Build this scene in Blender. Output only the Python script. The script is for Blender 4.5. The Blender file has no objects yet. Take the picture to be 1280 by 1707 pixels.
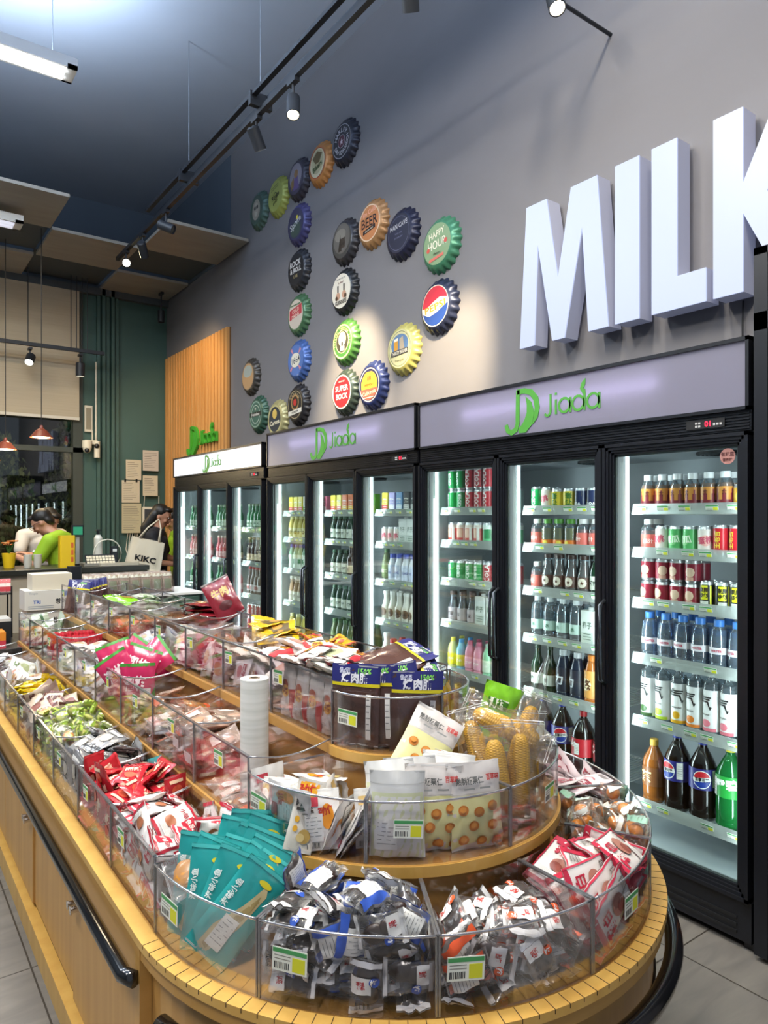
import bpy, math, random
from mathutils import Vector, Matrix, Euler
sc = bpy.context.scene
COL = sc.collection
PI = math.pi
R = math.radians

# ---------------- camera, exposure, world, large lights ----------------
cam_d = bpy.data.cameras.new('camera'); cam = bpy.data.objects.new('camera', cam_d); COL.objects.link(cam)
cam.location = (0, 0, 1.5); cam.rotation_euler = (R(90), 0, -R(36.1))
cam_d.sensor_fit = 'AUTO'; cam_d.sensor_width = 36; cam_d.lens = 1180 / 1707 * 36
cam_d.shift_y = 8.5 / 1707; cam_d.clip_start = .05
sc.camera = cam
sc.view_settings.view_transform = 'Standard'; sc.view_settings.look = 'None'
sc.view_settings.gamma = 1; sc.view_settings.use_curve_mapping = False
sc.view_settings.exposure = 0.0
sc.cycles.max_bounces = 8; sc.cycles.diffuse_bounces = 3; sc.cycles.glossy_bounces = 3
sc.cycles.transmission_bounces = 4; sc.cycles.transparent_max_bounces = 48
sc.cycles.sample_clamp_indirect = 4; sc.cycles.caustics_reflective = False; sc.cycles.caustics_refractive = False
sc.cycles.use_denoising = True

w = bpy.data.worlds.new('world'); sc.world = w; w.use_nodes = True
w.node_tree.nodes['Background'].inputs[0].default_value = (.40, .46, .56, 1)
w.node_tree.nodes['Background'].inputs[1].default_value = .75

def area(name, loc, rot, sx, sy, power, col):
    d = bpy.data.lights.new(name, 'AREA'); d.shape = 'RECTANGLE'; d.size = sx; d.size_y = sy; d.energy = power; d.color = col
    o = bpy.data.objects.new(name, d); COL.objects.link(o); o.location = loc; o.rotation_euler = rot; return o
BATTENS = [(.52, 5.24, 4.6), (.52, 2.6, 4.6), (.9, .2, 4.6), (1.6, 1.9, 4.7), (.5, 7.2, 4.2), (-1.7, 5.24, 4.6), (-1.7, 2.6, 4.6), (-1.5, .2, 4.6)]  # last three, left of view, are added to brighten the ceiling
BPOW = [48, 82, 66, 56, 30, 80, 90, 72]
BCOL = [(.82, .92, 1), (1, .89, .70), (1, .89, .70), (1, .89, .70), (1, .80, .52), (.82, .92, 1), (1, .94, .85), (1, .94, .85)]  # the amber entry is added light for the back; its batten is unlit
for i_, (b, p, c_) in enumerate(zip(BATTENS, BPOW, BCOL)):
    area('batten_light', (b[0], b[1], b[2] - .075), (0, 0, 0), 1.15, .1, p, c_)
    if b[2] > 4.5: area('added_ceiling_wash', (b[0], b[1], b[2] + .06), (PI, 0, 0), 1.15, .1, 85 if i_ in (0, 5, 6) else 70, (.66, .80, 1))  # added upward light that brightens the ceiling; housings are closed on top

# ---------------- helpers ----------------
def lin(h):
    if isinstance(h, str):
        h = h.lstrip('#'); v = [int(h[i:i + 2], 16) / 255 for i in (0, 2, 4)]
        return tuple(x / 12.92 if x <= .04045 else ((x + .055) / 1.055) ** 2.4 for x in v)
    return h
_M = {}
def mat(name, col='808080', rough=.5, metal=0., emit=0., ecol=None, spec=.5, coat=0., trans=0.):
    if name in _M: return _M[name]
    m = bpy.data.materials.new(name); m.use_nodes = True; b = m.node_tree.nodes['Principled BSDF']
    c = lin(col); b.inputs['Base Color'].default_value = (*c, 1); b.inputs['Roughness'].default_value = rough
    b.inputs['Metallic'].default_value = metal; b.inputs['Specular IOR Level'].default_value = spec
    b.inputs['Coat Weight'].default_value = coat; b.inputs['Coat Roughness'].default_value = .15
    if trans: b.inputs['Transmission Weight'].default_value = trans
    if emit:
        b.inputs['Emission Color'].default_value = (*lin(ecol or col), 1); b.inputs['Emission Strength'].default_value = emit
    m.diffuse_color = (*c, 1); _M[name] = m; return m
def paint(h, rough=.38, coat=.0):        # coloured film / print, one material for one colour
    return mat('print_%s_%d' % (h, int(rough * 100)), h, rough, coat=coat)
def film(name, tint, gloss=.10, rough=.08, body=0., bodycol='ffffff', k=.8):
    """thin clear plastic or glass: mostly see-through, a fresnel gloss, optional milky body"""
    if name in _M: return _M[name]
    m = bpy.data.materials.new(name); m.use_nodes = True; nt = m.node_tree; n = nt.nodes; n.clear()
    out = n.new('ShaderNodeOutputMaterial'); tr = n.new('ShaderNodeBsdfTransparent'); gl = n.new('ShaderNodeBsdfGlossy')
    tr.inputs[0].default_value = (*lin(tint), 1); gl.inputs['Roughness'].default_value = rough
    gl.inputs[0].default_value = (1, 1, 1, 1)
    fr = n.new('ShaderNodeFresnel'); fr.inputs[0].default_value = 1.45
    ma = n.new('ShaderNodeMath'); ma.operation = 'MULTIPLY_ADD'; ma.inputs[1].default_value = k; ma.inputs[2].default_value = gloss
    ma.use_clamp = True
    nt.links.new(fr.outputs[0], ma.inputs[0])
    mx = n.new('ShaderNodeMixShader'); nt.links.new(ma.outputs[0], mx.inputs[0])
    nt.links.new(tr.outputs[0], mx.inputs[1]); nt.links.new(gl.outputs[0], mx.inputs[2]); last = mx
    if body:
        df = n.new('ShaderNodeBsdfDiffuse'); df.inputs[0].default_value = (*lin(bodycol), 1)
        m2 = n.new('ShaderNodeMixShader'); m2.inputs[0].default_value = body
        nt.links.new(mx.outputs[0], m2.inputs[1]); nt.links.new(df.outputs[0], m2.inputs[2]); last = m2
    nt.links.new(last.outputs[0], out.inputs[0]); _M[name] = m; return m
def noisy(name, c1, c2, scale=(6, 6, 6), rough=.6, detail=4, lo=.35, hi=.65, coat=0., bump=0.):
    if name in _M: return _M[name]
    m = mat(name, c1, rough, coat=coat); nt = m.node_tree; b = nt.nodes['Principled BSDF']
    tc = nt.nodes.new('ShaderNodeTexCoord'); mp = nt.nodes.new('ShaderNodeMapping'); mp.inputs['Scale'].default_value = scale
    no = nt.nodes.new('ShaderNodeTexNoise'); no.inputs['Scale'].default_value = 1; no.inputs['Detail'].default_value = detail
    cr = nt.nodes.new('ShaderNodeValToRGB'); cr.color_ramp.elements[0].position = lo; cr.color_ramp.elements[1].position = hi
    cr.color_ramp.elements[0].color = (*lin(c1), 1); cr.color_ramp.elements[1].color = (*lin(c2), 1)
    L = nt.links.new
    L(tc.outputs['Object'], mp.inputs[0]); L(mp.outputs[0], no.inputs[0]); L(no.outputs[0], cr.inputs[0]); L(cr.outputs[0], b.inputs['Base Color'])
    if bump:
        bp = nt.nodes.new('ShaderNodeBump'); bp.inputs['Strength'].default_value = bump; bp.inputs['Distance'].default_value = .01
        L(no.outputs[0], bp.inputs['Height']); L(bp.outputs[0], b.inputs['Normal'])
    return m

_org = {}
def org(o): return _org.get(o.name, Vector((0, 0, 0)))
class MB:
    def __init__(s): s.v = []; s.f = []; s.m = []; s.sm = []; s.mats = []
    def mi(s, m):
        if m not in s.mats: s.mats.append(m)
        return s.mats.index(m)
    def add(s, vs, fs, m, M=None, smooth=False):
        o = len(s.v); k = s.mi(m)
        if M is not None: vs = [M @ Vector(p) for p in vs]
        s.v += [tuple(p) for p in vs]; s.f += [tuple(i + o for i in f) for f in fs]
        s.m += [k] * len(fs); s.sm += [smooth] * len(fs); return s
    def box(s, a, b, m, M=None):
        x0, y0, z0 = a; x1, y1, z1 = b
        vs = [(x0, y0, z0), (x1, y0, z0), (x1, y1, z0), (x0, y1, z0), (x0, y0, z1), (x1, y0, z1), (x1, y1, z1), (x0, y1, z1)]
        return s.add(vs, [(0, 3, 2, 1), (4, 5, 6, 7), (0, 1, 5, 4), (1, 2, 6, 5), (2, 3, 7, 6), (3, 0, 4, 7)], m, M)
    def rbox(s, a, b, m, r=.01, n=3, M=None):
        """box with rounded vertical edges"""
        x0, y0, z0 = a; x1, y1, z1 = b; pts = []
        for cx, cy, a0 in ((x1 - r, y1 - r, 0), (x0 + r, y1 - r, 90), (x0 + r, y0 + r, 180), (x1 - r, y0 + r, 270)):
            for i in range(n + 1): t = R(a0 + 90 * i / n); pts.append((cx + r * math.cos(t), cy + r * math.sin(t)))
        return s.prism(pts, z0, z1, m, M)
    def prism(s, pts, z0, z1, m, M=None):
        n = len(pts); vs = [(x, y, z0) for x, y in pts] + [(x, y, z1) for x, y in pts]
        fs = [tuple(reversed(range(n))), tuple(range(n, 2 * n))] + [(i, (i + 1) % n, n + (i + 1) % n, n + i) for i in range(n)]
        return s.add(vs, fs, m, M)
    def lathe(s, prof, m, seg=20, M=None, cap=True, smooth=True):
        """prof: (r, z) pairs; m: a material, or a list with one for each band"""
        n = len(prof); vs = []
        for r, z in prof:
            for k in range(seg): t = 2 * PI * k / seg; vs.append((r * math.cos(t), r * math.sin(t), z))
        for i in range(n - 1):
            mm = m[i] if isinstance(m, list) else m
            if mm is None: continue
            s.add(vs[i * seg:(i + 2) * seg], [(k, (k + 1) % seg, seg + (k + 1) % seg, seg + k) for k in range(seg)], mm, M, smooth)
        if cap:
            for i, rev in ((0, 1), (n - 1, 0)):
                if prof[i][0] > 1e-5:
                    mm = (m[0] if i == 0 else m[-1]) if isinstance(m, list) else m
                    if mm is None: continue
                    f = tuple(range(seg)); s.add(vs[i * seg:(i + 1) * seg], [f[::-1] if rev else f], mm, M)
        return s
    def cyl(s, p0, p1, r, m, seg=12, r1=None):
        p0 = Vector(p0); p1 = Vector(p1); d = p1 - p0
        M = Matrix.Translation(p0) @ d.to_track_quat('Z', 'Y').to_matrix().to_4x4()
        return s.lathe([(r, 0), (r if r1 is None else r1, d.length)], m, seg, M)
    def tube(s, pts, r, m, seg=8, rs=None):
        pts = [Vector(p) for p in pts]; n = len(pts); vs = []
        up = Vector((0, 0, 1))
        for i, p in enumerate(pts):
            t = (pts[min(i + 1, n - 1)] - pts[max(i - 1, 0)]).normalized()
            a = t.cross(up); a = a.normalized() if a.length > 1e-3 else Vector((1, 0, 0)); b = a.cross(t).normalized()
            rr = rs[i] if rs else r
            for k in range(seg): q = 2 * PI * k / seg; vs.append(p + a * rr * math.cos(q) + b * rr * math.sin(q))
        fs = [(i * seg + k, i * seg + (k + 1) % seg, (i + 1) * seg + (k + 1) % seg, (i + 1) * seg + k) for i in range(n - 1) for k in range(seg)]
        fs += [tuple(reversed(range(seg))), tuple(range((n - 1) * seg, n * seg))]
        return s.add(vs, fs, m, None, True)
    def ball(s, c, rad, m, M=None, nu=14, nv=9, fn=None):
        rx, ry, rz = (rad, rad, rad) if not isinstance(rad, tuple) else rad
        vs = []; fs = []
        for j in range(nv + 1):
            ph = PI * j / nv
            for i in range(nu):
                th = 2 * PI * i / nu; d = Vector((math.sin(ph) * math.cos(th), math.sin(ph) * math.sin(th), math.cos(ph)))
                k = fn(d) if fn else 1
                vs.append((c[0] + rx * d.x * k, c[1] + ry * d.y * k, c[2] + rz * d.z * k))
        for j in range(nv):
            for i in range(nu): fs.append((j * nu + i, (j + 1) * nu + i, (j + 1) * nu + (i + 1) % nu, j * nu + (i + 1) % nu))
        return s.add(vs, fs, m, M, True)
    def build(s, name, parent=None, local=False, bevel=0):
        me = bpy.data.meshes.new(name); off = Vector((0, 0, 0)) if (parent is None or local) else org(parent)
        me.from_pydata([(a - off.x, b - off.y, c - off.z) for a, b, c in s.v], [], s.f)
        for m in s.mats: me.materials.append(m)
        me.polygons.foreach_set('material_index', s.m); me.polygons.foreach_set('use_smooth', s.sm); me.update()
        o = bpy.data.objects.new(name, me); COL.objects.link(o)
        if parent is not None: o.parent = parent
        _org[o.name] = off
        if bevel:
            b = o.modifiers.new('bevel', 'BEVEL'); b.width = bevel; b.segments = 2; b.limit_method = 'ANGLE'
        return o
def tag(o, label=None, cat=None, group=None, kind=None):
    if label: o['label'] = label
    if cat: o['category'] = cat
    if group: o['group'] = group
    if kind: o['kind'] = kind
    return o
def thing(name, loc, label, cat, group=None, rz=0):
    o = bpy.data.objects.new(name, None); o.empty_display_size = .05; COL.objects.link(o); o.location = loc; o.rotation_euler = (0, 0, rz)
    _org[o.name] = Vector(loc); return tag(o, label, cat, group)
def struct(mb, name, kind='structure'):
    o = mb.build(name); o['kind'] = kind; return o
def copy_tree(o, parent=None):
    c = o.copy(); COL.objects.link(c); c.parent = parent
    for ch in o.children: copy_tree(ch, c)
    return c
def drop_tree(o):
    for ch in list(o.children): drop_tree(ch)
    bpy.data.objects.remove(o)
class Proto:
    """a kind of thing built once; the first use is the built one itself, later uses are copies"""
    def __init__(s, root): s.root = root; s.used = False
    def put(s, loc, rot=(0, 0, 0), label=None, cat=None, group=None, scale=None):
        o = s.root if not s.used else copy_tree(s.root)
        s.used = True; o.location = loc
        if isinstance(rot, Matrix): o.rotation_euler = rot.to_euler()
        else: o.rotation_euler = rot
        if scale: o.scale = (scale,) * 3
        return tag(o, label, cat, group)
_T = {}
def text_geo(body, bold=0.0, res=2):
    k = (body, bold, res)
    if k in _T: return _T[k]
    c = bpy.data.curves.new('lettering', 'FONT'); c.body = body; c.size = 1; c.align_x = 'CENTER'; c.align_y = 'CENTER'
    c.resolution_u = res; c.offset = bold; c.fill_mode = 'FRONT'
    o = bpy.data.objects.new('lettering', c); COL.objects.link(o)
    dg = bpy.context.evaluated_depsgraph_get(); me = bpy.data.meshes.new_from_object(o.evaluated_get(dg))
    vs = [tuple(v.co) for v in me.vertices]; fs = [tuple(p.vertices) for p in me.polygons]
    bpy.data.objects.remove(o); bpy.data.curves.remove(c); bpy.data.meshes.remove(me)
    if vs:
        ys = [v[1] for v in vs]; cy = (min(ys) + max(ys)) / 2; vs = [(x, y - cy, z) for x, y, z in vs]
    _T[k] = (vs, fs); return _T[k]
def text(mb, body, size, m, M, bold=0.0, sx=1., width=None, fn=None, res=2):
    vs, fs = text_geo(body, bold, res)
    if not vs: return
    if width:
        xs = [v[0] for v in vs]; sx = width / (max(xs) - min(xs)) / size
    pts = [(x * size * sx, y * size, 0) for x, y, z in vs]
    if fn: pts = [fn(p) for p in pts]
    mb.add(pts, fs, m, M)
def basis(o, x, y, z=None):
    x = Vector(x).normalized(); y = Vector(y); z = Vector(z) if z else x.cross(y).normalized(); y = z.cross(x).normalized()
    return Matrix(((x.x, y.x, z.x, o[0]), (x.y, y.y, z.y, o[1]), (x.z, y.z, z.z, o[2]), (0, 0, 0, 1)))
def wall_M(X, Y, Z): # text frame on a plane facing -X (the fridge side): text runs towards -Y
    return basis((X, Y, Z), (0, -1, 0), (0, 0, 1), (-1, 0, 0))
def back_M(X, Y, Z): return basis((X, Y, Z), (1, 0, 0), (0, 0, 1), (0, -1, 0))

black = mat('black_plastic', '14161c', .35); blackm = mat('black_matte', '101114', .6); steel = mat('brushed_steel', 'b8bcc0', .3, 1.)
white = mat('white_plastic', 'e8e8e6', .4); chrome = mat('chrome', 'd8d8d8', .15, 1.)
acr = film('clear_acrylic', 'fcfbfc', .004, .05, k=.36); acr_e = film('acrylic_edge', 'a29ca6', .22, .15, .10, 'cfcfd6')
clearf = film('clear_film', 'fdfdfd', .04, .16, .05, k=.36); glassm = film('door_glass', 'eef5f2', .0, .02, k=.35)
# ---------------- room ----------------
def tile_floor():
    m = mat('floor_tile', 'a8a49c', .42); nt = m.node_tree; b = nt.nodes['Principled BSDF']; N = nt.nodes.new; L = nt.links.new
    tc = N('ShaderNodeTexCoord'); mp = N('ShaderNodeMapping'); mp.inputs['Location'].default_value = (-.44, -1.385, 0)
    L(tc.outputs['Object'], mp.inputs[0])
    br = N('ShaderNodeTexBrick'); br.offset = 0; br.squash = 1; br.inputs['Scale'].default_value = 1
    br.inputs['Brick Width'].default_value = .605; br.inputs['Row Height'].default_value = .605; br.inputs['Mortar Size'].default_value = .003
    br.inputs['Color1'].default_value = (1, 1, 1, 1); br.inputs['Color2'].default_value = (.9, .9, .9, 1); br.inputs['Mortar'].default_value = (.22, .2, .18, 1)
    L(mp.outputs[0], br.inputs[0])
    m2 = N('ShaderNodeMapping'); m2.inputs['Scale'].default_value = (3, 14, 3); m2.inputs['Rotation'].default_value = (0, 0, .5); L(tc.outputs['Object'], m2.inputs[0])
    no = N('ShaderNodeTexNoise'); no.inputs['Scale'].default_value = 1.4; no.inputs['Detail'].default_value = 8; no.inputs['Distortion'].default_value = .6; L(m2.outputs[0], no.inputs[0])
    cr = N('ShaderNodeValToRGB'); cr.color_ramp.elements[0].position = .2; cr.color_ramp.elements[1].position = .7
    cr.color_ramp.elements[0].color = (*lin('625e59'), 1); cr.color_ramp.elements[1].color = (*lin('7b766e'), 1); L(no.outputs[0], cr.inputs[0])
    mx = N('ShaderNodeMix'); mx.data_type = 'RGBA'; mx.blend_type = 'MULTIPLY'; mx.inputs[0].default_value = 1
    L(cr.outputs[0], mx.inputs[6]); L(br.outputs[0], mx.inputs[7]); L(mx.outputs[2], b.inputs['Base Color'])
    bp = N('ShaderNodeBump'); bp.inputs['Strength'].default_value = .3; bp.inputs['Distance'].default_value = .002; L(br.outputs['Fac'], bp.inputs['Height']); bp.invert = True
    L(bp.outputs[0], b.inputs['Normal']); return m
grey_wall = noisy('grey_wall_paint', '747275', '79777a', (.8, .8, 2), .75)
dark_wall = noisy('dark_upper_paint', '55606c', '596470', (1, 1, 1), .8)
green_wall = noisy('green_wall_paint', '3c5850', '42605a', (1, 1, 1), .6)
ceil_m = noisy('hazed_ceiling_paint', 'aab2be', 'b0b8c4', (1, 1, 1), .8)  # dark ceiling painted pale blue-grey; lens haze is put into the colour
struct(MB().box((-3.2, -2, -.1), (3.3, 9.25, 0), tile_floor()), 'floor')
struct(MB().box((3.15, -2, 0), (3.3, 9.25, 5.38), grey_wall), 'wall_right')
struct(MB().box((3.14, 7.106, 4.32), (3.15, 9.13, 5.38), dark_wall), 'wall_upper_right')
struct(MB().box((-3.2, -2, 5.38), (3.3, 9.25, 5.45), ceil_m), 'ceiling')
struct(MB().box((-3.3, -2, 0), (-3.2, 9.25, 5.38), dark_wall), 'wall_left')
mb = MB(); mb.box((2.11, 9.13, 0), (3.15, 9.25, 4.3), green_wall).box((-3.2, 9.13, 4.3), (3.15, 9.25, 5.38), dark_wall)
mb.box((-3.2, 9.13, 0), (2.11, 9.25, .5), green_wall)
struct(mb, 'wall_back')
# pilaster mouldings beside the window
mb = MB()
for x, d in ((2.27, .05), (2.325, .08), (2.38, .05), (2.435, .08), (2.49, .05)):
    mb.box((x, 9.13 - d, 0), (x + .038, 9.135, 4.3), green_wall)
struct(mb, 'trim_1')
# slatted timber on the wall
slat = noisy('slat_timber', 'c98f4e', 'd8a264', (30, 30, 1.2), .5); mb = MB()
mb.box((3.135, 7.106, 0), (3.15, 9.13, 3.541), mat('slat_backing', '6e4a26', .7))
y = 7.112
while y < 9.1:
    mb.box((3.105, y, 0), (3.14, y + .052, 3.54), slat); y += .0905
struct(mb, 'wall_slats')
# dropped ceiling grid of dark and pale tiles at the far end
pale = noisy('pale_ceiling_tile', '9a958c', 'a39e94', (2, 9, 2), .7); mb = MB(); mdark = mat('dark_ceiling_tile', '4f565a', .8)
for i in range(-4, 3):
    for j in range(3):
        x0 = 3.14 - .85 * (3 - i) + .85 * 0; x1 = x0 + .85; y0 = 6.62 + .84 * j; y1 = y0 + .84
        k = (i + j) % 2 == 0
        if k: mb.box((x0 + .01, y0 + .01, 4.3), (x1 - .01, y1 - .01, 4.33), pale)
        elif j > 0: mb.box((x0, y0, 4.36), (x1, y1, 4.38), mdark)
mb.box((-2.8, 9.05, 4.22), (3.15, 9.13, 4.3), mdark)
struct(mb, 'ceiling_tiles')
# window, blind, foliage outside
fr = mat('window_frame_grey', '3b4038', .5); mb = MB()
for x in (-3.2, -1.5, .2, 2.0): mb.box((x, 9.10, .5), (x + .11, 9.2, 4.3), fr)
mb.box((-3.2, 9.10, .5), (2.11, 9.2, .6), fr).box((-3.2, 9.10, 2.28), (2.11, 9.2, 2.34), fr)
wf = struct(mb, 'window_1'); g = MB().box((-3.2, 9.15, .5), (2.11, 9.156, 4.3), film('window_glass', 'd8dcd6', .04, .02)).build('window_pane', wf)
bl = MB().box((-3.1, 9.055, 2.69), (2.06, 9.065, 4.28), noisy('blind_fabric', 'b7aa92', 'bdb098', (1, 1, 60), .8)).build('roller_blind')
tag(bl, 'beige roller blind half drawn over the dark shop window', 'blind')
MB().box((-3.1, 9.045, 2.665), (2.06, 9.075, 2.70), mat('blind_bar', 'd8d2c4', .5)).build('bottom_bar', bl)
rnd = random.Random(4)
struct(MB().box((-5, 9.25, -.12), (5, 16, -.02), mat('night_paving', '2c2c2a', .8)), 'ground_outside')
struct(MB().box((-5, 12.6, -.02), (5, 12.8, 6), mat('dark_backdrop', '1c1e20', .9)), 'added_wall_outside')  # added dark wall that keeps the bright world from showing through the window
def shrub(x, y, r, h, label, seed):
    rd = random.Random(seed); t = thing('garden_shrub', (x, y, -.02), label, 'shrub', 'shrubs outside the window')
    mb = MB(); g1 = mat('shrub_leaf', '5d6a44', .6); g2 = mat('shrub_leaf_pale', '7f8660', .6)
    for _ in range(9000):
        a = rd.uniform(0, 2 * PI); z = rd.uniform(.05, 1) * h; rr = r * (1 - (z / h - .45) ** 2 * 1.6) * rd.uniform(.55, 1)
        c = Vector((x + rr * math.cos(a), y + rr * math.sin(a), z)); q = Euler((rd.uniform(0, 6), rd.uniform(0, 6), rd.uniform(0, 6))).to_matrix()
        l = rd.uniform(.04, .09)
        mb.add([c + q @ Vector(p) for p in ((0, 0, 0), (l * .5, l * .35, 0), (l * 1.4, 0, .01), (l * .5, -l * .35, 0))], [(0, 1, 2, 3)], g1 if rd.random() < .7 else g2)
    mb.build('foliage', t)
    st = MB(); bk = mat('shrub_bark', '4a3d30', .8)
    for k in range(5):
        a = k * 1.3; st.tube([(x, y, 0), (x + .1 * math.cos(a), y + .1 * math.sin(a), h * .4), (x + r * .5 * math.cos(a), y + r * .5 * math.sin(a), h * .85)], .02, bk, 6)
    st.build('stem', t)
shrub(-.9, 10.6, .9, 2.9, 'dark leafy shrub outside the window, left of the staff', 11)
shrub(1.0, 10.6, .95, 2.6, 'dark leafy shrub outside the window behind the two staff', 12)
shrub(2.9, 11.0, .9, 3.3, 'tall dark shrub outside the window beside the green wall', 13)
g = area('added_shrub_light', (.8, 9.5, 3.6), (R(-40), 0, 0), 2.5, .3, 60, (1, .86, .6))  # added light that warms the shrub leaves; no fitting stands here

# ---------------- ceiling fittings ----------------
lamp_e = mat('lamp_tube_glow', 'ffffff', .5, emit=14, ecol='f4fbff')
for i, b in enumerate(BATTENS):
    x, y, z = b; lt = lamp_e if i != 4 else mat('dim_tube', 'c8c8d4', .4, emit=1); t = thing('batten_lamp', (x, y, z), ['long white batten lamp at the top left corner, hung under the dark ceiling', 'white batten lamp hung over the near bins', 'white batten lamp hung above the aisle', 'white batten lamp hung near the fridges', 'small unlit white batten under the dropped ceiling tiles', 'added white batten lamp out of view on the left, over the far aisle', 'added white batten lamp out of view on the left, over the middle aisle', 'added white batten lamp out of view on the left, over the near aisle'][i], 'lamp')
    MB().box((x - .64, y - .1, z - .02), (x + .64, y + .1, z + .03), white).box((x - .64, y - .1, z - .045), (x + .64, y - .08, z - .02), white).box((x - .64, y + .08, z - .045), (x + .64, y + .1, z - .02), white).box((x - .64, y - .1, z - .045), (x - .575, y + .1, z - .02), white).box((x + .575, y - .1, z - .045), (x + .64, y + .1, z - .02), white).build('housing', t)
    MB().cyl((x - .57, y - .04, z - .045), (x + .57, y - .04, z - .045), .018, lt).cyl((x - .57, y + .04, z - .045), (x + .57, y + .04, z - .045), .018, lt).build('tube', t)
    top = 5.38 if i != 4 else 4.3
    for wx in (x - .5, x + .5): MB().cyl((wx, y, z + .03), (wx, y, top), .003, steel, 6).build('hanging_wire', t)
trk = mat('track_black', '23272e', .5)
t = thing('lighting_track', (2.116, 4.8, 4.22), 'long black lighting track hung along the grey wall under the ceiling', 'lighting track')
MB().box((2.10, 1.3, 4.19), (2.135, 7.65, 4.225), trk).build('rail', t)
MB().box((2.045, 1.3, 4.285), (2.08, 6.5, 4.31), trk).build('cable_channel', t); MB().box((2.15, 1.3, 4.285), (2.185, 6.5, 4.31), trk).build('cable_channel', t)
for y in (1.6, 2.9, 4.3, 5.6): MB().cyl((2.116, y, 4.225), (2.116, y, 5.38), .003, steel, 6).box((2.035, y - .018, 4.225), (2.195, y + .018, 4.315), trk).build('hanger', t)
lamp_w = mat('spot_glow', 'fff6dc', .5, emit=30, ecol='fff0cc'); lamp_off = mat('spot_lens', '6a6a66', .2)
def spot(x, y, z, tgt, label, on=True, power=0, colr=(1, .82, .55), mount=4.6, size=R(60), r=.042, l=.15, wall=False):
    t = thing('track_spotlight', (x, y, z), label, 'spotlight'); p = Vector((x, y, z)); d = (Vector(tgt) - p).normalized()
    M = Matrix.Translation(p) @ d.to_track_quat('Z', 'Y').to_matrix().to_4x4()
    MB().lathe([(r * .75, -l * .5), (r, -l * .5 + .01), (r, l * .5), (r * .86, l * .5), (r * .84, l * .5 - .02)], trk, 20, M).build('body', t)
    MB().lathe([(.0001, l * .5 - .016), (r * .83, l * .5 - .016)], lamp_w if on else lamp_off, 20, M, cap=False).build('lens', t)
    mb = MB()
    if wall: mb.cyl((x, y, z), (3.15, y, z), .01, trk)
    else: mb.cyl((x, y, z), (x, y, mount - .021), .009, trk).box((x - .018, y - .05, mount - .045), (x + .018, y + .05, mount - .021), trk)
    mb.build('bracket', t)
    if power:
        ld = bpy.data.lights.new('spot_beam', 'SPOT'); ld.energy = power; ld.color = colr; ld.spot_size = size; ld.spot_blend = .8; ld.shadow_soft_size = .03
        lo = bpy.data.objects.new('spot_beam', ld); COL.objects.link(lo); lo.matrix_world = Matrix.Translation(p + d * (l * .5 + .01)) @ d.to_track_quat('-Z', 'Y').to_matrix().to_4x4()
WM = (1, .80, .50)
spot(2.116, 3.85, 4.03, (1.55, 2.9, 1.0), 'lit black spotlight on the track left of the highest cap sign', power=90, size=R(50), mount=4.21)
spot(2.116, 4.36, 4.05, (3.15, 4.75, 2.4), 'black spotlight on the track seen from behind, aimed at the cap signs', power=760, size=R(38), mount=4.21, colr=WM)
spot(2.116, 2.69, 4.03, (3.15, 3.72, 2.22), 'lit spotlight at the top edge of the photo, left of the letters', power=950, size=R(32), mount=4.21, colr=WM)
spot(2.71, 2.30, 4.03, (2.5, 1.9, 3.0), 'lit spotlight on a wall arm at the top edge above the letter M', power=0, wall=True)
spot(2.116, 7.33, 4.08, (.6, 1.7, 1.62), 'glaring spotlight under the pale ceiling tiles, aimed at the camera', power=25, size=R(80), mount=4.21)
spot(2.116, 6.15, 4.05, (2.7, 5.6, 3.7), 'unlit spotlight on the track beside the pale ceiling tiles', on=False, mount=4.21)
spot(2.95, 8.75, 4.0, (2.95, 8.75, 2), 'small dark spotlight hanging down in the corner above the timber slats', on=False, mount=4.31)
spot(2.116, 6.8, 4.05, (3.1, 8.2, 2.6), 'spotlight on the far end of the track washing the timber slats', power=130, colr=(1, .72, .40), size=R(70), mount=4.21)
# far track across the window with two spots
t = thing('lighting_track', (1.3, 8.75, 3.42), 'dark lighting track running across in front of the window blind', 'lighting track')
MB().box((-.6, 8.73, 3.42), (2.27, 8.77, 3.46), trk).build('rail', t)
for x in (1.45, 1.9, 1.96, 2.02, 2.08): MB().cyl((x, 8.75, 3.45), (x, 8.75, 4.3), .005, trk, 6).build('hanger', t)
spot(1.47, 8.75, 3.27, (1.2, 8.2, 2.6), 'small spotlight on the window track, tilted down to the left', power=45, mount=3.42, l=.13, r=.05)
spot(2.0, 8.75, 3.22, (2.0, 8.75, 2), 'small spotlight on the window track, pointing straight down', power=18, mount=3.42, l=.16, r=.05)
lampw = mat('pendant_glow', 'ffe9c0', .5, emit=9, ecol='ffdf9e')
def pendant(x, y, z, label):
    t = thing('pendant_lamp', (x, y, z), label, 'lamp')
    M = Matrix.Translation((x, y, z)); MB().lathe([(.012, .12), (.02, .09), (.05, .07), (.105, 0), (.10, 0), (.045, .062)], mat('pendant_shade', '7a3b2a', .4), 20, M, cap=False).build('lamp_shade', t)
    MB().ball((x, y, z + .012), (.085, .085, .02), lampw).build('bulb', t)
    MB().cyl((x, y, z + .1), (x, y, 4.3), .004, blackm, 6).build('cord', t)
    ld = bpy.data.lights.new('pendant_light', 'POINT'); ld.energy = 16; ld.color = (1, .78, .45); ld.shadow_soft_size = .06
    lo = bpy.data.objects.new('pendant_light', ld); COL.objects.link(lo); lo.location = (x, y, z - .04)
pendant(1.36, 7.5, 2.27, 'red pendant lamp over the checkout counter, nearer of two')
pendant(1.12, 8.0, 2.18, 'small pendant lamp left of and behind the red one')
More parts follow.
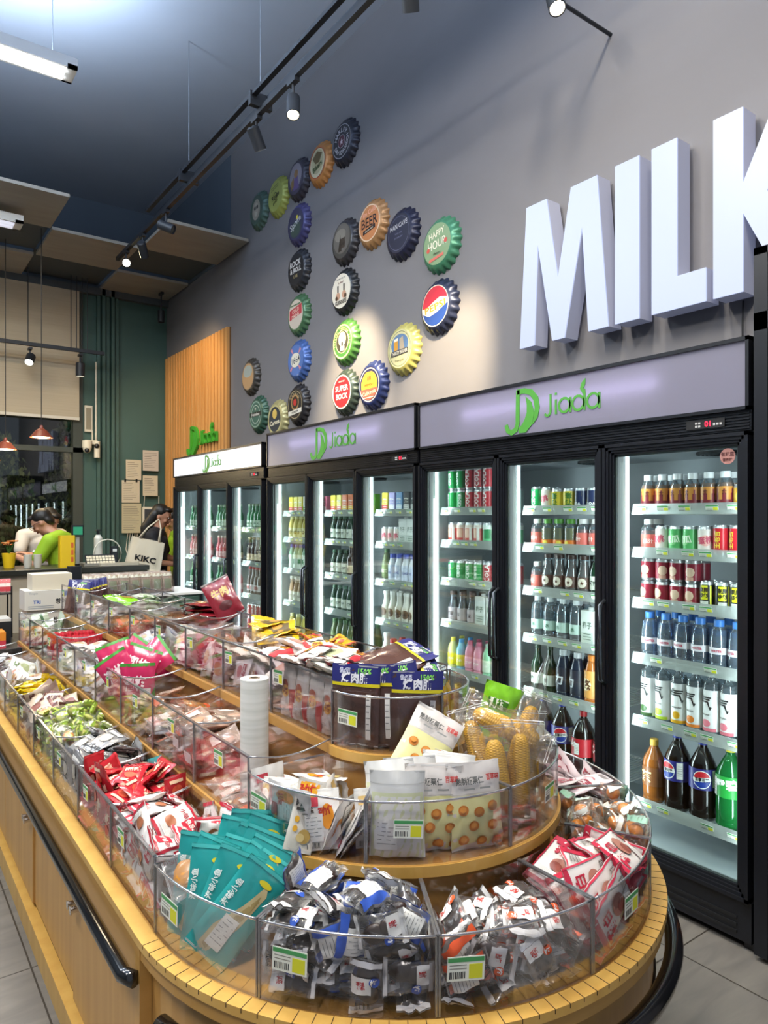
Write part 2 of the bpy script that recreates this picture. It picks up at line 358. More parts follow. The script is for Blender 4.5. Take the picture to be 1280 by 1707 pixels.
# cable pipe and camera on the green wall
t = thing('security_camera', (2.18, 9.05, 2.36), 'white dome security camera fixed to the green wall beside the window', 'camera')
wh = mat('warm_white_plastic', 'd8d4c4', .4)
MB().ball((2.13, 8.98, 2.33), (.05, .05, .06), wh).cyl((2.13, 8.98, 2.33), (2.13, 8.98, 2.42), .055, wh).box((2.11, 8.98, 2.38), (2.25, 9.08, 2.43), wh).build('dome', t)
MB().ball((2.12, 8.94, 2.30), .028, black).ball((2.24, 8.97, 2.36), .03, black).build('lens', t)
MB().cyl((2.25, 9.0, 2.22), (2.25, 9.0, 2.42), .035, wh).build('body', t)
MB().cyl((2.19, 8.98, 2.40), (2.19, 8.98, 2.55), .007, wh).build('antenna', t)
cp = MB().cyl((2.26, 9.09, 2.42), (2.26, 9.09, 3.40), .012, wh).build('cable_pipe'); tag(cp, 'thin white cable pipe running up from the camera', 'pipe')
pf = thing('picture_frame', (2.17, 9.1, 2.55), 'small white frame on the green wall above the camera', 'picture frame')
MB().box((2.13, 9.09, 2.54), (2.22, 9.125, 2.86), wh).build('frame', pf); MB().box((2.145, 9.085, 2.57), (2.205, 9.09, 2.83), mat('frame_card', '8d8672', .6)).build('card', pf)
# papers on the wall
ink = mat('faint_ink', '77736a', .7)
def paper(x0, x1, z0, z1, label, seed, y=9.06, clip=False, tint='c9c0a8'):
    t = thing('notice_paper', ((x0 + x1) / 2, y, z0), label, 'notice'); rd = random.Random(seed)
    MB().box((x0, y, z0), (x1, y + .003, z1), mat('paper_' + tint, tint, .7)).build('sheet', t)
    mb = MB(); z = z1 - .04
    while z > z0 + .03:
        mb.box((x0 + .02, y - .001, z), (x0 + .02 + (x1 - x0 - .04) * rd.uniform(.5, 1), y, z + .005), ink); z -= .022
    mb.build('printed_lines', t)
    
    for cx in ((x0 + .03, x1 - .05) if clip else ()): MB().box((cx, y - .01, z1 - .02), (cx + .02, y, z1 + .02), blackm).build('clip', t)
paper(2.61, 2.80, 1.97, 2.22, 'paper notice on the green wall, top of the left column', 1)
paper(2.82, 3.02, 2.09, 2.35, 'paper notice on the green wall, top of the right column', 2, tint='c4bcb0')
paper(2.82, 3.01, 1.77, 2.03, 'paper notice with stamps, second in the right column', 3)
paper(2.56, 2.78, 1.68, 1.96, 'clipped paper notice, middle of the left column', 4, clip=True)
paper(2.56, 2.80, 1.30, 1.67, 'long squared chart, bottom of the left column', 5, tint='bcb494')
t = thing('framed_board', (2.92, 9.05, 1.42), 'small framed dark board hanging on strings on the green wall', 'board')
MB().box((2.81, 9.04, 1.42), (3.06, 9.06, 1.63), wh).build('frame', t); MB().box((2.835, 9.035, 1.45), (3.035, 9.04, 1.60), mat('dark_board', '3c4248', .4)).build('board_face', t)
MB().cyl((2.83, 9.05, 1.63), (2.84, 9.05, 1.77), .004, wh, 6).build('string', t); MB().cyl((3.02, 9.05, 1.63), (3.02, 9.05, 1.77), .004, wh, 6).build('string', t)
for i, x in enumerate((2.84, 2.94)):
    mb = MB(); M0 = Matrix.Translation((x, 9.1, 1.36))
    for k in range(5): a = k * 2 * PI / 5; mb.ball((x + .022 * math.cos(a), 9.11, 1.36 + .022 * math.sin(a)), (.018, .006, .018), wh, nu=8, nv=5)
    tag(mb.build('flower_hook'), 'white flower shaped hook on the green wall, %s of two' % ('left', 'right')[i], 'hook')
# tangle of white cables
mb = MB(); rd = random.Random(8)
for k in range(5):
    x0 = 2.64 + .03 * k; mb.tube([(x0, 9.08, 1.30), (x0 - .03, 9.06, 1.1), (x0 + .08 * rd.random(), 9.05, .9), (x0 + .1, 9.04, .72 + .05 * k), (x0 + .16, 9.05, .85), (x0 + .12, 9.06, 1.1)], .005, wh, 5)
tag(mb.build('cable_bundle'), 'tangle of white cables hanging below the squared chart', 'cable')
# ---------------- illuminated letters ----------------
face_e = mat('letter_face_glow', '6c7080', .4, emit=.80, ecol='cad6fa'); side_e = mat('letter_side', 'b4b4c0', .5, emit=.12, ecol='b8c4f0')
def letter(name, pts, label):
    """pts on the wall as (Y, Z), seen from the shop; solid channel letter"""
    y0 = min(p[0] for p in pts); z0 = min(p[1] for p in pts); t = thing('illuminated_letter', (3.02, y0, z0), label, 'letter sign', None)
    M = Matrix(((0, 0, -1, 3.13), (1, 0, 0, 0), (0, 1, 0, 0), (0, 0, 0, 1)))
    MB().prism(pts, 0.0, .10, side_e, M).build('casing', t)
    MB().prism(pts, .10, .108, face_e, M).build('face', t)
    MB().box((3.12, y0 + .04, z0 + .06), (3.15, y0 + .06, z0 + .09), blackm).build('wall_fixing', t)
Zb, Zt = 2.465, 3.255
letter('M', [(2.822, Zb), (2.772, Zt), (2.625, Zt), (2.545, 2.80), (2.458, Zt), (2.29, Zt), (2.222, Zb), (2.345, Zb), (2.385, 3.02), (2.50, Zb), (2.585, Zb), (2.688, 3.02), (2.712, Zb)][::-1], 'glowing white letter M on the grey wall')
letter('I', [(2.182, Zb), (2.182, Zt), (2.045, Zt), (2.045, Zb)][::-1], 'glowing white letter I on the grey wall')
letter('L', [(1.978, Zb), (1.978, Zt), (1.846, Zt), (1.846, 2.615), (1.706, 2.615), (1.706, Zb)][::-1], 'glowing white letter L on the grey wall')
letter('K', [(1.673, Zb), (1.673, Zt), (1.541, Zt), (1.541, 2.93), (1.39, Zt), (1.24, Zt), (1.44, 2.86), (1.23, Zb), (1.38, Zb), (1.541, 2.80), (1.541, Zb)][::-1], 'glowing white letter K at the right edge above the tall fridge')
tag(MB().tube([(3.14, 1.60, 2.46), (3.135, 1.60, 2.35), (3.14, 1.601, 2.12)], .004, blackm, 6).build('sign_cable'), 'short cable hanging down from the letter K', 'cable')

# ---------------- bottle cap signs ----------------
C = {}
def cap_sign(y, z, rim, face, label, art=None, crimp=True):
    t = thing('bottle_cap_sign', (3.15, y, z), label, 'wall sign', 'bottle cap signs on the grey wall'); ro = .186; mb = MB()
    M = wall_M(3.15, y, z); n = 21 * 6; rings = []
    for (r0, h, amp) in ((.186, 0., .010), (.184, .012, .009), (.166, .038, .004), (.150, .052, 0), (.138, .056, 0)):
        rings.append([((r0 + amp * math.cos(21 * 2 * PI * k / n)) * math.cos(2 * PI * k / n), (r0 + amp * math.cos(21 * 2 * PI * k / n)) * math.sin(2 * PI * k / n), h) for k in range(n)])
    rm = mat('cap_rim_' + rim, rim, .32, .25); fm = mat('cap_face_' + face, face, .35)
    vs = [p for r_ in rings for p in r_]
    mb.add(vs, [(i * n + k, i * n + (k + 1) % n, (i + 1) * n + (k + 1) % n, (i + 1) * n + k) for i in range(4) for k in range(n)], rm, M, True)
    mb.build('crimped_rim', t)
    mb = MB(); mb.add(rings[-1], [tuple(range(n))], fm, M); mb.build('face', t)
    if art:
        mb = MB(); A = Art(mb, M); art(A); mb.build('printed_design', t)
class Art:
    def __init__(s, mb, M): s.mb = mb; s.M = M; s.k = 0
    def _z(s): s.k += 1; return .0562 + .0004 * s.k
    def disc(s, r, c, x=0, y=0, ry=None):
        z = s._z(); ry = ry or r; s.mb.add([(x + r * math.cos(2 * PI * k / 40), y + ry * math.sin(2 * PI * k / 40), z) for k in range(40)], [tuple(range(40))], mat('cap_ink_' + c, c, .4), s.M)
    def ring(s, r0, r1, c):
        z = s._z(); n = 48; vs = [(r * math.cos(2 * PI * k / n), r * math.sin(2 * PI * k / n), z) for r in (r0, r1) for k in range(n)]
        s.mb.add(vs, [(k, n + k, n + (k + 1) % n, (k + 1) % n) for k in range(n)], mat('cap_ink_' + c, c, .4), s.M)
    def poly(s, pts, c):
        z = s._z(); s.mb.add([(x, y, z) for x, y in pts], [tuple(range(len(pts)))], mat('cap_ink_' + c, c, .4), s.M)
    def rect(s, x0, y0, x1, y1, c, sk=0): s.poly([(x0, y0), (x1, y0 + sk), (x1, y1 + sk), (x0, y1)], c)
    def text(s, b, size, c, x=0, y=0, rot=0, bold=.01, width=None):
        z = s._z(); text(s.mb, b, size, mat('cap_ink_' + c, c, .4), s.M @ Matrix.Translation((x, y, z)) @ Matrix.Rotation(rot, 4, 'Z'), bold, width=width)
    def seg(s, y0, y1, r, c, wave=0, n=24):
        """the part of a disc between two heights"""
        pts = []
        a0 = math.asin(max(-1, min(1, y0 / r))); a1 = math.asin(max(-1, min(1, y1 / r)))
        for i in range(n + 1): a = a0 + (a1 - a0) * i / n; pts.append((r * math.cos(a), r * math.sin(a) + (wave if i == 0 else 0)))
        for i in range(n + 1): a = a1 + (a0 - a1) * i / n; pts.append((-r * math.cos(a), r * math.sin(a)))
        s.poly(pts, c)
    def arc_text(s, b, r, size, c, a0, a1, flip=False):
        n = len(b)
        for i, ch in enumerate(b):
            if ch == ' ': continue
            a = R(a0 + (a1 - a0) * (i + .5) / n); z = .0565 + .0004 * s.k
            rot = a - PI / 2 + (PI if flip else 0)
            text(s.mb, ch, size, mat('cap_ink_' + c, c, .4), s.M @ Matrix.Translation((r * math.cos(a), r * math.sin(a), z)) @ Matrix.Rotation(rot, 4, 'Z'), .02)
def motor(a): a.ring(.128, .132, 'd0d0d8'); a.disc(.052, 'd0d0d8'); a.disc(.048, '5b2a3a'); a.text('★', .06, 'e0d0d8'); a.arc_text('HARLEY', .09, .05, 'd8d8e0', 165, 30); a.arc_text('·HOGS·', .09, .045, 'd8d8e0', 30, -60); a.arc_text('DAVIDSON', .09, .045, 'd8d8e0', 195, 330, True)
def orange_eagle(a): a.disc(.12, 'e8e0c0'); a.disc(.1, 'c9c29a', 0, .01); a.poly([(-.08, .06), (0, .1), (.08, .06), (.03, 0), (-.03, 0)], '6a5a38'); a.text('Bikers', .06, '4a5a30', 0, -.03, .25, .04); a.ring(.12, .125, 'a8432a')
def figure_dark(a): a.disc(.11, '9a95a0', 0, .02); a.poly([(-.05, -.1), (-.01, .06), (.03, .06), (.06, -.1)], '6b5a8a'); a.disc(.035, 'a07a50', .01, .04); a.rect(-.08, -.09, -.03, -.01, '8a7040', .03)
def yellow_bike(a):
    for y in (.08, .06): a.rect(-.08, y, .06, y + .008, '6a7038', .02)
    a.text('Route', .06, '2c3020', 0, 0, .2, .03); a.ring(.03, .036, '333820'); a.text('garage', .035, '505828', 0, -.06, .2)
def pale_face(a): a.disc(.085, 'b0a898', 0, 0, .1); a.disc(.05, 'c8c0b0', .0, .0, .07); a.disc(.02, '3a3a36', -.025, .02); a.disc(.02, '3a3a36', .025, .02); a.disc(.022, 'd8d4c8', 0, -.04)
def soda(a): a.disc(.13, '47465f'); a.disc(.09, '4f6054', -.0, -.05, .07); a.text('Sprite', .085, 'f2f2f4', 0, .0, .35, .012); a.disc(.018, 'e6d94a', .03, .05)
def rock(a): a.text('ROCK', .07, 'd8d8d8', -.01, .055, 0, .03); a.text('& ROLL', .06, 'd8d8d8', 0, -.005, 0, .03); a.text('LIVE', .04, 'b8a878', 0, -.06)
def redgreen(a): a.disc(.13, 'cfc4b8'); a.rect(-.11, -.04, .11, .05, 'b8404a', .03); a.text('COLD', .045, 'f0e0d0', 0, .035, .15); a.text('DRINK', .045, 'f0e0d0', 0, -.01, .15); a.rect(-.09, .08, .09, .09, '507050')
def blue1664(a): a.disc(.135, '5878b8'); [a.poly([(math.cos(t) * .05, math.sin(t) * .05), (math.cos(t - .12) * .13, math.sin(t - .12) * .13), (math.cos(t + .12) * .13, math.sin(t + .12) * .13)], 'd88890') for t in (.8, 2.2, 3.9, 5.5)]; a.disc(.085, 'e6e2d2', 0, 0, .065); a.text('1664', .08, '2c3448', 0, 0, .15, .01)
def blackgold(a): a.ring(.12, .125, 'c8b890'); a.disc(.07, 'b08858', 0, .02); a.disc(.055, '3c3028', 0, .02); a.disc(.03, 'c0302c', 0, .02); a.rect(-.12, -.095, .12, -.055, 'e8e4d8', .02); a.text('PREMIUM', .028, '303030', 0, -.065, .1); a.arc_text('BREWED', .095, .028, 'c8b890', 150, 30)
def corona(a): a.disc(.13, 'c8c088'); a.disc(.118, '2e3640'); a.disc(.045, 'd8b860', 0, .05); a.text('Corona', .06, 'ece4c8', 0, -.03, .1, .03)
def heine(a): a.disc(.13, '8fa89a'); a.disc(.118, '44685a'); a.ring(.085, .092, 'c8d4c8'); a.rect(-.125, -.022, .125, .022, '26302c'); a.text('Heineken', .045, 'f0f0ec', 0, .0); a.text('★', .04, 'e0dcd0', 0, .055)
def plain_grad(a): a.disc(.13, 'c09a70'); a.disc(.1, 'a8b0a8', 0, .05, .06)
def ship(a): a.disc(.12, '6a6660', 0, .02); a.disc(.08, '8a857c', -.02, .05, .05); a.rect(-.03, -.06, .05, .02, '4a4038'); a.text('Ales', .05, '302820', .01, -.02); a.poly([(-.05, -.08), (-.02, .06), (.0, -.08)], '3a332c')
def guin(a): a.disc(.138, 'efe9da'); a.text('Lovely day for', .024, '303030', 0, .10, 0); a.text('a beer', .03, '6a2018', 0, .072, 0); a.rect(-.055, -.005, -.035, .05, '1c1c1c'); a.rect(.035, -.005, .055, .05, '1c1c1c'); a.disc(.03, 'c89a80', -.045, -.035); a.disc(.03, 'c89a80', .045, -.035); a.disc(.018, '4a3020', -.065, -.05); a.disc(.018, '4a3020', .065, -.05); a.text('GUINNESS', .045, '1c1c1c', 0, -.09, 0, .02, .17)
def greenhead(a): a.ring(.125, .138, 'e0dc90'); a.ring(.088, .094, 'f0eca0'); a.disc(.086, '3a3830'); a.disc(.055, 'e6dca8', 0, .02, .06); a.disc(.012, '3a3830', 0, -.02, .02); a.rect(-.03, -.075, .035, -.04, 'f4ecd0'); a.text('KSB', .032, '3a3830', .0, -.058); a.arc_text('SPECIAL PREMIUM BEER', .107, .022, 'e8e4a8', 200, -20)
def superbock(a): a.disc(.138, 'ece4d4'); a.disc(.126, 'c0262e'); a.text('SUPER', .062, 'f8f2ea', 0, .03, 0, .02, .19); a.text('BOCK', .062, 'f8f2ea', 0, -.035, 0, .02, .17); a.text('SINCE 1927', .018, 'f0d8d0', 0, .085)
def sunburst(a): a.ring(.122, .13, 'd0c8c0'); a.disc(.115, '2a2c50'); a.seg(-.03, .10, .105, 'dba63c'); a.seg(-.115, -.03, .115, 'c05a48'); a.text('88', .05, 'c03a30', 0, .05); a.text('EVERYDAY', .024, '403020', 0, .0); a.text('California', .045, 'f0c8b8', 0, -.06, .1); a.rect(-.07, -.10, .06, -.094, 'f4e4d0')
def beer(a): a.disc(.138, 'ead0b4'); a.disc(.128, 'c98452'); a.text('Ice Cold', .05, 'e8a890', 0, .085, .1, .03); a.text('BEER', .105, '1e1a20', 0, .01, 0, .015, .21); a.rect(-.08, -.075, .08, -.045, '1e1a20', .02); a.text('SERVED HERE', .018, 'f0e0c8', 0, -.052, .12)
def mancave(a): a.ring(.118, .121, '6c6e88'); a.text('MAN CAVE', .05, 'c8cad4', -.0, .055, .05, .012, .2); a.text('keep out', .022, '70728c', 0, -.0); a.text('private bar', .022, '70728c', 0, -.03)
def happy(a): a.disc(.138, '7f9c72'); a.text('HAPPY', .062, 'ece8d0', -.005, .07, .12, .015, .16); a.text('HOUR', .08, 'f0ecd8', 0, .0, .08, .015, .19); a.disc(.016, 'c84a3a', -.09, -.025); a.disc(.016, 'c84a3a', .09, .0); a.text('cheers', .028, '35422e', 0, -.06); a.rect(-.08, -.112, .07, -.092, 'd06a58', .02)
def pepsi(a): a.disc(.138, 'f0e6d0'); a.poly([(math.cos(t) * .132, math.sin(t) * .132) for t in [R(15 + i * 5.5) for i in range(31)]] + [(-.07, .008), (-.02, .03), (.05, .052)], 'c81e38'); a.poly([(math.cos(t) * .132, math.sin(t) * .132) for t in [R(180 + 15 + i * 5.5) for i in range(31)]] + [(.07, -.025), (.02, -.045), (-.06, -.062)][::1], '1c3f86'); a.text('PEPSI', .062, 'c8920c', .0, -.006, .12, .015, .21)
def beaver(a): a.disc(.138, 'd8d2a0'); a.ring(.122, .126, '5a6a40'); a.disc(.10, '5a7ea8', 0, .03, .075); a.rect(-.065, -.01, -.02, .06, 'd89a34', .005); a.rect(-.067, .055, -.018, .075, 'f6f0e0', .005); a.poly([(.0, -.02), (.0, .07), (.04, .085), (.06, -.02)], 'b8a890'); a.rect(-.1, -.05, .1, -.012, '3a3a38', .008); a.text('THIRSTY BEAVER', .036, 'f6f0dc', 0, -.027, .04, .012, .185); a.text('brew pub', .026, '8a8660', 0, -.085)
for a in [(6.381, 4.529, '4f6a60', '566a60', 'faded dark green cap sign with a pale face, far left end of the top arc', pale_face),
          (5.976, 4.517, 'a8ae58', 'a8b060', 'yellow green cap sign with a motorcycle, second in the top arc', yellow_bike),
          (5.585, 4.53, '3a3844', '4a4658', 'dark cap sign with a figure, top of the left column', figure_dark),
          (5.205, 4.515, 'c98a4e', 'c07a48', 'orange cap sign with an eagle, beside the topmost one', orange_eagle),
          (4.825, 4.537, '2c2e3c', '23242e', 'black cap sign with a red centre, highest and rightmost of the top arc', motor),
          (5.585, 4.126, '4a4878', '47456a', 'violet blue soda cap sign, second in the left column', soda),
          (5.585, 3.717, '2e3038', '26282e', 'black ROCK ROLL cap sign, third in the left column', rock),
          (5.585, 3.314, '4a7050', '5a7a5a', 'green cap sign with a red band, fourth in the left column', redgreen),
          (5.585, 2.905, '4a68a8', '4e70b0', 'blue cap sign reading 1664', blue1664),
          (5.596, 2.508, '302e30', '2a2828', 'black cap sign with a white ribbon, bottom of the left column', blackgold),
          (5.988, 2.42, 'b0a878', 'b8b080', 'straw rimmed cap sign with a crown, half behind the middle fridge', corona),
          (6.394, 2.515, '3a5a4a', '42604f', 'green cap sign with a black band, low on the far left', heine),
          (6.571, 2.917, '46423e', '7a6a58', 'small tan cap sign without writing, leftmost one near the timber slats', plain_grad),
          (4.823, 3.731, '35343a', '4a4844', 'dark grey cap sign with a ship picture, above the cream one', ship),
          (4.832, 3.33, '26282c', '1e2024', 'black rimmed cream cap sign with two beer glasses', guin),
          (4.814, 2.917, '4e8040', '3e7038', 'green cap sign with a pale head and ringed lettering', greenhead),
          (4.823, 2.511, '3c4840', '8a2228', 'red SUPER BOCK cap sign with white ring', superbock),
          (4.435, 3.747, 'b0855a', 'c07c4c', 'tan BEER cap sign, top of the middle column', beer),
          (4.065, 3.549, '262840', '24263c', 'navy MAN CAVE cap sign', mancave),
          (3.639, 3.339, '4a8a6a', '8aa880', 'green HAPPY HOUR cap sign', happy),
          (3.658, 2.926, '2a3048', '1c3f86', 'red, cream and blue soda cap sign lit by the spotlight', pepsi),
          (4.051, 2.713, 'c8c070', 'd0c890', 'yellow rimmed cap sign with a beer mug and beaver lettering', beaver),
          (4.435, 2.511, '2c3868', '2a2c50', 'blue cap sign with an orange and red sunset', sunburst)]:
    cap_sign(*a)
# ---------------- drinks ----------------
alu = mat('aluminium', 'c8cace', .3, .9)
def cylfn(r, z0=0, e=.0006):
    return lambda p: (-(r + e) * math.cos(p[0] / r), -(r + e) * math.sin(p[0] / r), z0 + p[1])
def cpatch(mb, r, s0, s1, z0, z1, m, e=.0004, n=6):
    f = cylfn(r, 0, e); vs = [f((s0 + (s1 - s0) * i / n, z)) for z in (z0, z1) for i in range(n + 1)]
    mb.add(vs, [(i, n + 1 + i, n + 2 + i, i + 1) for i in range(n)], m, None, True)
def cdisc(mb, r, cx, cz, rad, m, e=.0008, n=16, ry=None, a0=0, a1=2 * PI):
    """disc (or the slice of it between two angles) wrapped on the cylinder, built as upright strips"""
    f = cylfn(r, 0, e); ry = ry or rad; full = a1 - a0 > 6; q = 12
    if full: x0, x1 = -1, 1; lo = lambda x: -math.sqrt(max(0, 1 - x * x)); hi = lambda x: math.sqrt(max(0, 1 - x * x))
    else:
        p, w_ = (math.cos(a0), math.sin(a0)), (math.cos(a1), math.sin(a1)); x0, x1 = min(p[0], w_[0]), max(p[0], w_[0]); ch = lambda x: p[1] + (w_[1] - p[1]) * (x - p[0]) / (w_[0] - p[0])
        up_ = math.sin((a0 + a1) / 2) > 0; ar = lambda x: math.sqrt(max(0, 1 - x * x)) * (1 if up_ else -1); lo = ch if up_ else ar; hi = ar if up_ else ch
    vs = [f((cx + rad * (x0 + (x1 - x0) * k / q), cz + ry * g(x0 + (x1 - x0) * k / q))) for g in (lo, hi) for k in range(q + 1)]
    mb.add(vs, [(k, q + 1 + k, q + 2 + k, k + 1) for k in range(q)], m, None, True)
_CT = {}
def cut_text(b, bold, step=.18):
    """lettering sliced into narrow upright strips so that it can wrap round a can"""
    k = (b, bold)
    if k in _CT: return _CT[k]
    import bmesh
    vs, fs = text_geo(b, bold, 1); bm = bmesh.new(); bv = [bm.verts.new(v) for v in vs]
    for f in fs:
        try: bm.faces.new([bv[i] for i in f])
        except ValueError: pass
    xs = [v[0] for v in vs] or [0]; x = min(xs) + step
    while x < max(xs):
        bmesh.ops.bisect_plane(bm, geom=bm.verts[:] + bm.edges[:] + bm.faces[:], plane_co=(x, 0, 0), plane_no=(1, 0, 0)); x += step
    y = min([v[1] for v in vs] or [0]) + step; ym = max([v[1] for v in vs] or [0])
    while y < ym:
        bmesh.ops.bisect_plane(bm, geom=bm.verts[:] + bm.edges[:] + bm.faces[:], plane_co=(0, y, 0), plane_no=(0, 1, 0)); y += step
    bm.verts.index_update(); _CT[k] = ([tuple(v.co) for v in bm.verts], [tuple(v.index for v in f.verts) for f in bm.faces]); bm.free(); return _CT[k]
def ctext(mb, r, b, size, m, z, s=0, rot=0, bold=.03, width=None, e=.0012):
    f = cylfn(r, z, e); c, si = math.cos(rot), math.sin(rot); vs, fs = cut_text(b, bold)
    if not vs: return
    k = 1
    if width: xs = [v[0] for v in vs]; k = width / (max(xs) - min(xs)) / size
    mb.add([f((s + x * k * size * c - y * size * si, x * k * size * si + y * size * c)) for x, y, q in vs], fs, m)
def can(name, col, r=.031, h=.115, deco=None, col2=None, mid=None):
    m = paint(col, .28); b2 = paint(col2, .28) if col2 else m; mb = MB(); zm = mid or h * .5
    mb.lathe([(r * .78, .003), (r * .8, 0), (r * .9, .004), (r, .012), (r, zm), (r, h - .012), (r * .88, h - .002), (r * .88, h), (r * .82, h), (r * .8, h - .004), (.0001, h - .004)],
             [alu, alu, alu, m, b2, alu, alu, alu, alu, alu], 20, cap=False)
    if deco: deco(mb, r, h)
    o = mb.build(name); return Proto(o)
P = paint
def bar_deco(c, c2='f4f4f0'):
    def f(mb, r, h): cpatch(mb, r, -.018, .018, h * .3, h * .72, P(c)); cpatch(mb, r, .02, .036, h * .2, h * .8, P(c2))
    return f
def word_deco(b, c, vert=False, c2=None, size=.03):
    def f(mb, r, h):
        if c2: cdisc(mb, r, 0, h * .5, r * .75, P(c2))
        ctext(mb, r, b, size, P(c), h * .52, 0, R(90) if vert else .1)
    return f
def label_sheet(mb, r, s, z0, z1, m=None):
    cpatch(mb, r, s - .012, s + .012, z0, z1, m or P('ecebe4'), .001)
    for k in range(5): z = z0 + (z1 - z0) * (.2 + .14 * k); cpatch(mb, r, s - .009, s + .009, z, z + .0015, P('7a7a78'), .0014)
def bottle(name, prof, body, cap, capz, capr, label=None, deco=None, liquid=None, seg=20):
    o = MB().lathe(prof, body, seg).build(name)
    zt = prof[-1][1]
    MB().lathe([(capr, capz), (capr, zt + .004), (capr * .93, zt + .007), (.0001, zt + .007)], cap, 16, cap=False).build('cap', o, local=True)
    if liquid:
        m, top = liquid; pr = [(max(.0001, r - .0022), max(z, .002)) for r, z in prof if z <= top]; pr = [(.0001, .002)] + pr + [(pr[-1][0], top), (.0001, top)]
        MB().lathe(pr, m, seg, cap=False).build('drink', o, local=True)
    if label:
        z0, z1, r, m = label; mb = MB(); mb.lathe([(r + .0005, z0), (r + .0005, z1)], m, seg, cap=False)
        if deco: deco(mb, r + .0006, z0, z1)
        mb.build('bottle_label', o, local=True)
    return Proto(o)
def pet(h, r, neck=.013, sh=.6):
    return [(r * .8, 0), (r, .008), (r, h * .12), (r * .94, h * .14), (r, h * .17), (r, h * sh), (r * .93, h * (sh + .08)), (r * .62, h * .87), (neck, h * .92), (neck, h)]
def longneck(h, r): return [(r * .9, 0), (r, .005), (r, h * .55), (r * .85, h * .64), (r * .5, h * .74), (.014, h * .84), (.013, h)]
def milkb(h, r): return [(r * .9, 0), (r, .006), (r, h * .45), (r * .8, h * .62), (r * .58, h * .78), (r * .6, h * .9), (r * .62, h)]
clearp = film('clear_bottle', 'dfe8ee', .07, .08, .10, 'c8d4dc'); greeng = film('green_bottle', '5fc07a', .08, .08, .45, '1f8a44')
darkg = mat('dark_green_glass', '16301f', .12, coat=.5); brown = mat('brown_glass', '3a2218', .12, coat=.5); colam = mat('cola_plastic', '160c0c', .12, coat=.6)
def ld(b, c, size=.02, c2=None, vert=False, sheet=False):
    def f(mb, r, z0, z1):
        zc = (z0 + z1) / 2
        if c2: cdisc(mb, r, 0, zc, min(r * .8, (z1 - z0) * .42), P(c2))
        ctext(mb, r, b, size, P(c), zc, 0, R(90) if vert else 0)
        if sheet: label_sheet(mb, r, r * .9, z0 + .004, z1 - .004)
    return f
D = {}
def K(key, proto, label, cat): D[key] = (proto, label, cat); return key
K('green_can', can('soda_can', '1f9a4c', deco=word_deco('CIDER', 'f2f4f0', True, size=.026)), 'green soda can', 'can')
K('red_can', can('soda_can', 'b3232f', deco=word_deco('COLA', 'f4efe8', True, size=.034)), 'red cola can', 'can')
K('sage_can', can('soda_can', '9fb4b0', deco=word_deco('果茶', '50605c')), 'pale grey green can', 'can')
K('coral_can', can('soda_can', 'cf4a42', col2='e8d8cc', mid=.085, deco=bar_deco('e8c0a8')), 'coral red can with pale top', 'can')
K('mint_can', can('soda_can', '6cc48a', col2='e4f0e6', mid=.08, deco=bar_deco('2f8a50')), 'mint green can', 'can')
K('gold_can', can('soda_can', 'c9971e', r=.03, h=.09, deco=word_deco('金', '8a2c18', c2='e6c054')), 'gold can', 'can')
K('yellow_can', can('soda_can', 'd8c43a', h=.10, deco=word_deco('檸檬', '40702a', True)), 'yellow lemon can', 'can')
def slash(mb, r, h): mb_f = cylfn(r, 0, .0005); mb.add([mb_f(p) for p in ((-.028, h * .3), (-.028, h * .5), (.03, h * .85), (.03, h * .62))], [(0, 1, 2, 3)], P('e8d030')); ctext(mb, r, 'SODA', .018, P('f0f0f0'), h * .3)
K('navy_can', can('soda_can', '222a4a', h=.10, deco=slash), 'navy can with a yellow slash', 'can')
K('lime_can', can('soda_can', '7cc83a', h=.10, deco=slash), 'lime green can', 'can')
K('white_pink_can', can('soda_can', 'e6dcd6', h=.11, r=.028, deco=word_deco('蜜桃', 'c8506a', c2='f0b8b0')), 'white can with pink print', 'can')
K('white_green_can', can('soda_can', '5ab268', h=.11, r=.028, deco=word_deco('青瓜', 'e8f4e0', c2='8ad08a')), 'green and white can', 'can')
K('red_tall_can', can('soda_can', 'c22430', h=.115, r=.029, deco=word_deco('王老吉', 'e8c040', True, size=.022)), 'red can with yellow characters', 'can')
K('wine_can', can('soda_can', '8c2436', h=.09, r=.03, deco=lambda mb, r, h: (cdisc(mb, r, 0, h * .5, .019, P('d8b8a0')), cpatch(mb, r, -.014, .014, .012, .026, P('c89a88')))), 'dark red milk can, pale badge', 'can')
def energy(mb, r, h): cpatch(mb, r, -.014, .014, h * .35, h * .86, P('e0dc28')); ctext(mb, r, '東鵬', .02, P('202018'), h * .7, 0, 0); ctext(mb, r, '特飲', .02, P('202018'), h * .48, 0, 0); cpatch(mb, r, -.016, .016, h * .1, h * .3, P('d8d8d0')); cpatch(mb, r, .022, .028, h * .1, h * .86, P('e0dc28'))
K('energy_can', can('energy_can', '2a2c28', h=.105, r=.027, deco=energy), 'black and yellow energy can', 'can')
amber = mat('amber_tea', 'a8642a', .2); winet = mat('red_tea', '7a2028', .2)
def vlab(mb, r, z0, z1):
    cpatch(mb, r, -r * 2.6, r * 2.6, z0, z0 + .026, P('7c2832'), n=20)
    for s in (-.03, 0, .03): cpatch(mb, r, s - .007, s + .007, z0 + .02, z0 + .05, P('7c2832')); cpatch(mb, r, s - .003, s + .003, z0 + .05, z0 + .066, P('7c2832'))
    ctext(mb, r, '茶', .018, P('5a2a14'), z0 * .3 + z1 * .7)
K('tea_bottle', bottle('tea_bottle', pet(.135, .03, .017, .62), clearp, P('eceef0'), .118, .0185, (.01, .085, .03, P('c8863a')), vlab, (amber, .10)), 'amber tea bottle with white cap', 'bottle')
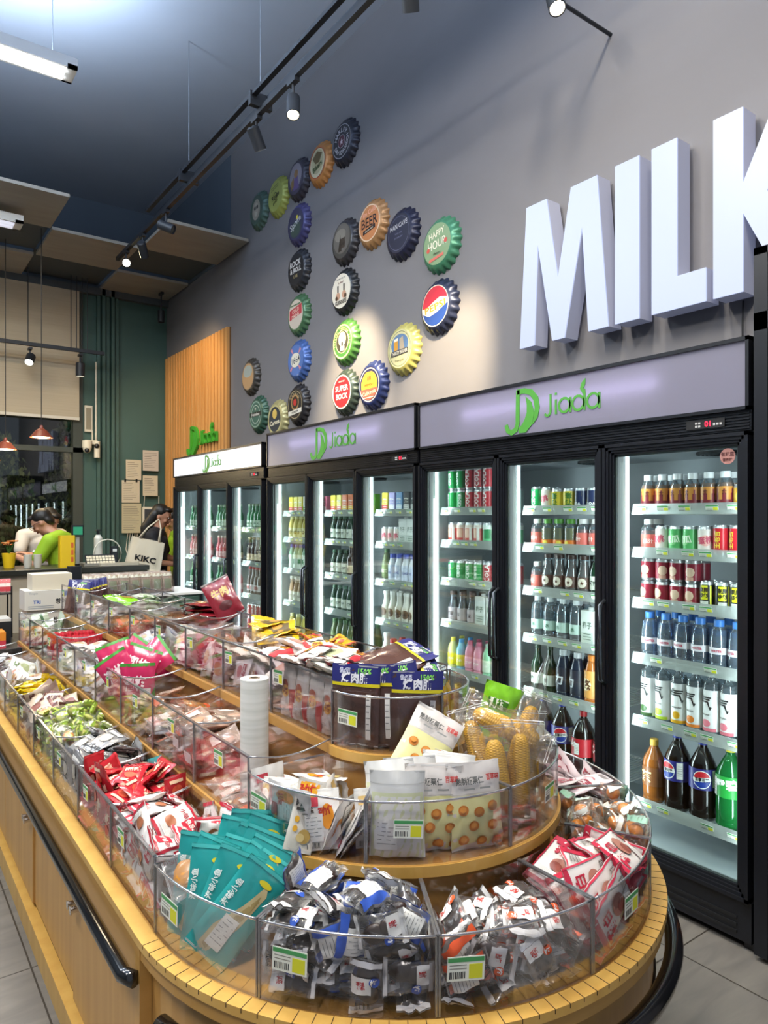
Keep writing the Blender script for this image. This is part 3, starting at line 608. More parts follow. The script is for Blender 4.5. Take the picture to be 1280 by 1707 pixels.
K('pink_jar', bottle('juice_bottle', pet(.13, .031, .018, .7), clearp, P('e8e4e2'), .115, .019, (.02, .075, .031, P('d46a60')), ld('果汁', 'f8e8e0'), (mat('pink_juice', 'c88880', .2), .09)), 'pink juice bottle with white cap', 'bottle')
K('yellow_jar', bottle('juice_bottle', pet(.13, .031, .018, .7), clearp, P('5a9a3a'), .115, .019, (.008, .04, .031, P('d8782c')), ld('果', 'f4e060', c2='e8c040'), (mat('yellow_juice', 'b8a850', .2), .095)), 'pale yellow green capped bottle', 'bottle')
K('brown_milk_bottle', bottle('coffee_bottle', milkb(.17, .032), clearp, P('3c2a24'), .158, .021, (.03, .08, .032, P('5a3a2e')), ld('★', '5a3a2e', c2='d8cfc0'), (mat('coffee_milk', '6e4a38', .3), .15)), 'brown coffee bottle with badge', 'bottle')
K('dark_bottle', bottle('soft_drink_bottle', pet(.17, .03, .014), darkg, P('3a5a44'), .158, .0155, (.03, .09, .03, P('c8ccc0')), ld('蘇打', '303a34')), 'dark green bottle with pale label', 'bottle')
K('water_bottle', bottle('water_bottle', pet(.195, .032, .014, .66), clearp, P('dfe6ea'), .176, .016, (.045, .09, .032, P('b8cfc6')), ld('水', '3a6a50'), (film('water', 'd4e0e6', .03, .05, .12, 'b4c4cc'), .165)), 'clear water bottle with white cap', 'bottle')
K('blue_cap_water', bottle('water_bottle', pet(.18, .034, .016, .6), clearp, P('4a86d8'), .162, .0185, (.06, .085, .034, P('d8d4dc')), ld('WATER', 'b8405a', .012), (film('blue_water', 'c4d6ee', .04, .05, .15, '9ab4d8'), .15)), 'clear water bottle with blue cap', 'bottle')
K('herb_bottle', bottle('sesame_drink_bottle', milkb(.165, .031), clearp, P('5a4a48'), .152, .02, (.02, .085, .031, P('b4a8ac')), ld('紅豆', '4a3a40'), (mat('mauve_drink', '6c5862', .3), .14)), 'mauve drink bottle with dark cap', 'bottle')
def carton(name, w, d, h, c, b, tc, c2=None, gable=False):
    mb = MB().rbox((-d / 2, -w / 2, 0), (d / 2, w / 2, h), P(c, .45), .003, 2)
    if c2: mb.box((-d / 2 - .0006, -w / 2 + .002, .004), (-d / 2, w / 2 - .002, h * .4), P(c2, .45))
    text(mb, b, w * .45, P(tc), wall_M(-d / 2 - .001, 0, h * .6), .03, width=w * .7)
    if gable: mb.cyl((0, 0, h), (0, 0, h + .014), .012, P(gable), 12)
    for k in range(3): mb.box((-d / 2 - .0009, -w * .3, h * .2 + .012 * k), (-d / 2, w * .3, h * .2 + .012 * k + .003), P(tc))
    return Proto(mb.build(name))
K('white_carton', carton('milk_carton', .07, .06, .16, 'dfe3df', '椰子', '6a7c70', 'c8d0c8', 'e8e8e8'), 'white coconut drink carton', 'carton')
def octo(name, c1, c2, cap, cl): return bottle(name, pet(.165, .029, .013, .66), mat('pastel_' + c1, c1, .2, coat=.3), P(cap), .152, .0145, (.03, .09, .0295, P(c2)), ld('維他', 'f8f4e8', .016))
for k, c1, c2, cp, cl in (('pastel_yellow', 'd8d088', 'f0dc30', 'e8d850', 'pale yellow'), ('pastel_blue', '7ab8cc', 'e0dc40', '3a98d0', 'sky blue'), ('pastel_pink', 'd888a0', 'e8a0b8', 'c8607e', 'pink'), ('pastel_mint', '8cc8a0', 'cfe0c8', 'b0c8b8', 'mint green'), ('pastel_lilac', 'b8a0c8', 'dccfe0', '8a78b8', 'lilac')):
    K(k, octo('vitamin_drink_bottle', c1, c2, cp, cl), cl + ' vitamin drink bottle', 'bottle')
def kirin(c, nm, fruit):
    def deco(mb, r, z0, z1):
        ctext(mb, r, '气', .06, P('1c1c1e'), z0 + .108, 0, 0, .012, e=.0018); ctext(mb, r, 'SPARKLING', .008, P('404044'), z0 + .062, 0)
        if fruit == 'r': cdisc(mb, r, 0, z0 + .032, .017, P('f6e8b0')); cdisc(mb, r, 0, z0 + .032, .014, P(c), .001)
        else: cdisc(mb, r, .006, z0 + .03, .018, P(c), ry=.014)
        cpatch(mb, r, -.045, .045, z0, z0 + .012, P(c), .0005, 10)
    return bottle('sparkling_water_bottle', pet(.235, .031, .013, .78), clearp, P('e8e8ea'), .222, .0145, (.02, .175, .031, P('e6e6e6')), deco)
for k, c, nm, f in (('spark_dark', '3c5a30', 'dark green', 'o'), ('spark_lime', 'b8d040', 'lime', 'o'), ('spark_lemon', 'd8a020', 'lemon', 'r'), ('spark_orange', 'e08030', 'orange', 'o'), ('spark_pink', 'e07888', 'pink', 'o')):
    K(k, kirin(c, nm, f), 'white sparkling bottle, %s fruit' % nm, 'bottle')
def cola_deco(mb, r, z0, z1):
    zc = (z0 + z1) / 2; R0 = .034; cdisc(mb, r, 0, zc, R0, P('f0f0ee'), .0006, 28)
    cdisc(mb, r, 0, zc, R0 - .003, P('c0202e'), .0010, 20, a0=R(20), a1=R(170)); cdisc(mb, r, 0, zc, R0 - .003, P('203a94'), .0010, 20, a0=R(200), a1=R(350))
    ctext(mb, r, '百事可樂', .015, P('1a1a20'), zc, 0, 0, .03, .05, .0016); label_sheet(mb, r, .052, z0 + .012, z1 - .004)
def big(h, r): return [(r * .82, 0), (r, .014), (r * .96, h * .10), (r, h * .2), (r, h * .62), (r * .9, h * .72), (r * .55, h * .84), (.016, h * .91), (.014, h)]
K('big_cola', bottle('cola_bottle', big(.30, .05), colam, P('2a3a9a'), .283, .017, (.12, .20, .051, P('2c2c7c')), cola_deco, seg=28), 'large cola bottle with blue label', 'bottle')
K('big_red_cola', bottle('cola_bottle', big(.28, .052), colam, P('a02028'), .263, .017, (.09, .17, .053, P('b0202c')), lambda mb, r, z0, z1: (ctext(mb, r, 'Cola', .045, P('f4f0ec'), z0 + .055, -.01, .1), label_sheet(mb, r, .03, z0 + .01, z1 - .02)), seg=28), 'large cola bottle with red label', 'bottle')
K('big_green', bottle('lemon_soda_bottle', big(.30, .052), greeng, P('d8c830'), .283, .017, (.12, .20, .053, P('2a9a40')), lambda mb, r, z0, z1: (ctext(mb, r, '雪碧', .04, P('f0f4ec'), z0 + .05, .0, .1), label_sheet(mb, r, -.05, z0 + .002, z1 - .01)), (mat('lime_soda', '2c9a4a', .15), .17), seg=28), 'large green soda bottle', 'bottle')
K('big_amber', bottle('tea_bottle', big(.245, .045), mat('amber_plastic', '8a5020', .15, coat=.5), P('c8a040'), .228, .017, (.07, .145, .046, P('7a4a28')), ld('茶', 'f0d8a0', .05), seg=28), 'large amber tea bottle', 'bottle')
K('orange_bottle', bottle('juice_bottle', pet(.21, .033, .016), mat('orange_drink', 'b86a2a', .2, coat=.4), P('d88030'), .192, .018, (.03, .15, .0335, P('d89a50')), ld('悠', '50301c', .05, 'ecd8b0')), 'orange bottle with round character', 'bottle')
K('black_label_bottle', bottle('sports_drink_bottle', pet(.21, .034, .016), mat('navy_plastic', '20283c', .2, coat=.4), P('c8ccd0'), .192, .018, (.03, .14, .0345, P('262c3c')), ld('力', 'd0d4dc', .05)), 'dark navy sports drink bottle', 'bottle')
K('dark_green_wine', bottle('plum_drink_bottle', longneck(.225, .032), darkg, P('2a3a2c'), .205, .015, (.04, .09, .0325, P('c8ccc4')), ld('梅', '3a4a3c')), 'slim dark green bottle', 'bottle')
K('beer_green', bottle('beer_bottle', longneck(.21, .028), mat('beer_green_glass', '2c6a40', .12, coat=.5), P('8a9a80'), .198, .0145, (.03, .08, .0285, P('b8c8b4')), ld('BEER', '2a5a38', .014)), 'green beer bottle', 'bottle')
K('beer_brown', bottle('beer_bottle', longneck(.21, .028), brown, P('b8a070'), .198, .0145, (.03, .08, .0285, P('c8b494')), ld('ALE', '6a3020', .018)), 'brown beer bottle', 'bottle')
K('beer_red', bottle('beer_bottle', longneck(.23, .029), mat('dark_red_glass', '2e1014', .12, coat=.5), P('b03038'), .215, .0145, (.04, .09, .0295, P('c8c0c0')), ld('酒', 'a02830', .03)), 'dark red wine cooler bottle', 'bottle')
K('pink_bottle', bottle('cooler_bottle', longneck(.21, .028), mat('pink_glass', 'b84a58', .15, coat=.5), P('c8b8a8'), .198, .0145, (.03, .08, .0285, P('d8a8a8')), ld('ROSE', '8a2838', .014)), 'pink cooler bottle', 'bottle')
K('lime_bottle', bottle('cooler_bottle', longneck(.21, .028), mat('lime_glass', '8ab848', .15, coat=.5), P('d8d8c8'), .198, .0145, (.03, .08, .0285, P('e0e8c8')), ld('LIME', '3a7a28', .014)), 'lime green cooler bottle', 'bottle')
K('green_white_bottle', bottle('yogurt_drink_bottle', pet(.19, .03, .015), mat('pale_green_plastic', '88a890', .3), P('6858a8'), .172, .0175, (.02, .12, .0305, P('d8e0d4')), ld('果', '3a7a48', .04)), 'pale green violet capped bottle', 'bottle')
K('yellow_bottle', bottle('juice_bottle', pet(.17, .03, .015), mat('yellow_plastic', 'c8b860', .3), P('dcd8a0'), .155, .0175, (.02, .09, .0305, P('d8d0a0')), ld('橙', '806a20', .03)), 'pale yellow juice bottle', 'bottle')
K('brown_white_bottle', bottle('milk_tea_bottle', milkb(.19, .03), mat('milk_tea', 'a88868', .3), P('e0dcd0'), .176, .02, (.02, .085, .0305, P('e0dccc')), ld('奶茶', '5a4030', .02)), 'milk tea bottle with white label', 'bottle')
K('white_milk_bottle', bottle('milk_bottle', milkb(.18, .031), P('e0dcd2'), P('eae8e4'), .166, .021, (.02, .10, .0315, P('d8d2c4')), ld('豆', '3c2c24', .02, '6a5040')), 'white soy bottle, brown badge', 'bottle')
K('white_blue_bottle', bottle('yogurt_bottle', pet(.17, .03, .017), P('dfe2ea'), P('4a5ab8'), .152, .0195, (.02, .11, .0305, P('c8d0e6')), ld('YOG', '2c3c8c', .02)), 'white yogurt bottle with blue cap', 'bottle')
K('white_red_bottle', bottle('yogurt_bottle', pet(.15, .031, .018), P('e8e6e2'), P('c02838'), .132, .0205, (.02, .09, .0315, P('e0d8d0')), ld('乳', 'a02830', .03)), 'white yogurt bottle with red cap', 'bottle')
K('olive_bottle', bottle('tea_bottle', pet(.2, .031, .015), mat('olive_plastic', '55603a', .25, coat=.4), P('4a6a40'), .182, .0175, (.03, .11, .0315, P('6a7a48')), ld('綠茶', 'd8dcb8', .025)), 'olive green tea bottle', 'bottle')
for k, c, c2, l in (('carton_yellow', 'd8c83a', 'c8302c', 'yellow'), ('carton_white', 'e4e4dc', '58a050', 'white'), ('carton_pink', 'd87890', 'e8c0c8', 'pink'), ('carton_orange', 'd86a28', 'e8b830', 'orange'), ('carton_green', '6aa838', 'd8d840', 'green'),
                    ('carton_lilac', '9a90c8', 'd8d4e8', 'lilac'), ('carton_blue', '6090c0', 'c8d8e8', 'light blue'), ('carton_black', '26282c', 'b8b8b8', 'black'), ('carton_cyan', '50a8c0', 'd0e4e8', 'cyan')):
    K(k, carton('juice_carton', .06, .045, .125, c, '飲', 'f8f4e8', c2), l + ' drink carton', 'carton')

# ---------------- refrigerators ----------------
liner = mat('fridge_liner', 'a6aeb2', .35); led = mat('led_glow', 'ffffff', .5, emit=4.5, ecol='e6f4ff'); ledc = mat('led_cover', 'dfe6ea', .4, emit=.35, ecol='dfeaf2')
strip_m = film('price_strip', 'dfe6e4', .08, .15, .30, 'd8dcda'); wire = mat('white_wire', 'dfe2e0', .35); green_ink = mat('logo_green', '4f9a3c', .4); tag_w = mat('tag_white', 'e6e8dc', .5); tag_g = mat('tag_green', '4a9a5a', .5); tag_y = mat('tag_yellow', 'd8d830', .5)
def price_tag_geo(mb, M, w=.05, h=.03, full=True):
    """shelf ticket in the plane of M"""
    mb.box((-w / 2, -h / 2, 0), (w / 2, h / 2, .0008), tag_w, M)
    z0, z1 = .0008, .0011
    mb.box((-w / 2 + .001, h * .28, z0), (w / 2 - .001, h * .46, z1), tag_g, M).box((w * .08, -h * .42, z0), (w * .44, h * .18, z1), tag_y, M)
    if full:
        for k in range(2): mb.box((-w * .44, h * (.14 - .14 * k), z0), (w * .02, h * (.17 - .14 * k), z1), ink, M)
        for k in range(9): mb.box((-w * .44 + k * w * .05, -h * .4, z0), (-w * .44 + k * w * .05 + w * (.02 if k % 3 else .032), -h * .12, z1), black, M)
def logo(parent, X, yc, zc, s, m, name='logo', depth=.002, word=True):
    """green leaf monogram (height s) and the shop lettering, on a plane facing -X"""
    mb = MB(); M = wall_M(X, yc, zc) 
    def ribbon(pts, ws):
        L = []; Rr = []
        for i, p in enumerate(pts):
            a = Vector(pts[max(i - 1, 0)]); b = Vector(pts[min(i + 1, len(pts) - 1)]); d = (b - a).normalized(); nn = Vector((-d.y, d.x)); w_ = ws[i] / 2
            L.append((p[0] + nn.x * w_, p[1] + nn.y * w_, 0)); Rr.append((p[0] - nn.x * w_, p[1] - nn.y * w_, 0))
        n = len(pts); vs = [(x * s, y * s, z) for x, y, z in L + Rr] + [(x * s, y * s, depth) for x, y, z in L + Rr]
        fs = []
        for i in range(n - 1):
            fs += [(2 * n + i, 3 * n + i, 3 * n + i + 1, 2 * n + i + 1), (i, i + 1, 2 * n + i + 1, 2 * n + i), (n + i, 3 * n + i, 3 * n + i + 1, n + i + 1)]
        mb.add(vs, fs, m, M)
    # J hook, D bowl, leaf in the middle
    ribbon([(-.55, -.28), (-.50, -.42), (-.38, -.48), (-.24, -.42), (-.19, -.28), (-.18, .48)], [.10, .12, .13, .13, .12, .11])
    ribbon([(-.2, .44), (.02, .44), (.22, .38), (.36, .22), (.40, .02), (.36, -.18), (.27, -.34)], [.12, .12, .14, .15, .15, .12, .02])
    ribbon([(-.16, -.46), (.0, -.42), (.14, -.28), (.20, -.08), (.16, .14), (.06, .30)], [.10, .22, .26, .22, .14, .01])
    o = mb.build(name, parent)
    if word:
        mb = MB(); u = .34; ox = .66; oy = -.20; wd = .055
        def A(pts, w2=wd): ribbon([(ox + x * u, oy + y * u) for x, y in pts], [w2 if isinstance(w2, float) else q for q in ([w2] * len(pts) if isinstance(w2, float) else w2)])
        cir = lambda cx, r=.44: [(cx + r * math.cos(R(a_)), .5 + r * math.sin(R(a_))) for a_ in range(0, 361, 24)]
        A([(-.12, .12), (.0, .0), (.16, -.02), (.30, .08), (.36, .25), (.36, 1.35)]); A([(.80, 0), (.80, .95)]); A([(.80, 1.22), (.80, 1.38)])
        A(cir(1.48)); A([(1.95, .0), (1.95, .95)]); A(cir(2.55)); A([(3.02, 0), (3.04, 1.0), (3.0, 1.3)]); A(cir(3.66)); A([(4.12, 0), (4.12, .95)])
        ribbon([(ox + x * u, oy + y * u) for x, y in ((2.92, 1.0), (2.82, 1.35), (2.95, 1.65), (3.1, 1.95))], [.01, .09, .10, .01])
        mb.build('lettering', parent)
    return o
drinks_rnd = random.Random(77)
def sign_mat(nm, lit):
    m = mat('sign_' + nm, lit[0], .25, emit=lit[1], ecol=lit[0])
    if lit[2]:   # opal panel that lets the tube behind it glow through
        nt = m.node_tree; tl = nt.nodes.new('ShaderNodeBsdfTranslucent'); tl.inputs[0].default_value = (.75, .72, .85, 1); mx = nt.nodes.new('ShaderNodeMixShader'); mx.inputs[0].default_value = .3
        out = nt.nodes['Material Output']; nt.links.new(nt.nodes['Principled BSDF'].outputs[0], mx.inputs[1]); nt.links.new(tl.outputs[0], mx.inputs[2]); nt.links.new(mx.outputs[0], out.inputs[0])
    return m
def fridge(yn, yf, ztop, zs0, shelves, label, name_sign, lit, content, xf=2.45, handle_z=(.82, 1.16), glass_top=1.742):
    t = thing('glass_door_fridge', (xf, (yn + yf) / 2, 0), label, 'refrigerator', None); xb = 3.12; mid = (yn + yf) / 2
    mb = MB()
    mb.box((xf + .02, yn, .0), (xb, yn + .035, ztop), black).box((xf + .02, yf - .035, 0), (xb, yf, ztop), black).box((xb - .03, yn, 0), (xb, yf, ztop), black)
    mb.box((xf + .02, yn, zs0), (xb, yf, zs0 + .02), black).box((xf + .02, yn, ztop - .015), (xb, yf, ztop), black)
    mb.box((xf + .0, yn, 0.03), (xb, yf, .17), black)
    for z in (.05, .075, .1): mb.box((xf - .004, yn + .05, z), (xf, yf - .05, z + .01), blackm)
    mb.build('cabinet', t)
    mb = MB(); mb.box((xf + .05, yn + .035, .17), (xb - .04, yn + .045, 1.77), liner).box((xf + .05, yf - .045, .17), (xb - .04, yf - .035, 1.77), liner)
    mb.box((xb - .05, yn + .035, .17), (xb - .04, yf - .035, 1.77), liner).box((xf + .05, yn + .035, .17), (xb - .04, yf - .035, .185), liner).box((xf + .04, yn + .035, 1.765), (xb - .04, yf - .035, 1.775), mat('fridge_ceiling', '8a9096', .3))
    mb.build('inner_liner', t)
    # header with fine louvres
    mb = MB(); mb.box((xf, yn, 1.80), (xf + .03, yf, zs0), black)
    k = 1.806
    while k < zs0 - .006: mb.box((xf - .005, yn + .004, k), (xf, yf - .004, k + .005), black); k += .0105
    mb.build('header_grille', t)
    # sign box
    sg = MB().box((xf - .012, yn + .012, zs0 + .012), (xf - .006, yf - .012, ztop - .012), sign_mat(name_sign, lit)).build('sign_panel', t)
    mb = MB()
    for a, b in (((xf - .02, yn, ztop - .014), (xf + .02, yf, ztop)), ((xf - .02, yn, zs0), (xf + .02, yf, zs0 + .012)), ((xf - .02, yn, zs0), (xf + .02, yn + .012, ztop)), ((xf - .02, yf - .012, zs0), (xf + .02, yf, ztop))): mb.box(a, b, black)
    mb.build('sign_frame', t)
    s = (ztop - zs0) * .80; logo(sg, xf - .0135, mid + .13, (ztop + zs0) / 2 - .005, s, mat('logo_green', '4f9a3c', .4))
    if lit[2]:   # tube behind the panel
        MB().cyl((xf + .03, yn + .35, (ztop + zs0) / 2 + .02), (xf + .03, yf - .35, (ztop + zs0) / 2 + .02), .013, mat('sign_tube_glow', 'ffffff', .5, emit=16, ecol='efe8ff')).build('sign_tube', t)
    # control panel
    cp = MB().box((xf - .008, yn + .09, 1.82), (xf - .005, yn + .235, 1.852), blackm).build('control_panel', t); mb = MB()
    text(mb, '01', .028, mat('led_red', 'ff2040', .5, emit=2.2), wall_M(xf - .009, yn + .15, 1.836), .02)
    for k in range(3): mb.box((xf - .009, yn + .10 + .012 * k, 1.828), (xf - .008, yn + .108 + .012 * k, 1.836), P('c8c8c8'))
    for k in range(4): mb.box((xf - .009, yn + .18 + .012 * (k % 2), 1.826 + .011 * (k // 2)), (xf - .008, yn + .188 + .012 * (k % 2), 1.833 + .011 * (k // 2)), P('c8c8c8'))
    mb.build('display', cp)
    n = 3; w_ = (yf - yn) / n
    for k in range(n):
        y0 = yn + k * w_ + .003; y1 = yn + (k + 1) * w_ - .003; st = .044
        mb = MB()
        for i_, (e, dx) in enumerate(((0, 0), (.012, .006), (.024, .012), (.034, .018))):
            f = xf - .02 + dx; e2 = [.013, .013, .011, st - .034][i_]; a, b, z0, z1 = y0 + e, y1 - e, .175 + e, 1.795 - e
            mb.box((f, a, z0), (xf + .022, a + e2, z1), black).box((f, b - e2, z0), (xf + .022, b, z1), black).box((f, a, z0), (xf + .022, b, z0 + e2), black).box((f, a, z1 - e2), (xf + .022, b, z1), black)
        d = mb.build('door', t)
        MB().box((xf + .004, y0 + st, .175 + st), (xf + .009, y1 - st, 1.795 - st), glassm).build('door_glass', d)
        mb = MB(); g = .008
        for a, b in (((y0 + st, .175 + st), (y0 + st + g, 1.795 - st)), ((y1 - st - g, .175 + st), (y1 - st, 1.795 - st)), ((y0 + st, .175 + st), (y1 - st, .175 + st + g)), ((y0 + st, 1.795 - st - g), (y1 - st, 1.795 - st))):
            mb.box((xf + .010, a[0], a[1]), (xf + .016, b[0], b[1]), mat('gasket_grey', '8a9096', .4))
        mb.build('gasket', d)
        hy = y1 - .012 if k == 0 else (y1 - .012 if k == 1 else y0 + .012)
        MB().tube([(xf - .02, hy, handle_z[0]), (xf - .05, hy, handle_z[0] + .02), (xf - .052, hy, (handle_z[0] + handle_z[1]) / 2), (xf - .05, hy, handle_z[1] - .02), (xf - .02, hy, handle_z[1])], .009, mat('handle_grey', '50545a', .25, .8), 8).build('handle', d)
        # light column at the far side of each bay
        yl = y1 - .035
        mb = MB().box((xf + .035, yl - .028, .2), (xf + .075, yl + .012, 1.76), ledc); mb.box((xf + .036, yl - .031, .22), (xf + .052, yl - .028, 1.6 if k == 2 else .3), led if k == 2 else ledc)
        mb.build('light_column', t)
        area('fridge_led', (xf + .045, yl - .034, 1.0), (R(90), 0, R(-128)), .03, 1.5, 5.5, (.84, .93, 1))
        area('fridge_led', (xf + .045, y0 + .05, 1.0), (R(90), 0, R(-52)), .03, 1.5, 4.0, (.84, .93, 1))
        mb = MB(); yc = (y0 + y1) / 2; M = Matrix.Translation((xf + .34, yc, 1.7655)) @ Matrix.Rotation(PI, 4, 'X')
        mb.lathe([(.085, 0), (.085, .012), (.075, .012), (.075, .004), (.0001, .004)], blackm, 24, M, cap=False)
        for r_ in (.02, .035, .05, .065): mb.lathe([(r_, .012), (r_ + .004, .014), (r_ + .008, .012)], black, 24, M, cap=False)
        mb.build('fan_grille', t)
        bs = shelves[k] if isinstance(shelves[0], (list, tuple)) else shelves
        for si, z in enumerate(bs):
            x0, x1 = xf + .095, xb - .10; ya, yb = y0 + .05, y1 - .07; mb = MB()
            mb.box((x0, ya, z - .009), (x0 + .006, yb, z - .001), wire).box((x1, ya, z - .009), (x1 + .006, yb, z - .001), wire)
            for q in range(26): yy = ya + .005 + (yb - ya - .012) * q / 25; mb.box((x0, yy, z - .004), (x1, yy + .003, z - .001), wire)
            sh = mb.build('shelf', t)
            sm = MB().add([(x0 - .004, ya, z + .024), (x0 - .016, ya, z - .018), (x0 - .016, yb, z - .018), (x0 - .004, yb, z + .024), (x0 - .001, ya, z + .024), (x0 - .013, ya, z - .020), (x0 - .013, yb, z - .020), (x0 - .001, yb, z + .024)], [(0, 3, 2, 1), (4, 5, 6, 7), (0, 4, 7, 3), (1, 2, 6, 5)], strip_m)
            yy = ya + .05; tilt = Matrix.Rotation(R(16), 4, 'X')
            while yy < yb - .03:
                if drinks_rnd.random() < .8: price_tag_geo(sm, wall_M(x0 - .0125, yy, z + .002) @ tilt, .05, .028, k == 0)
                yy += drinks_rnd.uniform(.065, .12)
            sm.build('price_strip', sh)
            row = content[k][si] if si < len(content[k]) else None
            if row: stock(row, x0, ya, yb, z, si, k, label)
    return t
ORD = ['top', 'second', 'third', 'fourth', 'fifth', 'bottom']
NTH = ['1st', '2nd', '3rd'] + ['%dth' % k for k in range(4, 20)]
def stock(row, x0, ya, yb, z, si, k, flabel):
    """row: list of (key, count, rows deep, stacked), placed from the far end to the near end"""
    fr = flabel.split()[0].replace('nearest', 'near').replace('farthest', 'far'); door = ['right', 'middle', 'left'][k]
    items = []
    for key, n, deep, stack in row: items += [(key, deep, stack)] * n
    wid = [2.08 * max(math.hypot(v.co.x, v.co.y) for v in D[k_][0].root.data.vertices[:200]) if not k_.endswith('carton') and not k_.startswith('carton') else .07 for k_, d_, s_ in items]
    tot = sum(wid); gap = max(.002, (yb - ya - tot) / (len(items) + .5)); y = yb - .004; cnt = -1
    for (key, deep, stack), wd in zip(items, wid):
        p, lab, cat = D[key]; y -= wd / 2
        if y - wd / 2 < ya: break
        cnt += 1
        for r_ in range(deep):
            for s_ in range(stack):
                h = max(v.co.z for v in p.root.data.vertices) + .001
                wh_ = ('rear ' if r_ else '') + ('upper ' if s_ else '')
                p.put((x0 + .035 + wd * .5 + r_ * (wd + .004) - .015, y + drinks_rnd.uniform(-.001, .001), z + s_ * h), (0, 0, drinks_rnd.uniform(-.5, .5)) if 'carton' not in key else (0, 0, 0),
                      '%s, %s%s from left, %s shelf, %s %s-fridge door' % (lab, wh_, NTH[cnt], ORD[si], door, fr), cat, '%s, %s shelf, %s %s-fridge door' % (lab, ORD[si], door, fr))
        y -= wd / 2 + gap
S3 = [1.53, 1.355, 1.15, .925, .67, .337]; S2 = [1.525, 1.33, 1.10, .86, .60, .337]; S1 = [1.394, 1.115, .85, .55, .3]
C3 = [ # nearest door, middle, farthest
 [[('tea_bottle', 6, 2, 1), ('gold_can', 1, 2, 1), ('gold_can', 1, 1, 1), ('gold_can', 1, 1, 2)], [('pink_jar', 1, 2, 1), ('white_pink_can', 1, 2, 1), ('white_green_can', 2, 2, 1), ('white_pink_can', 1, 2, 1), ('red_tall_can', 3, 2, 1)], [('wine_can', 4, 2, 2), ('energy_can', 4, 2, 1)],
  [('blue_cap_water', 7, 2, 1)], [('spark_dark', 1, 2, 1), ('spark_lime', 1, 2, 1), ('spark_lemon', 1, 2, 1), ('spark_orange', 1, 2, 1), ('spark_pink', 2, 2, 1), ('water_bottle', 1, 2, 1)], [('big_amber', 1, 1, 1), ('big_cola', 2, 1, 1), ('big_green', 1, 1, 1), ('big_green', 1, 1, 1)]],
 [[('green_can', 1, 2, 1), ('white_pink_can', 1, 2, 1), ('yellow_can', 2, 2, 1), ('navy_can', 2, 2, 1), ('lime_can', 2, 2, 1)], [('pink_jar', 1, 2, 1), ('yellow_jar', 3, 2, 1), ('pink_jar', 3, 2, 1)], [('pink_jar', 1, 2, 1), ('brown_milk_bottle', 4, 2, 1), ('dark_bottle', 2, 2, 1)],
  [('water_bottle', 4, 2, 1), ('white_carton', 2, 2, 1)], [('dark_green_wine', 2, 1, 1), ('black_label_bottle', 2, 2, 1), ('orange_bottle', 2, 2, 1)], [('big_cola', 2, 1, 1), ('big_red_cola', 2, 1, 1)]],
 [[('green_can', 2, 2, 2), ('red_can', 3, 2, 2), ('sage_can', 2, 2, 1)], [('coral_can', 4, 2, 1), ('mint_can', 3, 2, 1)], [('green_can', 4, 2, 1), ('red_can', 3, 2, 1)],
  [('herb_bottle', 3, 2, 1), ('white_carton', 3, 1, 1)], [('pastel_yellow', 1, 2, 1), ('pastel_blue', 1, 2, 1), ('pastel_pink', 2, 2, 1), ('pastel_mint', 1, 2, 1), ('pastel_lilac', 2, 1, 1)], [('big_amber', 4, 1, 1)]]]
C2 = [
 [[('carton_yellow', 1, 2, 1), ('carton_lilac', 1, 2, 1), ('carton_blue', 1, 2, 1), ('carton_black', 2, 2, 1), ('carton_cyan', 2, 2, 1)], [('white_pink_can', 3, 2, 1), ('white_carton', 2, 1, 1), ('white_milk_bottle', 2, 1, 1)], [('olive_bottle', 1, 1, 1), ('white_blue_bottle', 4, 2, 1), ('white_red_bottle', 2, 2, 1)],
  [('white_milk_bottle', 7, 2, 1)], [('white_milk_bottle', 1, 1, 1), ('white_red_bottle', 6, 2, 1)], [('big_amber', 3, 1, 1)]],
 [[('carton_yellow', 2, 2, 1), ('carton_orange', 3, 2, 1), ('carton_green', 2, 2, 1)], [('dark_bottle', 4, 2, 1), ('herb_bottle', 3, 1, 1)], [('dark_bottle', 3, 2, 1), ('beer_brown', 4, 1, 1)], [('dark_bottle', 4, 1, 1), ('white_blue_bottle', 3, 1, 1)], [('olive_bottle', 7, 2, 1)], [('big_amber', 3, 1, 1)]],
 [[('carton_yellow', 3, 2, 1), ('carton_white', 2, 2, 1), ('carton_pink', 2, 2, 1)], [('yellow_bottle', 7, 1, 1)], [('green_white_bottle', 7, 1, 1)], [('brown_white_bottle', 7, 1, 1)], [('yellow_bottle', 5, 1, 1)], []]]
C1 = [
 [[('beer_green', 4, 1, 1), ('beer_brown', 4, 1, 1)], [('beer_brown', 4, 1, 1), ('lime_bottle', 3, 1, 1)], [('beer_red', 8, 1, 1)], [('red_can', 7, 1, 2)], []],
 [[('beer_green', 8, 1, 1)], [('pink_bottle', 3, 1, 1), ('beer_brown', 4, 1, 1)], [('beer_green', 5, 1, 1), ('pink_bottle', 2, 1, 1)], [('beer_brown', 6, 1, 1)], []],
 [[('beer_green', 7, 1, 1)], [('pink_bottle', 7, 1, 1)], [('beer_green', 7, 1, 1)], [('green_can', 6, 1, 1)], []]]
fridge(1.22, 3.02, 2.122, 1.87, S3, 'nearest black three door drinks fridge, right of the bin island', 'near', ('8c8b9c', .10, True), C3)
fridge(3.04, 4.84, 2.13, 1.87, S2, 'middle black three door drinks fridge with a dim grey sign panel', 'mid', ('8c8b9c', .12, True), C2)
fridge(4.92, 6.86, 2.075, 1.885, S1, 'farthest black three door drinks fridge with a bright white sign panel', 'far', ('e6eaf4', .75, False), C1)
for key in D:
    if not D[key][0].used: drop_tree(D[key][0].root)
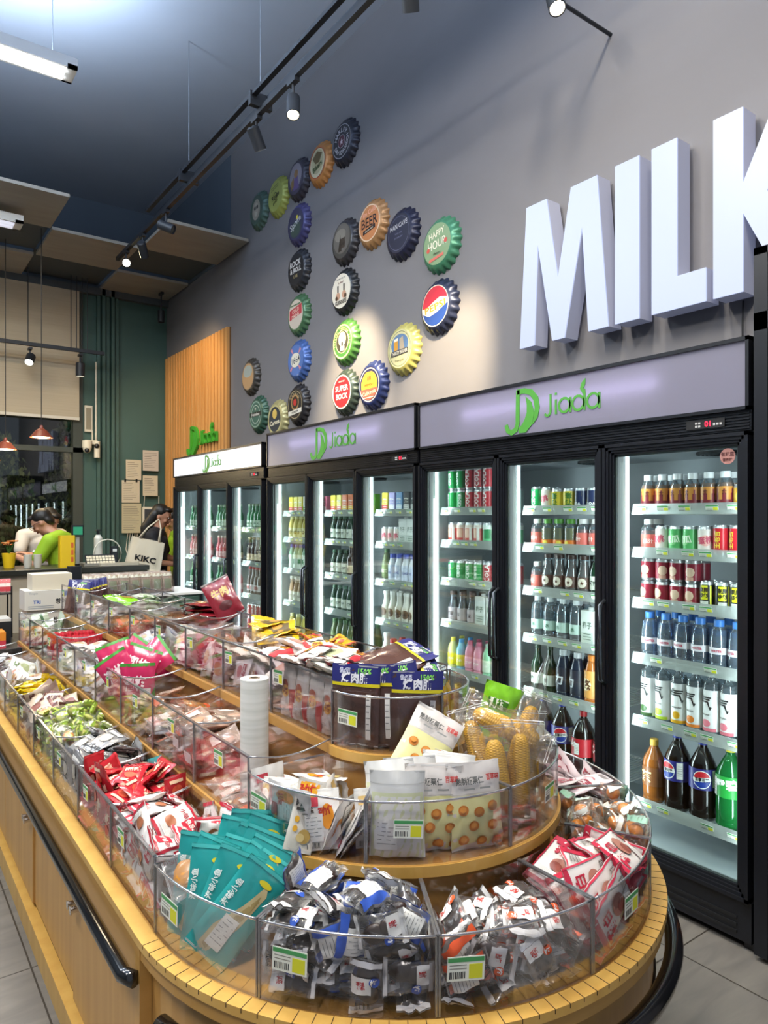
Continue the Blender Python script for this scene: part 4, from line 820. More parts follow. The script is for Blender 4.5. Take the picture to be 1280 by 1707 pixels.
# sticker on the nearest fridge glass
mb = MB(); M = wall_M(2.453, 1.305, 1.715); mb.lathe([(.0001, .0), (.028, 0)], P('b08078'), 24, M, cap=False)
text(mb, '有维度', .016, P('5a3030'), M @ Matrix.Translation((0, .008, .001)), .02); text(mb, '营养好', .012, P('5a3030'), M @ Matrix.Translation((0, -.012, .001)), .02)
tag(mb.build('round_sticker'), 'round brown sticker at the top corner of the nearest fridge glass', 'sticker')
# tall fridge at the right edge
t = thing('tall_display_fridge', (2.43, .8, 0), 'tall black cabinet fridge cut off by the right edge', 'refrigerator')
MB().box((2.45, .30, 0.02), (3.13, 1.20, 2.41), black).build('cabinet', t)
MB().box((2.425, 1.155, 0.02), (2.45, 1.20, 2.41), black).box((2.425, .3, 2.385), (2.45, 1.20, 2.41), black).box((2.425, .3, 2.13), (2.45, 1.2, 2.19), black).box((2.43, 1.14, .1), (2.45, 1.155, 2.13), blackm).build('front_frame', t)
MB().box((2.44, .32, 2.19), (2.448, 1.155, 2.385), mat('dim_panel', '8f8c94', .4, emit=.1)).build('sign_panel', t)
d = MB().box((2.432, .75, 1.2), (2.45, 1.13, 2.10), mat('dark_glass_door', '1c1a1e', .12, coat=.5)).box((2.432, .75, .12), (2.45, 1.13, 1.16), mat('dark_glass_door', '1c1a1e', .12)).build('door', t)
MB().box((2.424, 1.09, .16), (2.432, 1.105, 1.14), mat('wood_edge', '9a5a30', .5)).build('door_edge', d)
# green sign on the slatted timber
t = thing('wall_logo_sign', (3.10, 7.7, 2.4), 'green leaf logo sign standing off the timber slats above the farthest fridge', 'sign')
logo(t, 3.10, 8.02, 2.40, .33, mat('logo_sign_green', '3f9a2c', .4, emit=.12), depth=.03)
# ---------------- bin island ----------------
CX, CY = 1.15, 1.53; YF = 4.66
oak = noisy('oak_veneer', 'b98a44', 'c79650', (1.2, 1.2, 22), .45, detail=3, coat=.15); oak_v = noisy('oak_panel', 'b78846', 'c39452', (24, 24, 1.2), .45, detail=3, coat=.15)
oak_l = noisy('oak_edge', 'cb9c4c', 'd6aa58', (18, 18, 3), .4, coat=.2); oak_d = mat('dark_gap', '3a2a18', .8); rail_m = mat('black_rubber', '0c0c0e', .12, coat=.8)
def arc(r, a0, a1, n): return [(CX + r * math.cos(R(a0 + (a1 - a0) * i / n)), CY + r * math.sin(R(a0 + (a1 - a0) * i / n))) for i in range(n + 1)]
isl = thing('bin_island', (CX, 3.0, 0), 'long oak display island with a rounded end, stepped in three levels', 'display counter')
def stad(r, n=40, y1=None):  # rounded outline
    return arc(r, 180, 360, n) + [(CX + r, y1 or YF + .02), (CX - r, y1 or YF + .02)]
MB().prism(stad(.63), .0, .09, oak_d).build('plinth', isl)
body = MB().prism(stad(.655), .09, .555, oak_v).build('body', isl)
MB().prism(stad(.68), .555, .597, oak).build('worktop', isl)
def band(r0, r1, z0, z1, m, a0=180, a1=360, n=60):
    mb = MB(); P0 = arc(r0, a0, a1, n); P1 = arc(r1, a0, a1, n); vs = [(x, y, z) for z in (z0, z1) for P_ in (P0, P1) for x, y in P_]; q = n + 1
    fs = []
    for i in range(n): fs += [(i, q + i, q + i + 1, i + 1)[::-1], (2 * q + i, 2 * q + i + 1, 3 * q + i + 1, 3 * q + i)[::-1], (q + i, 3 * q + i, 3 * q + i + 1, q + i + 1)[::-1], (i, i + 1, 2 * q + i + 1, 2 * q + i)[::-1]]
    return mb.add(vs, fs, m)
mb = band(.652, .686, .585, .603, oak_l)
mb.box((CX - .686, CY, .585), (CX - .652, YF + .02, .603), oak_l).box((CX + .652, CY, .585), (CX + .686, YF + .02, .603), oak_l)
edge = mb.build('edge_strip', isl); mb = MB()
for k in range(1, 62):   # kerf cuts of the bent strip
    a = R(180 + 180 * k / 62); c, s_ = math.cos(a), math.sin(a); M = Matrix.Translation((CX, CY, 0)) @ Matrix.Rotation(a, 4, 'Z'); mb.box((.653, -.0007, .595), (.6866, .0007, .6036), oak_d, M)
mb.build('kerf_cuts', edge)['kind'] = 'stuff'
MB().box((CX - .682, CY - .004, .0), (CX - .656, CY + .028, .585), oak).build('corner_post', isl)
# left side: panels, recessed door, knobs
MB().box((CX - .672, CY + .03, .46), (CX - .655, YF, .555), oak).build('fascia', isl)
y = CY + .05; k = 0
while y + .6 < YF + .1:
    y1 = min(y + .62, YF); x = CX - (.668 if k != 1 else .660)
    d = MB().box((x, y, .10), (CX - .654, y1 - .006, .455), oak_v).build('door', isl, bevel=.002)
    if k in (0, 2):
        for q in (.02, .055):
            yy = y1 - .03 - q if k == 0 else y + q; MB().cyl((x, yy, .40), (x - .022, yy, .40), .009, chrome, 12).cyl((x - .022, yy, .40), (x - .026, yy, .40), .012, chrome, 12).build('lock_knob', d)
    y = y1; k += 1
MB().box((CX - .69, CY + .03, .0), (CX - .655, YF, .085), oak_l).build('base_strip', isl)
r1 = MB().tube([(CX - .69, CY + .0, .515), (CX - .705, CY + .03, .515)] + [(CX - .705, CY + .13 + .3 * i, .515) for i in range(1, 10)] + [(CX - .705, YF - .1, .515)], .017, rail_m, 12).build('bumper_rail', isl)
pts = arc(.70, 192, 352, 48); MB().tube([(x, y, .50) for x, y in pts], .021, rail_m, 12).build('bumper_rail', isl)
MB().tube([(x, y, .43) for x, y in arc(.657, 184, 356, 48)], .004, oak_d, 6).build('dark_joint', isl)  # thin dark line drawn round the curved front
# raised steps
riser_m = mat('smoked_riser', '4a3f36', .3)
tiers = [(.43, .745, .77), (.20, .90, .925)]
for (r, z0, z1), nm in zip(tiers, ('lower oak step standing on the island worktop, rounded at the near end', 'upper oak step under the top row of bins')):
    st = thing('raised_step', (CX, 3.0, z0), nm, 'display step'); zb = .597 if r > .3 else .77
    MB().prism(stad(r - .02, y1=YF), zb + .001, z0, oak).build('riser', st)
    MB().prism(stad(r + .004, y1=YF), z0, z1, oak).build('step_board', st)
    band(r + .001, r + .007, z0, z1 - .001, oak_l, n=40).build('edge_band', st)

# ---------------- clear bins ----------------
BINS = {}
def tagcard(parent, M, w=.05, h=.032):
    mb = MB(); price_tag_geo(mb, M, w, h); return mb.build('price_label', parent)
TH = .003
def bin_box(key, x0, x1, y0, y1, z, hf, label, front='-x', tags=1, tagpos=.25):
    """straight bin; the low front faces the aisle"""
    t = thing('acrylic_bin', ((x0 + x1) / 2, (y0 + y1) / 2, z), label, 'display bin'); BINS[key] = ('box', x0, x1, y0, y1, z + .003, hf)
    xf, xb = (x0, x1) if front == '-x' else (x1, x0); s = 1 if front == '-x' else -1; hb = hf - .004
    mb = MB()
    mb.box((min(xf, xf + s * TH), y0, z), (max(xf, xf + s * TH), y1, z + hf), acr); mb.box((x0, y0, z), (x1, y1, z + .003), acr)
    mb.build('front_panel', t)
    mb = MB(); mb.box((min(xb, xb - s * TH), y0, z), (max(xb, xb - s * TH), y1, z + hb), acr).build('back_panel', t)
    n = 8
    for yy in (y0, y1 - TH):
        pts = [(xf, z)] + [(xf + (xb - xf) * i / n, z + hf - .018 * math.sin(PI * i / n) * 1.0) for i in range(n + 1)] + [(xb, z)]
        M = Matrix(((1, 0, 0, 0), (0, 0, -1, yy + TH), (0, 1, 0, 0), (0, 0, 0, 1)))
        side = MB().prism([(a, b) for a, b in pts], 0, TH, acr, M).build('side_panel', t)
        if yy == y0 or yy > y1 - .01:
            em = MB(); top = [(a, yy + TH / 2, b) for a, b in pts[1:-1]]; em.tube(top, .0022, acr_e, 6); em.build('polished_edge', side)
    em = MB()
    em.box((xf - .0022, y0, z + hf - .002), (xf + .0022 + s * TH, y1, z + hf + .003), acr_e)
    for yy in (y0, y1): em.cyl((xf + s * .0015, yy, z), (xf + s * .0015, yy, z + hf), .0028, acr_e, 8)
    em.build('rim', t)
    if tags:
        M = wall_M(xf - .001, y0 + (y1 - y0) * tagpos, z + hf * .70) if s > 0 else basis((xf + .001, y0 + .1, z + hf * .68), (0, 1, 0), (0, 0, 1), (1, 0, 0))
        tagcard(t, M @ Matrix.Rotation(.05, 4, 'Z'), .054, .040)
    return t
def bin_ring(key, r0, r1, a0, a1, z, h, label, taga=None, tsz=.070, n=14):
    am = R((a0 + a1) / 2); t = thing('curved_acrylic_bin', (CX + (r0 + r1) / 2 * math.cos(am), CY + (r0 + r1) / 2 * math.sin(am), z), label, 'display bin')
    BINS[key] = ('ring', r0, r1, a0, a1, z + .003, h); g = .25
    a0 += g; a1 -= g
    def wallarc(ra, rb, z0, z1): return band(ra, rb, z0, z1, acr, a0, a1, n)
    wallarc(r1 - TH, r1, z, z + h).build('front_panel', t); wallarc(r0, r0 + TH, z, z + h).build('back_panel', t)
    wallarc(r0, r1, z, z + .003).build('bin_floor', t)
    for aa in (a0, a1):
        c, s_ = math.cos(R(aa)), math.sin(R(aa)); M = Matrix.Translation((CX, CY, 0)) @ Matrix.Rotation(R(aa), 4, 'Z')
        sd = MB().box((r0, -.0015, z), (r1, .0015, z + h + .002), acr, M).build('side_panel', t)
        em = MB().box((r0, -.0022, z + h), (r1, .0022, z + h + .004), acr_e, M); em.cyl((CX + (r1 - .002) * c, CY + (r1 - .002) * s_, z), (CX + (r1 - .002) * c, CY + (r1 - .002) * s_, z + h), .003, acr_e, 8); em.build('polished_edge', sd)
    MB().tube([(x, y, z + h) for x, y in arc(r1 - .0015, a0, a1, n)], .0028, acr_e, 6).build('rim', t)
    if taga is not None:
        c, s_ = math.cos(R(taga)), math.sin(R(taga))
        tagcard(t, basis((CX + (r1 + .001) * c, CY + (r1 + .001) * s_, z + h * .58), (-s_, c, 0), (0, 0, 1), (c, s_, 0)) @ Matrix.Rotation(-.04, 4, 'Z'), tsz, tsz * .62)
    return t
PITCH = .347; WORDN = ['nearest', 'second', 'third', 'fourth', 'fifth', 'sixth', 'seventh', 'eighth', 'farthest']
for i in range(9):
    y0 = CY + .003 + i * PITCH; y1 = y0 + PITCH - .004
    bin_box('L%d' % i, .502, .715, y0, y1, .604, .160, 'clear bin in the lowest row along the left aisle, %s from the rounded end' % WORDN[i], tagpos=.72)
    bin_box('M%d' % i, .722, .950, y0, y1, .771, .165, 'clear bin in the middle step row on the left, %s from the rounded end' % WORDN[i], tagpos=.5)
    bin_box('T%d' % i, .957, 1.147, y0, y1, .926, .162, 'clear bin on the top step, left half, %s from the rounded end' % WORDN[i], tagpos=.86)
    bin_box('U%d' % i, 1.153, 1.343, y0, y1, .926, .150, 'clear bin on the top step, right half, %s from the rounded end' % WORDN[i], front='+x', tags=0)
    bin_box('N%d' % i, 1.350, 1.578, y0, y1, .771, .150, 'clear bin in the middle step row facing the fridges, %s from the rounded end' % WORDN[i], front='+x', tags=0)
    bin_box('R%d' % i, 1.585, 1.798, y0, y1, .604, .150, 'clear bin in the lowest row facing the fridges, %s from the rounded end' % WORDN[i], front='+x', tags=0)
RL = ['lowest curved bin holding teal fish packets, at the left of the rounded end', 'lowest curved bin holding dark prunes in blue wrappers, front left', 'lowest curved bin holding dark prunes in orange wrappers, front right', 'lowest curved bin holding red and white meat pouches', 'lowest curved bin holding orange candied fruit', 'lowest curved bin at the far right, next to the straight bins']
for k in range(6): bin_ring('A%d' % k, .452, .650, 180 + 30 * k, 210 + 30 * k, .604, .145, RL[k], [187.5, 216, 244.5, 283, None, None][k])
RM = ['middle step curved bin holding white fungus snack pouches', 'middle step curved bin holding white and egg yolk pouches', 'middle step curved bin holding bagged corn cobs', 'middle step curved bin facing the fridges with the bright green bag']
for k in range(4): bin_ring('B%d' % k, .222, .430, 180 + 45 * k, 225 + 45 * k, .771, .130, RM[k], [187, 237, 292, None][k], .062)
bin_ring('C0', .02, .200, 180, 270, .926, .135, 'top step curved bin holding navy headed jerky bags', 198, .06); bin_ring('C1', .02, .200, 270, 360, .926, .135, 'top step curved bin holding golden snack packets', 300, .05)
# plastic bag roll on its spindle
t = thing('bag_roll', (.80, 1.66, .774), 'tall roll of thin white plastic bags standing among the bins', 'bag roll')
bagm = noisy('bag_roll_film', 'dfe0d8', 'f0f0ea', (3, 3, 60), .35, lo=.4, hi=.6)
MB().lathe([(.014, 0), (.036, 0), (.036, .312), (.014, .312), (.014, .29)], bagm, 32, Matrix.Translation((.80, 1.66, .776))).build('film_roll', t)
MB().lathe([(.011, .0), (.0135, 0), (.0135, .3135), (.010, .3135), (.010, .27)], mat('card_core', '8a7a68', .7), 20, Matrix.Translation((.80, 1.66, .776))).build('card_core', t)
# ---------------- snack packets ----------------
def barcode(mb, fn, u0, v0, u1, v1, n=11):
    pm = P('2c2c2c'); q = (u1 - u0) / n
    for k in range(n):
        a = u0 + q * k; b = a + q * (.3 if k % 3 else .6)
        mb.add([fn(a, v0), fn(b, v0), fn(b, v1), fn(a, v1)], [(0, 1, 2, 3)], pm)
def cut_poly(pts, step=.2):
    import bmesh
    bm = bmesh.new(); bm.faces.new([bm.verts.new((a, b, 0)) for a, b in pts]); bmesh.ops.triangulate(bm, faces=bm.faces[:])
    for ax in (0, 1):
        q = -1 + step
        while q < 1: bmesh.ops.bisect_plane(bm, geom=bm.verts[:] + bm.edges[:] + bm.faces[:], plane_co=[q * (ax == 0), q * (ax == 1), 0], plane_no=(ax == 0, ax == 1, 0)); q += step
    bm.verts.index_update(); r_ = ([(v.co.x, v.co.y) for v in bm.verts], [tuple(v.index for v in f.verts) for f in bm.faces]); bm.free(); return r_
class Pack:
    """a filled flat bag: w across, l along, t thick; decals follow its surface"""
    def __init__(s, name, w, l, t, m, decals, seed=0, seal=.10, content=None, both=True, wr=1., nx=12, ny=14, pw=.6, taper=0., bag_m2=None):
        rd = random.Random(seed * 7 + 3); s.w, s.l, s.t, s.seal, s.pw, s.taper = w, l, t, seal, pw, taper
        s.ph = [(rd.uniform(2, 7), rd.uniform(2, 7), rd.uniform(0, 6), rd.uniform(.3, 1)) for _ in range(4)]; s.wr = wr; s.bend = rd.uniform(-.6, .6) * t
        s.twist = rd.uniform(-1, 1) * .12
        mb = MB(); vs = []; W = nx + 1
        for sd in (1, -1):
            for j in range(ny + 1):
                for i in range(W): vs.append(s.surf(-1 + 2 * i / nx, -1 + 2 * j / ny, sd, 0))
        fs = []; o = W * (ny + 1)
        for j in range(ny):
            for i in range(nx): a = j * W + i; fs.append((a, a + 1, a + W + 1, a + W)); fs.append((o + a, o + a + W, o + a + W + 1, o + a + 1))
        mb.add(vs, fs, m, None, True)
        # crimped ends
        for v in (-1, 1):
            for k in range(2):
                vv = v * (1 - .03 - s.seal * .35 * k); mb.add([s.surf(-.98, vv, 1, .0004), s.surf(.98, vv, 1, .0004), s.surf(.98, vv + .012, 1, .0004), s.surf(-.98, vv + .012, 1, .0004)], [(0, 1, 2, 3)], P('c8c8c8') if v else m)
        root = mb.build(name)
        if decals:
            dm = MB()
            for sd in ((1, -1) if both else (1,)): s.decorate(dm, decals, sd)
            dm.build('printed_design', root, local=True)
        if content: content(s, root, rd)
        s.root = root
    def surf(s, u, v, sd=1, e=.0):
        uu = max(-1, min(1, u)); vv = max(-1, min(1, v)); b = 1 - s.seal
        k = min(1, abs(vv) / b); hy = max(0, 1 - k ** 3) ** s.pw; hx = max(0, 1 - abs(uu) ** 3) ** s.pw
        h = s.t / 2 * hx * hy * (1 + s.taper * -vv)
        wz = sum(a * math.sin(p * uu * 2 + q * vv * 2 + r) for p, q, r, a in s.ph) * .09 * s.t * s.wr
        wx = 1 - .05 * hy * (1 - vv * vv) * (s.t / s.w) * 4
        z = sd * h + wz * (.3 + .7 * (1 - hx * hy)) + s.bend * (uu * uu * .5 - vv * vv * .5) + s.twist * s.t * uu * vv * 3 + sd * e + sd * (.25 * s.wr * .1 * s.t * math.sin(9 * uu + 5 * vv + s.ph[0][2]) * hx * hy)
        return (u * s.w / 2 * wx, v * s.l / 2, z)
    def decorate(s, dm, decals, sd):
        z = 0
        for d in decals:
            z += .00045; f = lambda u, v, z=z: s.surf(sd * u, v, sd, .0003 + z + s.t * .02); k = d[0]
            if k == 'r':
                _, u0, v0, u1, v1, c = d[:6]; nu = max(1, int(abs(u1 - u0) * 5)); nv = max(1, int(abs(v1 - v0) * 6))
                vs = [f(u0 + (u1 - u0) * i / nu, v0 + (v1 - v0) * j / nv) for j in range(nv + 1) for i in range(nu + 1)]
                dm.add(vs, [(j * (nu + 1) + i, j * (nu + 1) + i + 1, (j + 1) * (nu + 1) + i + 1, (j + 1) * (nu + 1) + i) for j in range(nv) for i in range(nu)], c if not isinstance(c, str) else P(c), None, True)
            elif k == 'e':
                _, cu, cv, ru, rv, c = d[:6]; n = 18
                vs = [f(cu, cv)] + [f(cu + ru * q * math.cos(2 * PI * i / n), cv + rv * q * math.sin(2 * PI * i / n)) for q in (.5, 1) for i in range(n)]
                fs = [(0, 1 + i, 1 + (i + 1) % n) for i in range(n)] + [(1 + i, 1 + n + i, 1 + n + (i + 1) % n, 1 + (i + 1) % n) for i in range(n)]
                dm.add(vs, fs, P(c), None, True)
            elif k == 'p': cv_, cf_ = cut_poly(d[1]); dm.add([f(a, b) for a, b in cv_], cf_, P(d[2]), None, True)
            elif k == 't':
                _, b, cu, cv, size, c = d[:6]; rot = d[6] if len(d) > 6 else 0; width = d[7] if len(d) > 7 else None; co, si = math.cos(rot), math.sin(rot)
                cv_, cf_ = cut_text(b, .03, .25); kx = 1
                if width and cv_: xs = [q_[0] for q_ in cv_]; kx = width / (max(xs) - min(xs)) / size
                dm.add([f(cu + (x_ * size * kx * co - y_ * size * si) / (s.w / 2), cv + (x_ * size * kx * si + y_ * size * co) / (s.l / 2)) for x_, y_, q_ in cv_], cf_, P(c))
            elif k == 'b':
                _, u0, v0, u1, v1 = d; barcode(dm, f, u0, v0, u1, v1)
            elif k == 'l':   # white label with lines
                _, u0, v0, u1, v1 = d[:5]; s2 = [('r', u0, v0, u1, v1, d[5] if len(d) > 5 else 'ecebe6')]
                n = 6
                for q in range(n): vv = v1 - (v1 - v0) * (q + 1) / (n + 1.5); s2.append(('r', u0 + (u1 - u0) * .08, vv, u0 + (u1 - u0) * (.92 if q % 2 else .7), vv + (v1 - v0) * .022, '8a8a88'))
                zz = z
                s.decorate_at(dm, s2, sd, zz)
    def decorate_at(s, dm, ds, sd, z0):
        for i, d in enumerate(ds):
            _, u0, v0, u1, v1, c = d; nu = max(1, int(abs(u1 - u0) * 5)); nv = max(1, int(abs(v1 - v0) * 6)); e = .0003 + s.t * .02 + z0 + (.0002 if i else 0)
            vs = [s.surf(sd * (u0 + (u1 - u0) * a / nu), v0 + (v1 - v0) * b / nv, sd, e) for b in range(nv + 1) for a in range(nu + 1)]
            dm.add(vs, [(b * (nu + 1) + a, b * (nu + 1) + a + 1, (b + 1) * (nu + 1) + a + 1, (b + 1) * (nu + 1) + a) for b in range(nv) for a in range(nu)], P(c), None, True)
def lumps(col, n, rx, ry, rz, bump=.12, col2=None, sx=.5, sy=.6):
    def f(s, root, rd):
        for i in range(n):
            cu = (rd.uniform(-sx, sx) if n > 1 else 0) * s.w / 2; cv = ((-sy + 2 * sy * (i + .5) / n)) * s.l / 2; a = [rd.uniform(5, 12) for _ in range(3)]
            mb = MB(); mb.ball((0, 0, 0), (rx, ry, rz), mat('food_' + col, col, .3, coat=.2) if (i % 2 == 0 or not col2) else mat('food_' + col2, col2, .35), Matrix.Translation((cu, cv, 0)) @ Matrix.Rotation(rd.uniform(0, 3), 4, 'Z'), 12, 8, lambda d: 1 + bump * math.sin(a[0] * d.x + 1) * math.sin(a[1] * d.y) * math.cos(a[2] * d.z))
            mb.build('food', root, local=True)
    return f
KINDS = {}
def kind(key, packs, label, cat='packet', box=None):
    ps = [Proto(p.root) for p in packs]; p0 = packs[0]; KINDS[key] = (ps, label, cat, box or (p0.w, p0.l, p0.t)); return ps
foil = lambda h: mat('foil_' + h, h, .22, .55); glossy = lambda h: mat('glossy_film_' + h, h, .24, coat=.5)
def V(n, f): return [f(i) for i in range(n)]
def prune(c1, c2, word, i):
    return Pack('prune_packet', .064, .092, .024, clearf, [('r', -.96, .80, .96, 1, 'e8e8e8'), ('r', -.96, -1, .96, -.84, 'e8e8e8'), ('r', -.9, .30 if i % 2 else -.2, .35, .80 if i % 2 else .45, 'f0efec'), ('t', word, -.3, .54 if i % 2 else .15, .014, c1, .1, .018), ('e', .55, .3, .32, .2, c2), ('t', '梅', .5, .3, .013, 'f4f4f4'), ('b', -.6, -.75, .3, -.5)] if i != 2 else
                [('l', -.8, -.3, .5, .75), ('b', -.6, -.9, .6, -.5), ('r', .5, -.8, .96, .9, c2)], 20 + i, content=lumps('2a1710', 2, .019, .022, .010, sx=.3))
kind('prune_blue', V(4, lambda i: prune('b82a34', '3a5cb8', '劲仔' if i % 2 else '溜派', i)), 'clear wrapper with dark prunes, blue and red print')
kind('prune_orange', V(3, lambda i: prune('c03028', 'e2592a', '西梅', i)), 'clear wrapper with dark prunes and an orange end')
def meat(i): return Pack('meat_pouch', .10, .145, .014, P('eae6e2', .3, .3), [('r', -1, .80, 1, 1, 'c03048'), ('r', -1, -1, 1, -.84, 'c03048'), ('r', -1, -1, -.93, 1, 'c03048'), ('r', .93, -1, 1, 1, 'c03048'), ('t', '猫白', .0, .50, .034, 'b82a40', 0, .06), ('r', -.8, .66, -.3, .78, 'c03048'), ('e', .1, -.1, .5, .3, 'b07868'), ('e', -.1, -.2, .3, .18, '8a4a40'), ('l', -.85, -.75, .1, -.42), ('b', .2, -.75, .8, -.5)], 31 + i)
kind('meat', V(3, meat), 'white meat snack pouch with crimson border')
def card(i): return Pack('card_packet', .078, .108, .019, P('ece8e6', .3, .3), [('r', .1, .15, .85, .8, 'c0283c'), ('t', '良品', .47, .5, .014, 'f4e8e4', .2), ('r', -1, .88, 1, 1, 'b82a3c'), ('r', -1, -1, 1, -.85, 'b82a3c'), ('e', -.35, -.25, .4, .25, 'a86848'), ('t', '小包', -.3, .5, .014, 'a02030'), ('l', -.7, -.75, .6, -.5)], 41 + i)
kind('card', V(3, card), 'white snack packet with a crimson square')
kind('red', V(3, lambda i: Pack('red_snack_packet', .07, .11, .018, glossy('b82430'), [('t', '麻辣', 0, .3, .024, 'f0d8c0', .2), ('e', .0, -.3, .5, .25, 'd8583c'), ('r', -.6, -.8, .6, -.65, 'e8c8a8'), ('r', -1, .9, 1, 1, 'd84850')], 51 + i)), 'bright red spicy snack packet')
kind('teal_small', V(2, lambda i: Pack('teal_snack_packet', .08, .13, .012, glossy('2aa0a0'), [('e', 0, -.2, .6, .3, 'e0b840'), ('t', '小鱼', 0, .45, .026, 'e8f4f0')], 55 + i)), 'small teal snack packet')
kind('silver', V(3, lambda i: Pack('silver_packet', .085, .125, .021, foil('a8a8aa'), [('r', -.95, .62, .95, .80, '2a2a2c'), ('t', 'COOKIES', 0, .71, .010, 'e8e8e8', 0, .055), ('e', .0, -.1, .55, .35, 'c8c2b4'), ('l', -.7, -.8, .7, -.55)], 61 + i)), 'silver snack packet with a black name strip')
def fruit(c, c2, w): return lambda i: Pack('fruit_candy_packet', .05, .062, .026, clearf, [('r', -1, .82, 1, 1, c), ('r', -1, -1, 1, -.82, c), ('r', -1, -.3, -.1, .4, c), ('t', w, -.5, .05, .012, 'f4f4e0')], 71 + i, content=lumps(c2, 1, .019, .021, .010, .05))
kind('fruit_green', V(2, fruit('a8c84a', 'c8cc60', '橄榄')), 'pale green wrapped fruit candy')
kind('fruit_orange', V(2, fruit('c8d468', 'd8862a', '金桔')), 'orange candied fruit in a green edged wrapper')
kind('fruit_pale', V(2, fruit('dfe4c4', '9ab04a', '青梅')), 'pale wrapped green plum candy')
kind('brown', V(2, lambda i: Pack('brown_snack_packet', .09, .14, .027, P('c9b8a4', .3, .3), [('r', -1, .86, 1, 1, '6a3c34'), ('e', -.2, .1, .6, .4, '8a5a50'), ('t', '鹌鹑', .3, .5, .026, '5a2c28'), ('r', .3, -1, .95, -.2, 'b8a098')], 81 + i)), 'brown and cream snack packet')
kind('yellow', V(3, lambda i: Pack('yellow_snack_packet', .085, .15, .025, glossy('d8bc1c'), [('t', '玉米', 0, .3, .03, 'f8f4d8', .3), ('e', .1, -.35, .5, .2, 'c89a20'), ('r', -1, .9, 1, 1, 'e8d860'), ('l', -.6, -.85, .3, -.62)], 85 + i)), 'yellow snack packet')
kind('pink', V(3, lambda i: Pack('pink_plum_bag', .13, .19, .022, glossy('c02a5a'), [('r', -1, .88, 1, 1, '4a9a3c'), ('p', [(.3, -1), (1, -1), (1, .1)], '3f8c34'), ('t', '溜梅', -.1, .25, .055, 'f6e4ea', 0, .09), ('e', -.3, -.45, .4, .22, 'e0683c'), ('l', .2, -.3, .8, .05)], 91 + i)), 'pink plum bag with green corners')
kind('blue_white', V(2, lambda i: Pack('blue_white_packet', .06, .085, .018, P('e4e6ea', .3, .3), [('r', -.8, .2, .8, .6, '4a86c0'), ('t', '奶片', 0, .4, .016, 'f4f6fa'), ('e', 0, -.3, .4, .25, 'd8c8a8')], 95 + i)), 'white milk candy packet with blue band')
def seafood(i): return Pack('vacuum_snack_packet', .09, .125, .019, film('vacuum_film', 'faf2ee', .05, .14, .22, 'e6d4c4', k=.45), [('r', -.9, .55, .9, .9, 'd8785a' if i % 2 else 'd8a094'), ('t', '豆干', 0, .72, .018, 'f8ece4'), ('l', -.6, -.1, .5, .35)], 101 + i, content=lumps('d8945c' if i % 2 else 'c8a088', 2, .028, .022, .005))
kind('seafood', V(3, seafood), 'clear vacuum packet with orange slices')
kind('pale_pack', V(3, lambda i: Pack('pale_snack_packet', .09, .125, .021, P(['dcd4d0', 'd4d8d0', 'e0d4cc'][i], .28, .3), [('e', 0, -.1, .6, .4, ['b88878', 'a8b088', 'c8a070'][i]), ('t', '手撕', 0, .55, .024, ['a04840', '58743c', '8a5a30'][i]), ('l', -.7, -.85, .6, -.5)], 105 + i)), 'pale printed snack packet')
kind('greenwhite', V(2, lambda i: Pack('green_white_packet', .08, .15, .024, P('c8d2c0', .28, .3), [('r', -1, .2, 1, .5, '7a9a5c'), ('t', '海苔', 0, .36, .03, 'f0f4e8'), ('r', -1, -.6, 1, -.4, '4a6a48')], 109 + i)), 'green and white seaweed packet')
kind('orange_crisp', V(2, lambda i: Pack('orange_snack_packet', .08, .11, .022, film('amber_film', 'f4dcb4', .10, .14, .2, 'e0a860'), [('r', -.8, .4, .8, .75, 'c85a30')], 111 + i, content=lumps('c87a34', 3, .018, .014, .006))), 'clear packet of orange crisps')
kind('darkred', V(2, lambda i: Pack('dark_red_bag', .13, .20, .022, glossy('7a1824'), [('t', '牛肉', 0, .3, .05, 'd8b070', 0, .08), ('e', 0, -.35, .5, .2, '4a1014'), ('r', -1, .9, 1, 1, '3c0c10')], 115 + i)), 'dark red jerky bag')
kind('goldbag', V(3, lambda i: Pack('gold_snack_packet', .075, .12, .018, glossy('c89a1c'), [('e', 0, -.1, .7, .35, 'd8b838'), ('t', '山楂', 0, .4, .024, '9a2420'), ('e', .1, -.2, .4, .2, 'a84a2c'), ('r', -1, -1, 1, -.85, 'a83020')], 119 + i)), 'golden yellow snack packet')
kind('yellow_flat', V(2, lambda i: Pack('yellow_noodle_packet', .10, .15, .016, glossy('d0aa20'), [('r', -.85, -.7, .2, .5, '5a4a28'), ('e', -.3, -.1, .4, .3, 'b8863c'), ('t', '香干', .55, .2, .026, '3a2c18', R(90))], 123 + i)), 'yellow and brown flat snack packet')
def jujube(i): return Pack('jujube_packet', .075, .145, .022, P('e2dcd6', .3, .3), [('r', -1, .88, 1, 1, 'd8c8c0'), ('e', -.1, .25, .5, .2, 'a8482c'), ('e', 0, .0, .48, .24, 'e0a838'), ('t', '夹枣', 0, .0, .022, '7a2418', 0, .03), ('r', .55, -1, 1, .1, 'b82c34'), ('l', -.8, -.9, .35, -.35, 'ded8d4')], 131 + i)
kind('jujube', V(3, jujube), 'white and red date snack packet with yellow badge')
def fungus(i): return Pack('tripe_snack_pouch', .085, .125, .012, P('e6e4e0', .28, .3), [('e', .35, .1, .35, .42, 'e0901c'), ('t', '劲仔', .35, .3, .02, 'b82c20', .2), ('l', -.85, -.7, .1, .2), ('r', -.8, .45, -.1, .75, 'c03848' if i == 1 else 'd8b878'), ('b', -.8, -.92, -.1, -.74)], 141 + i)
kind('fungus', V(3, fungus), 'white vacuum pouch with an orange flame print')
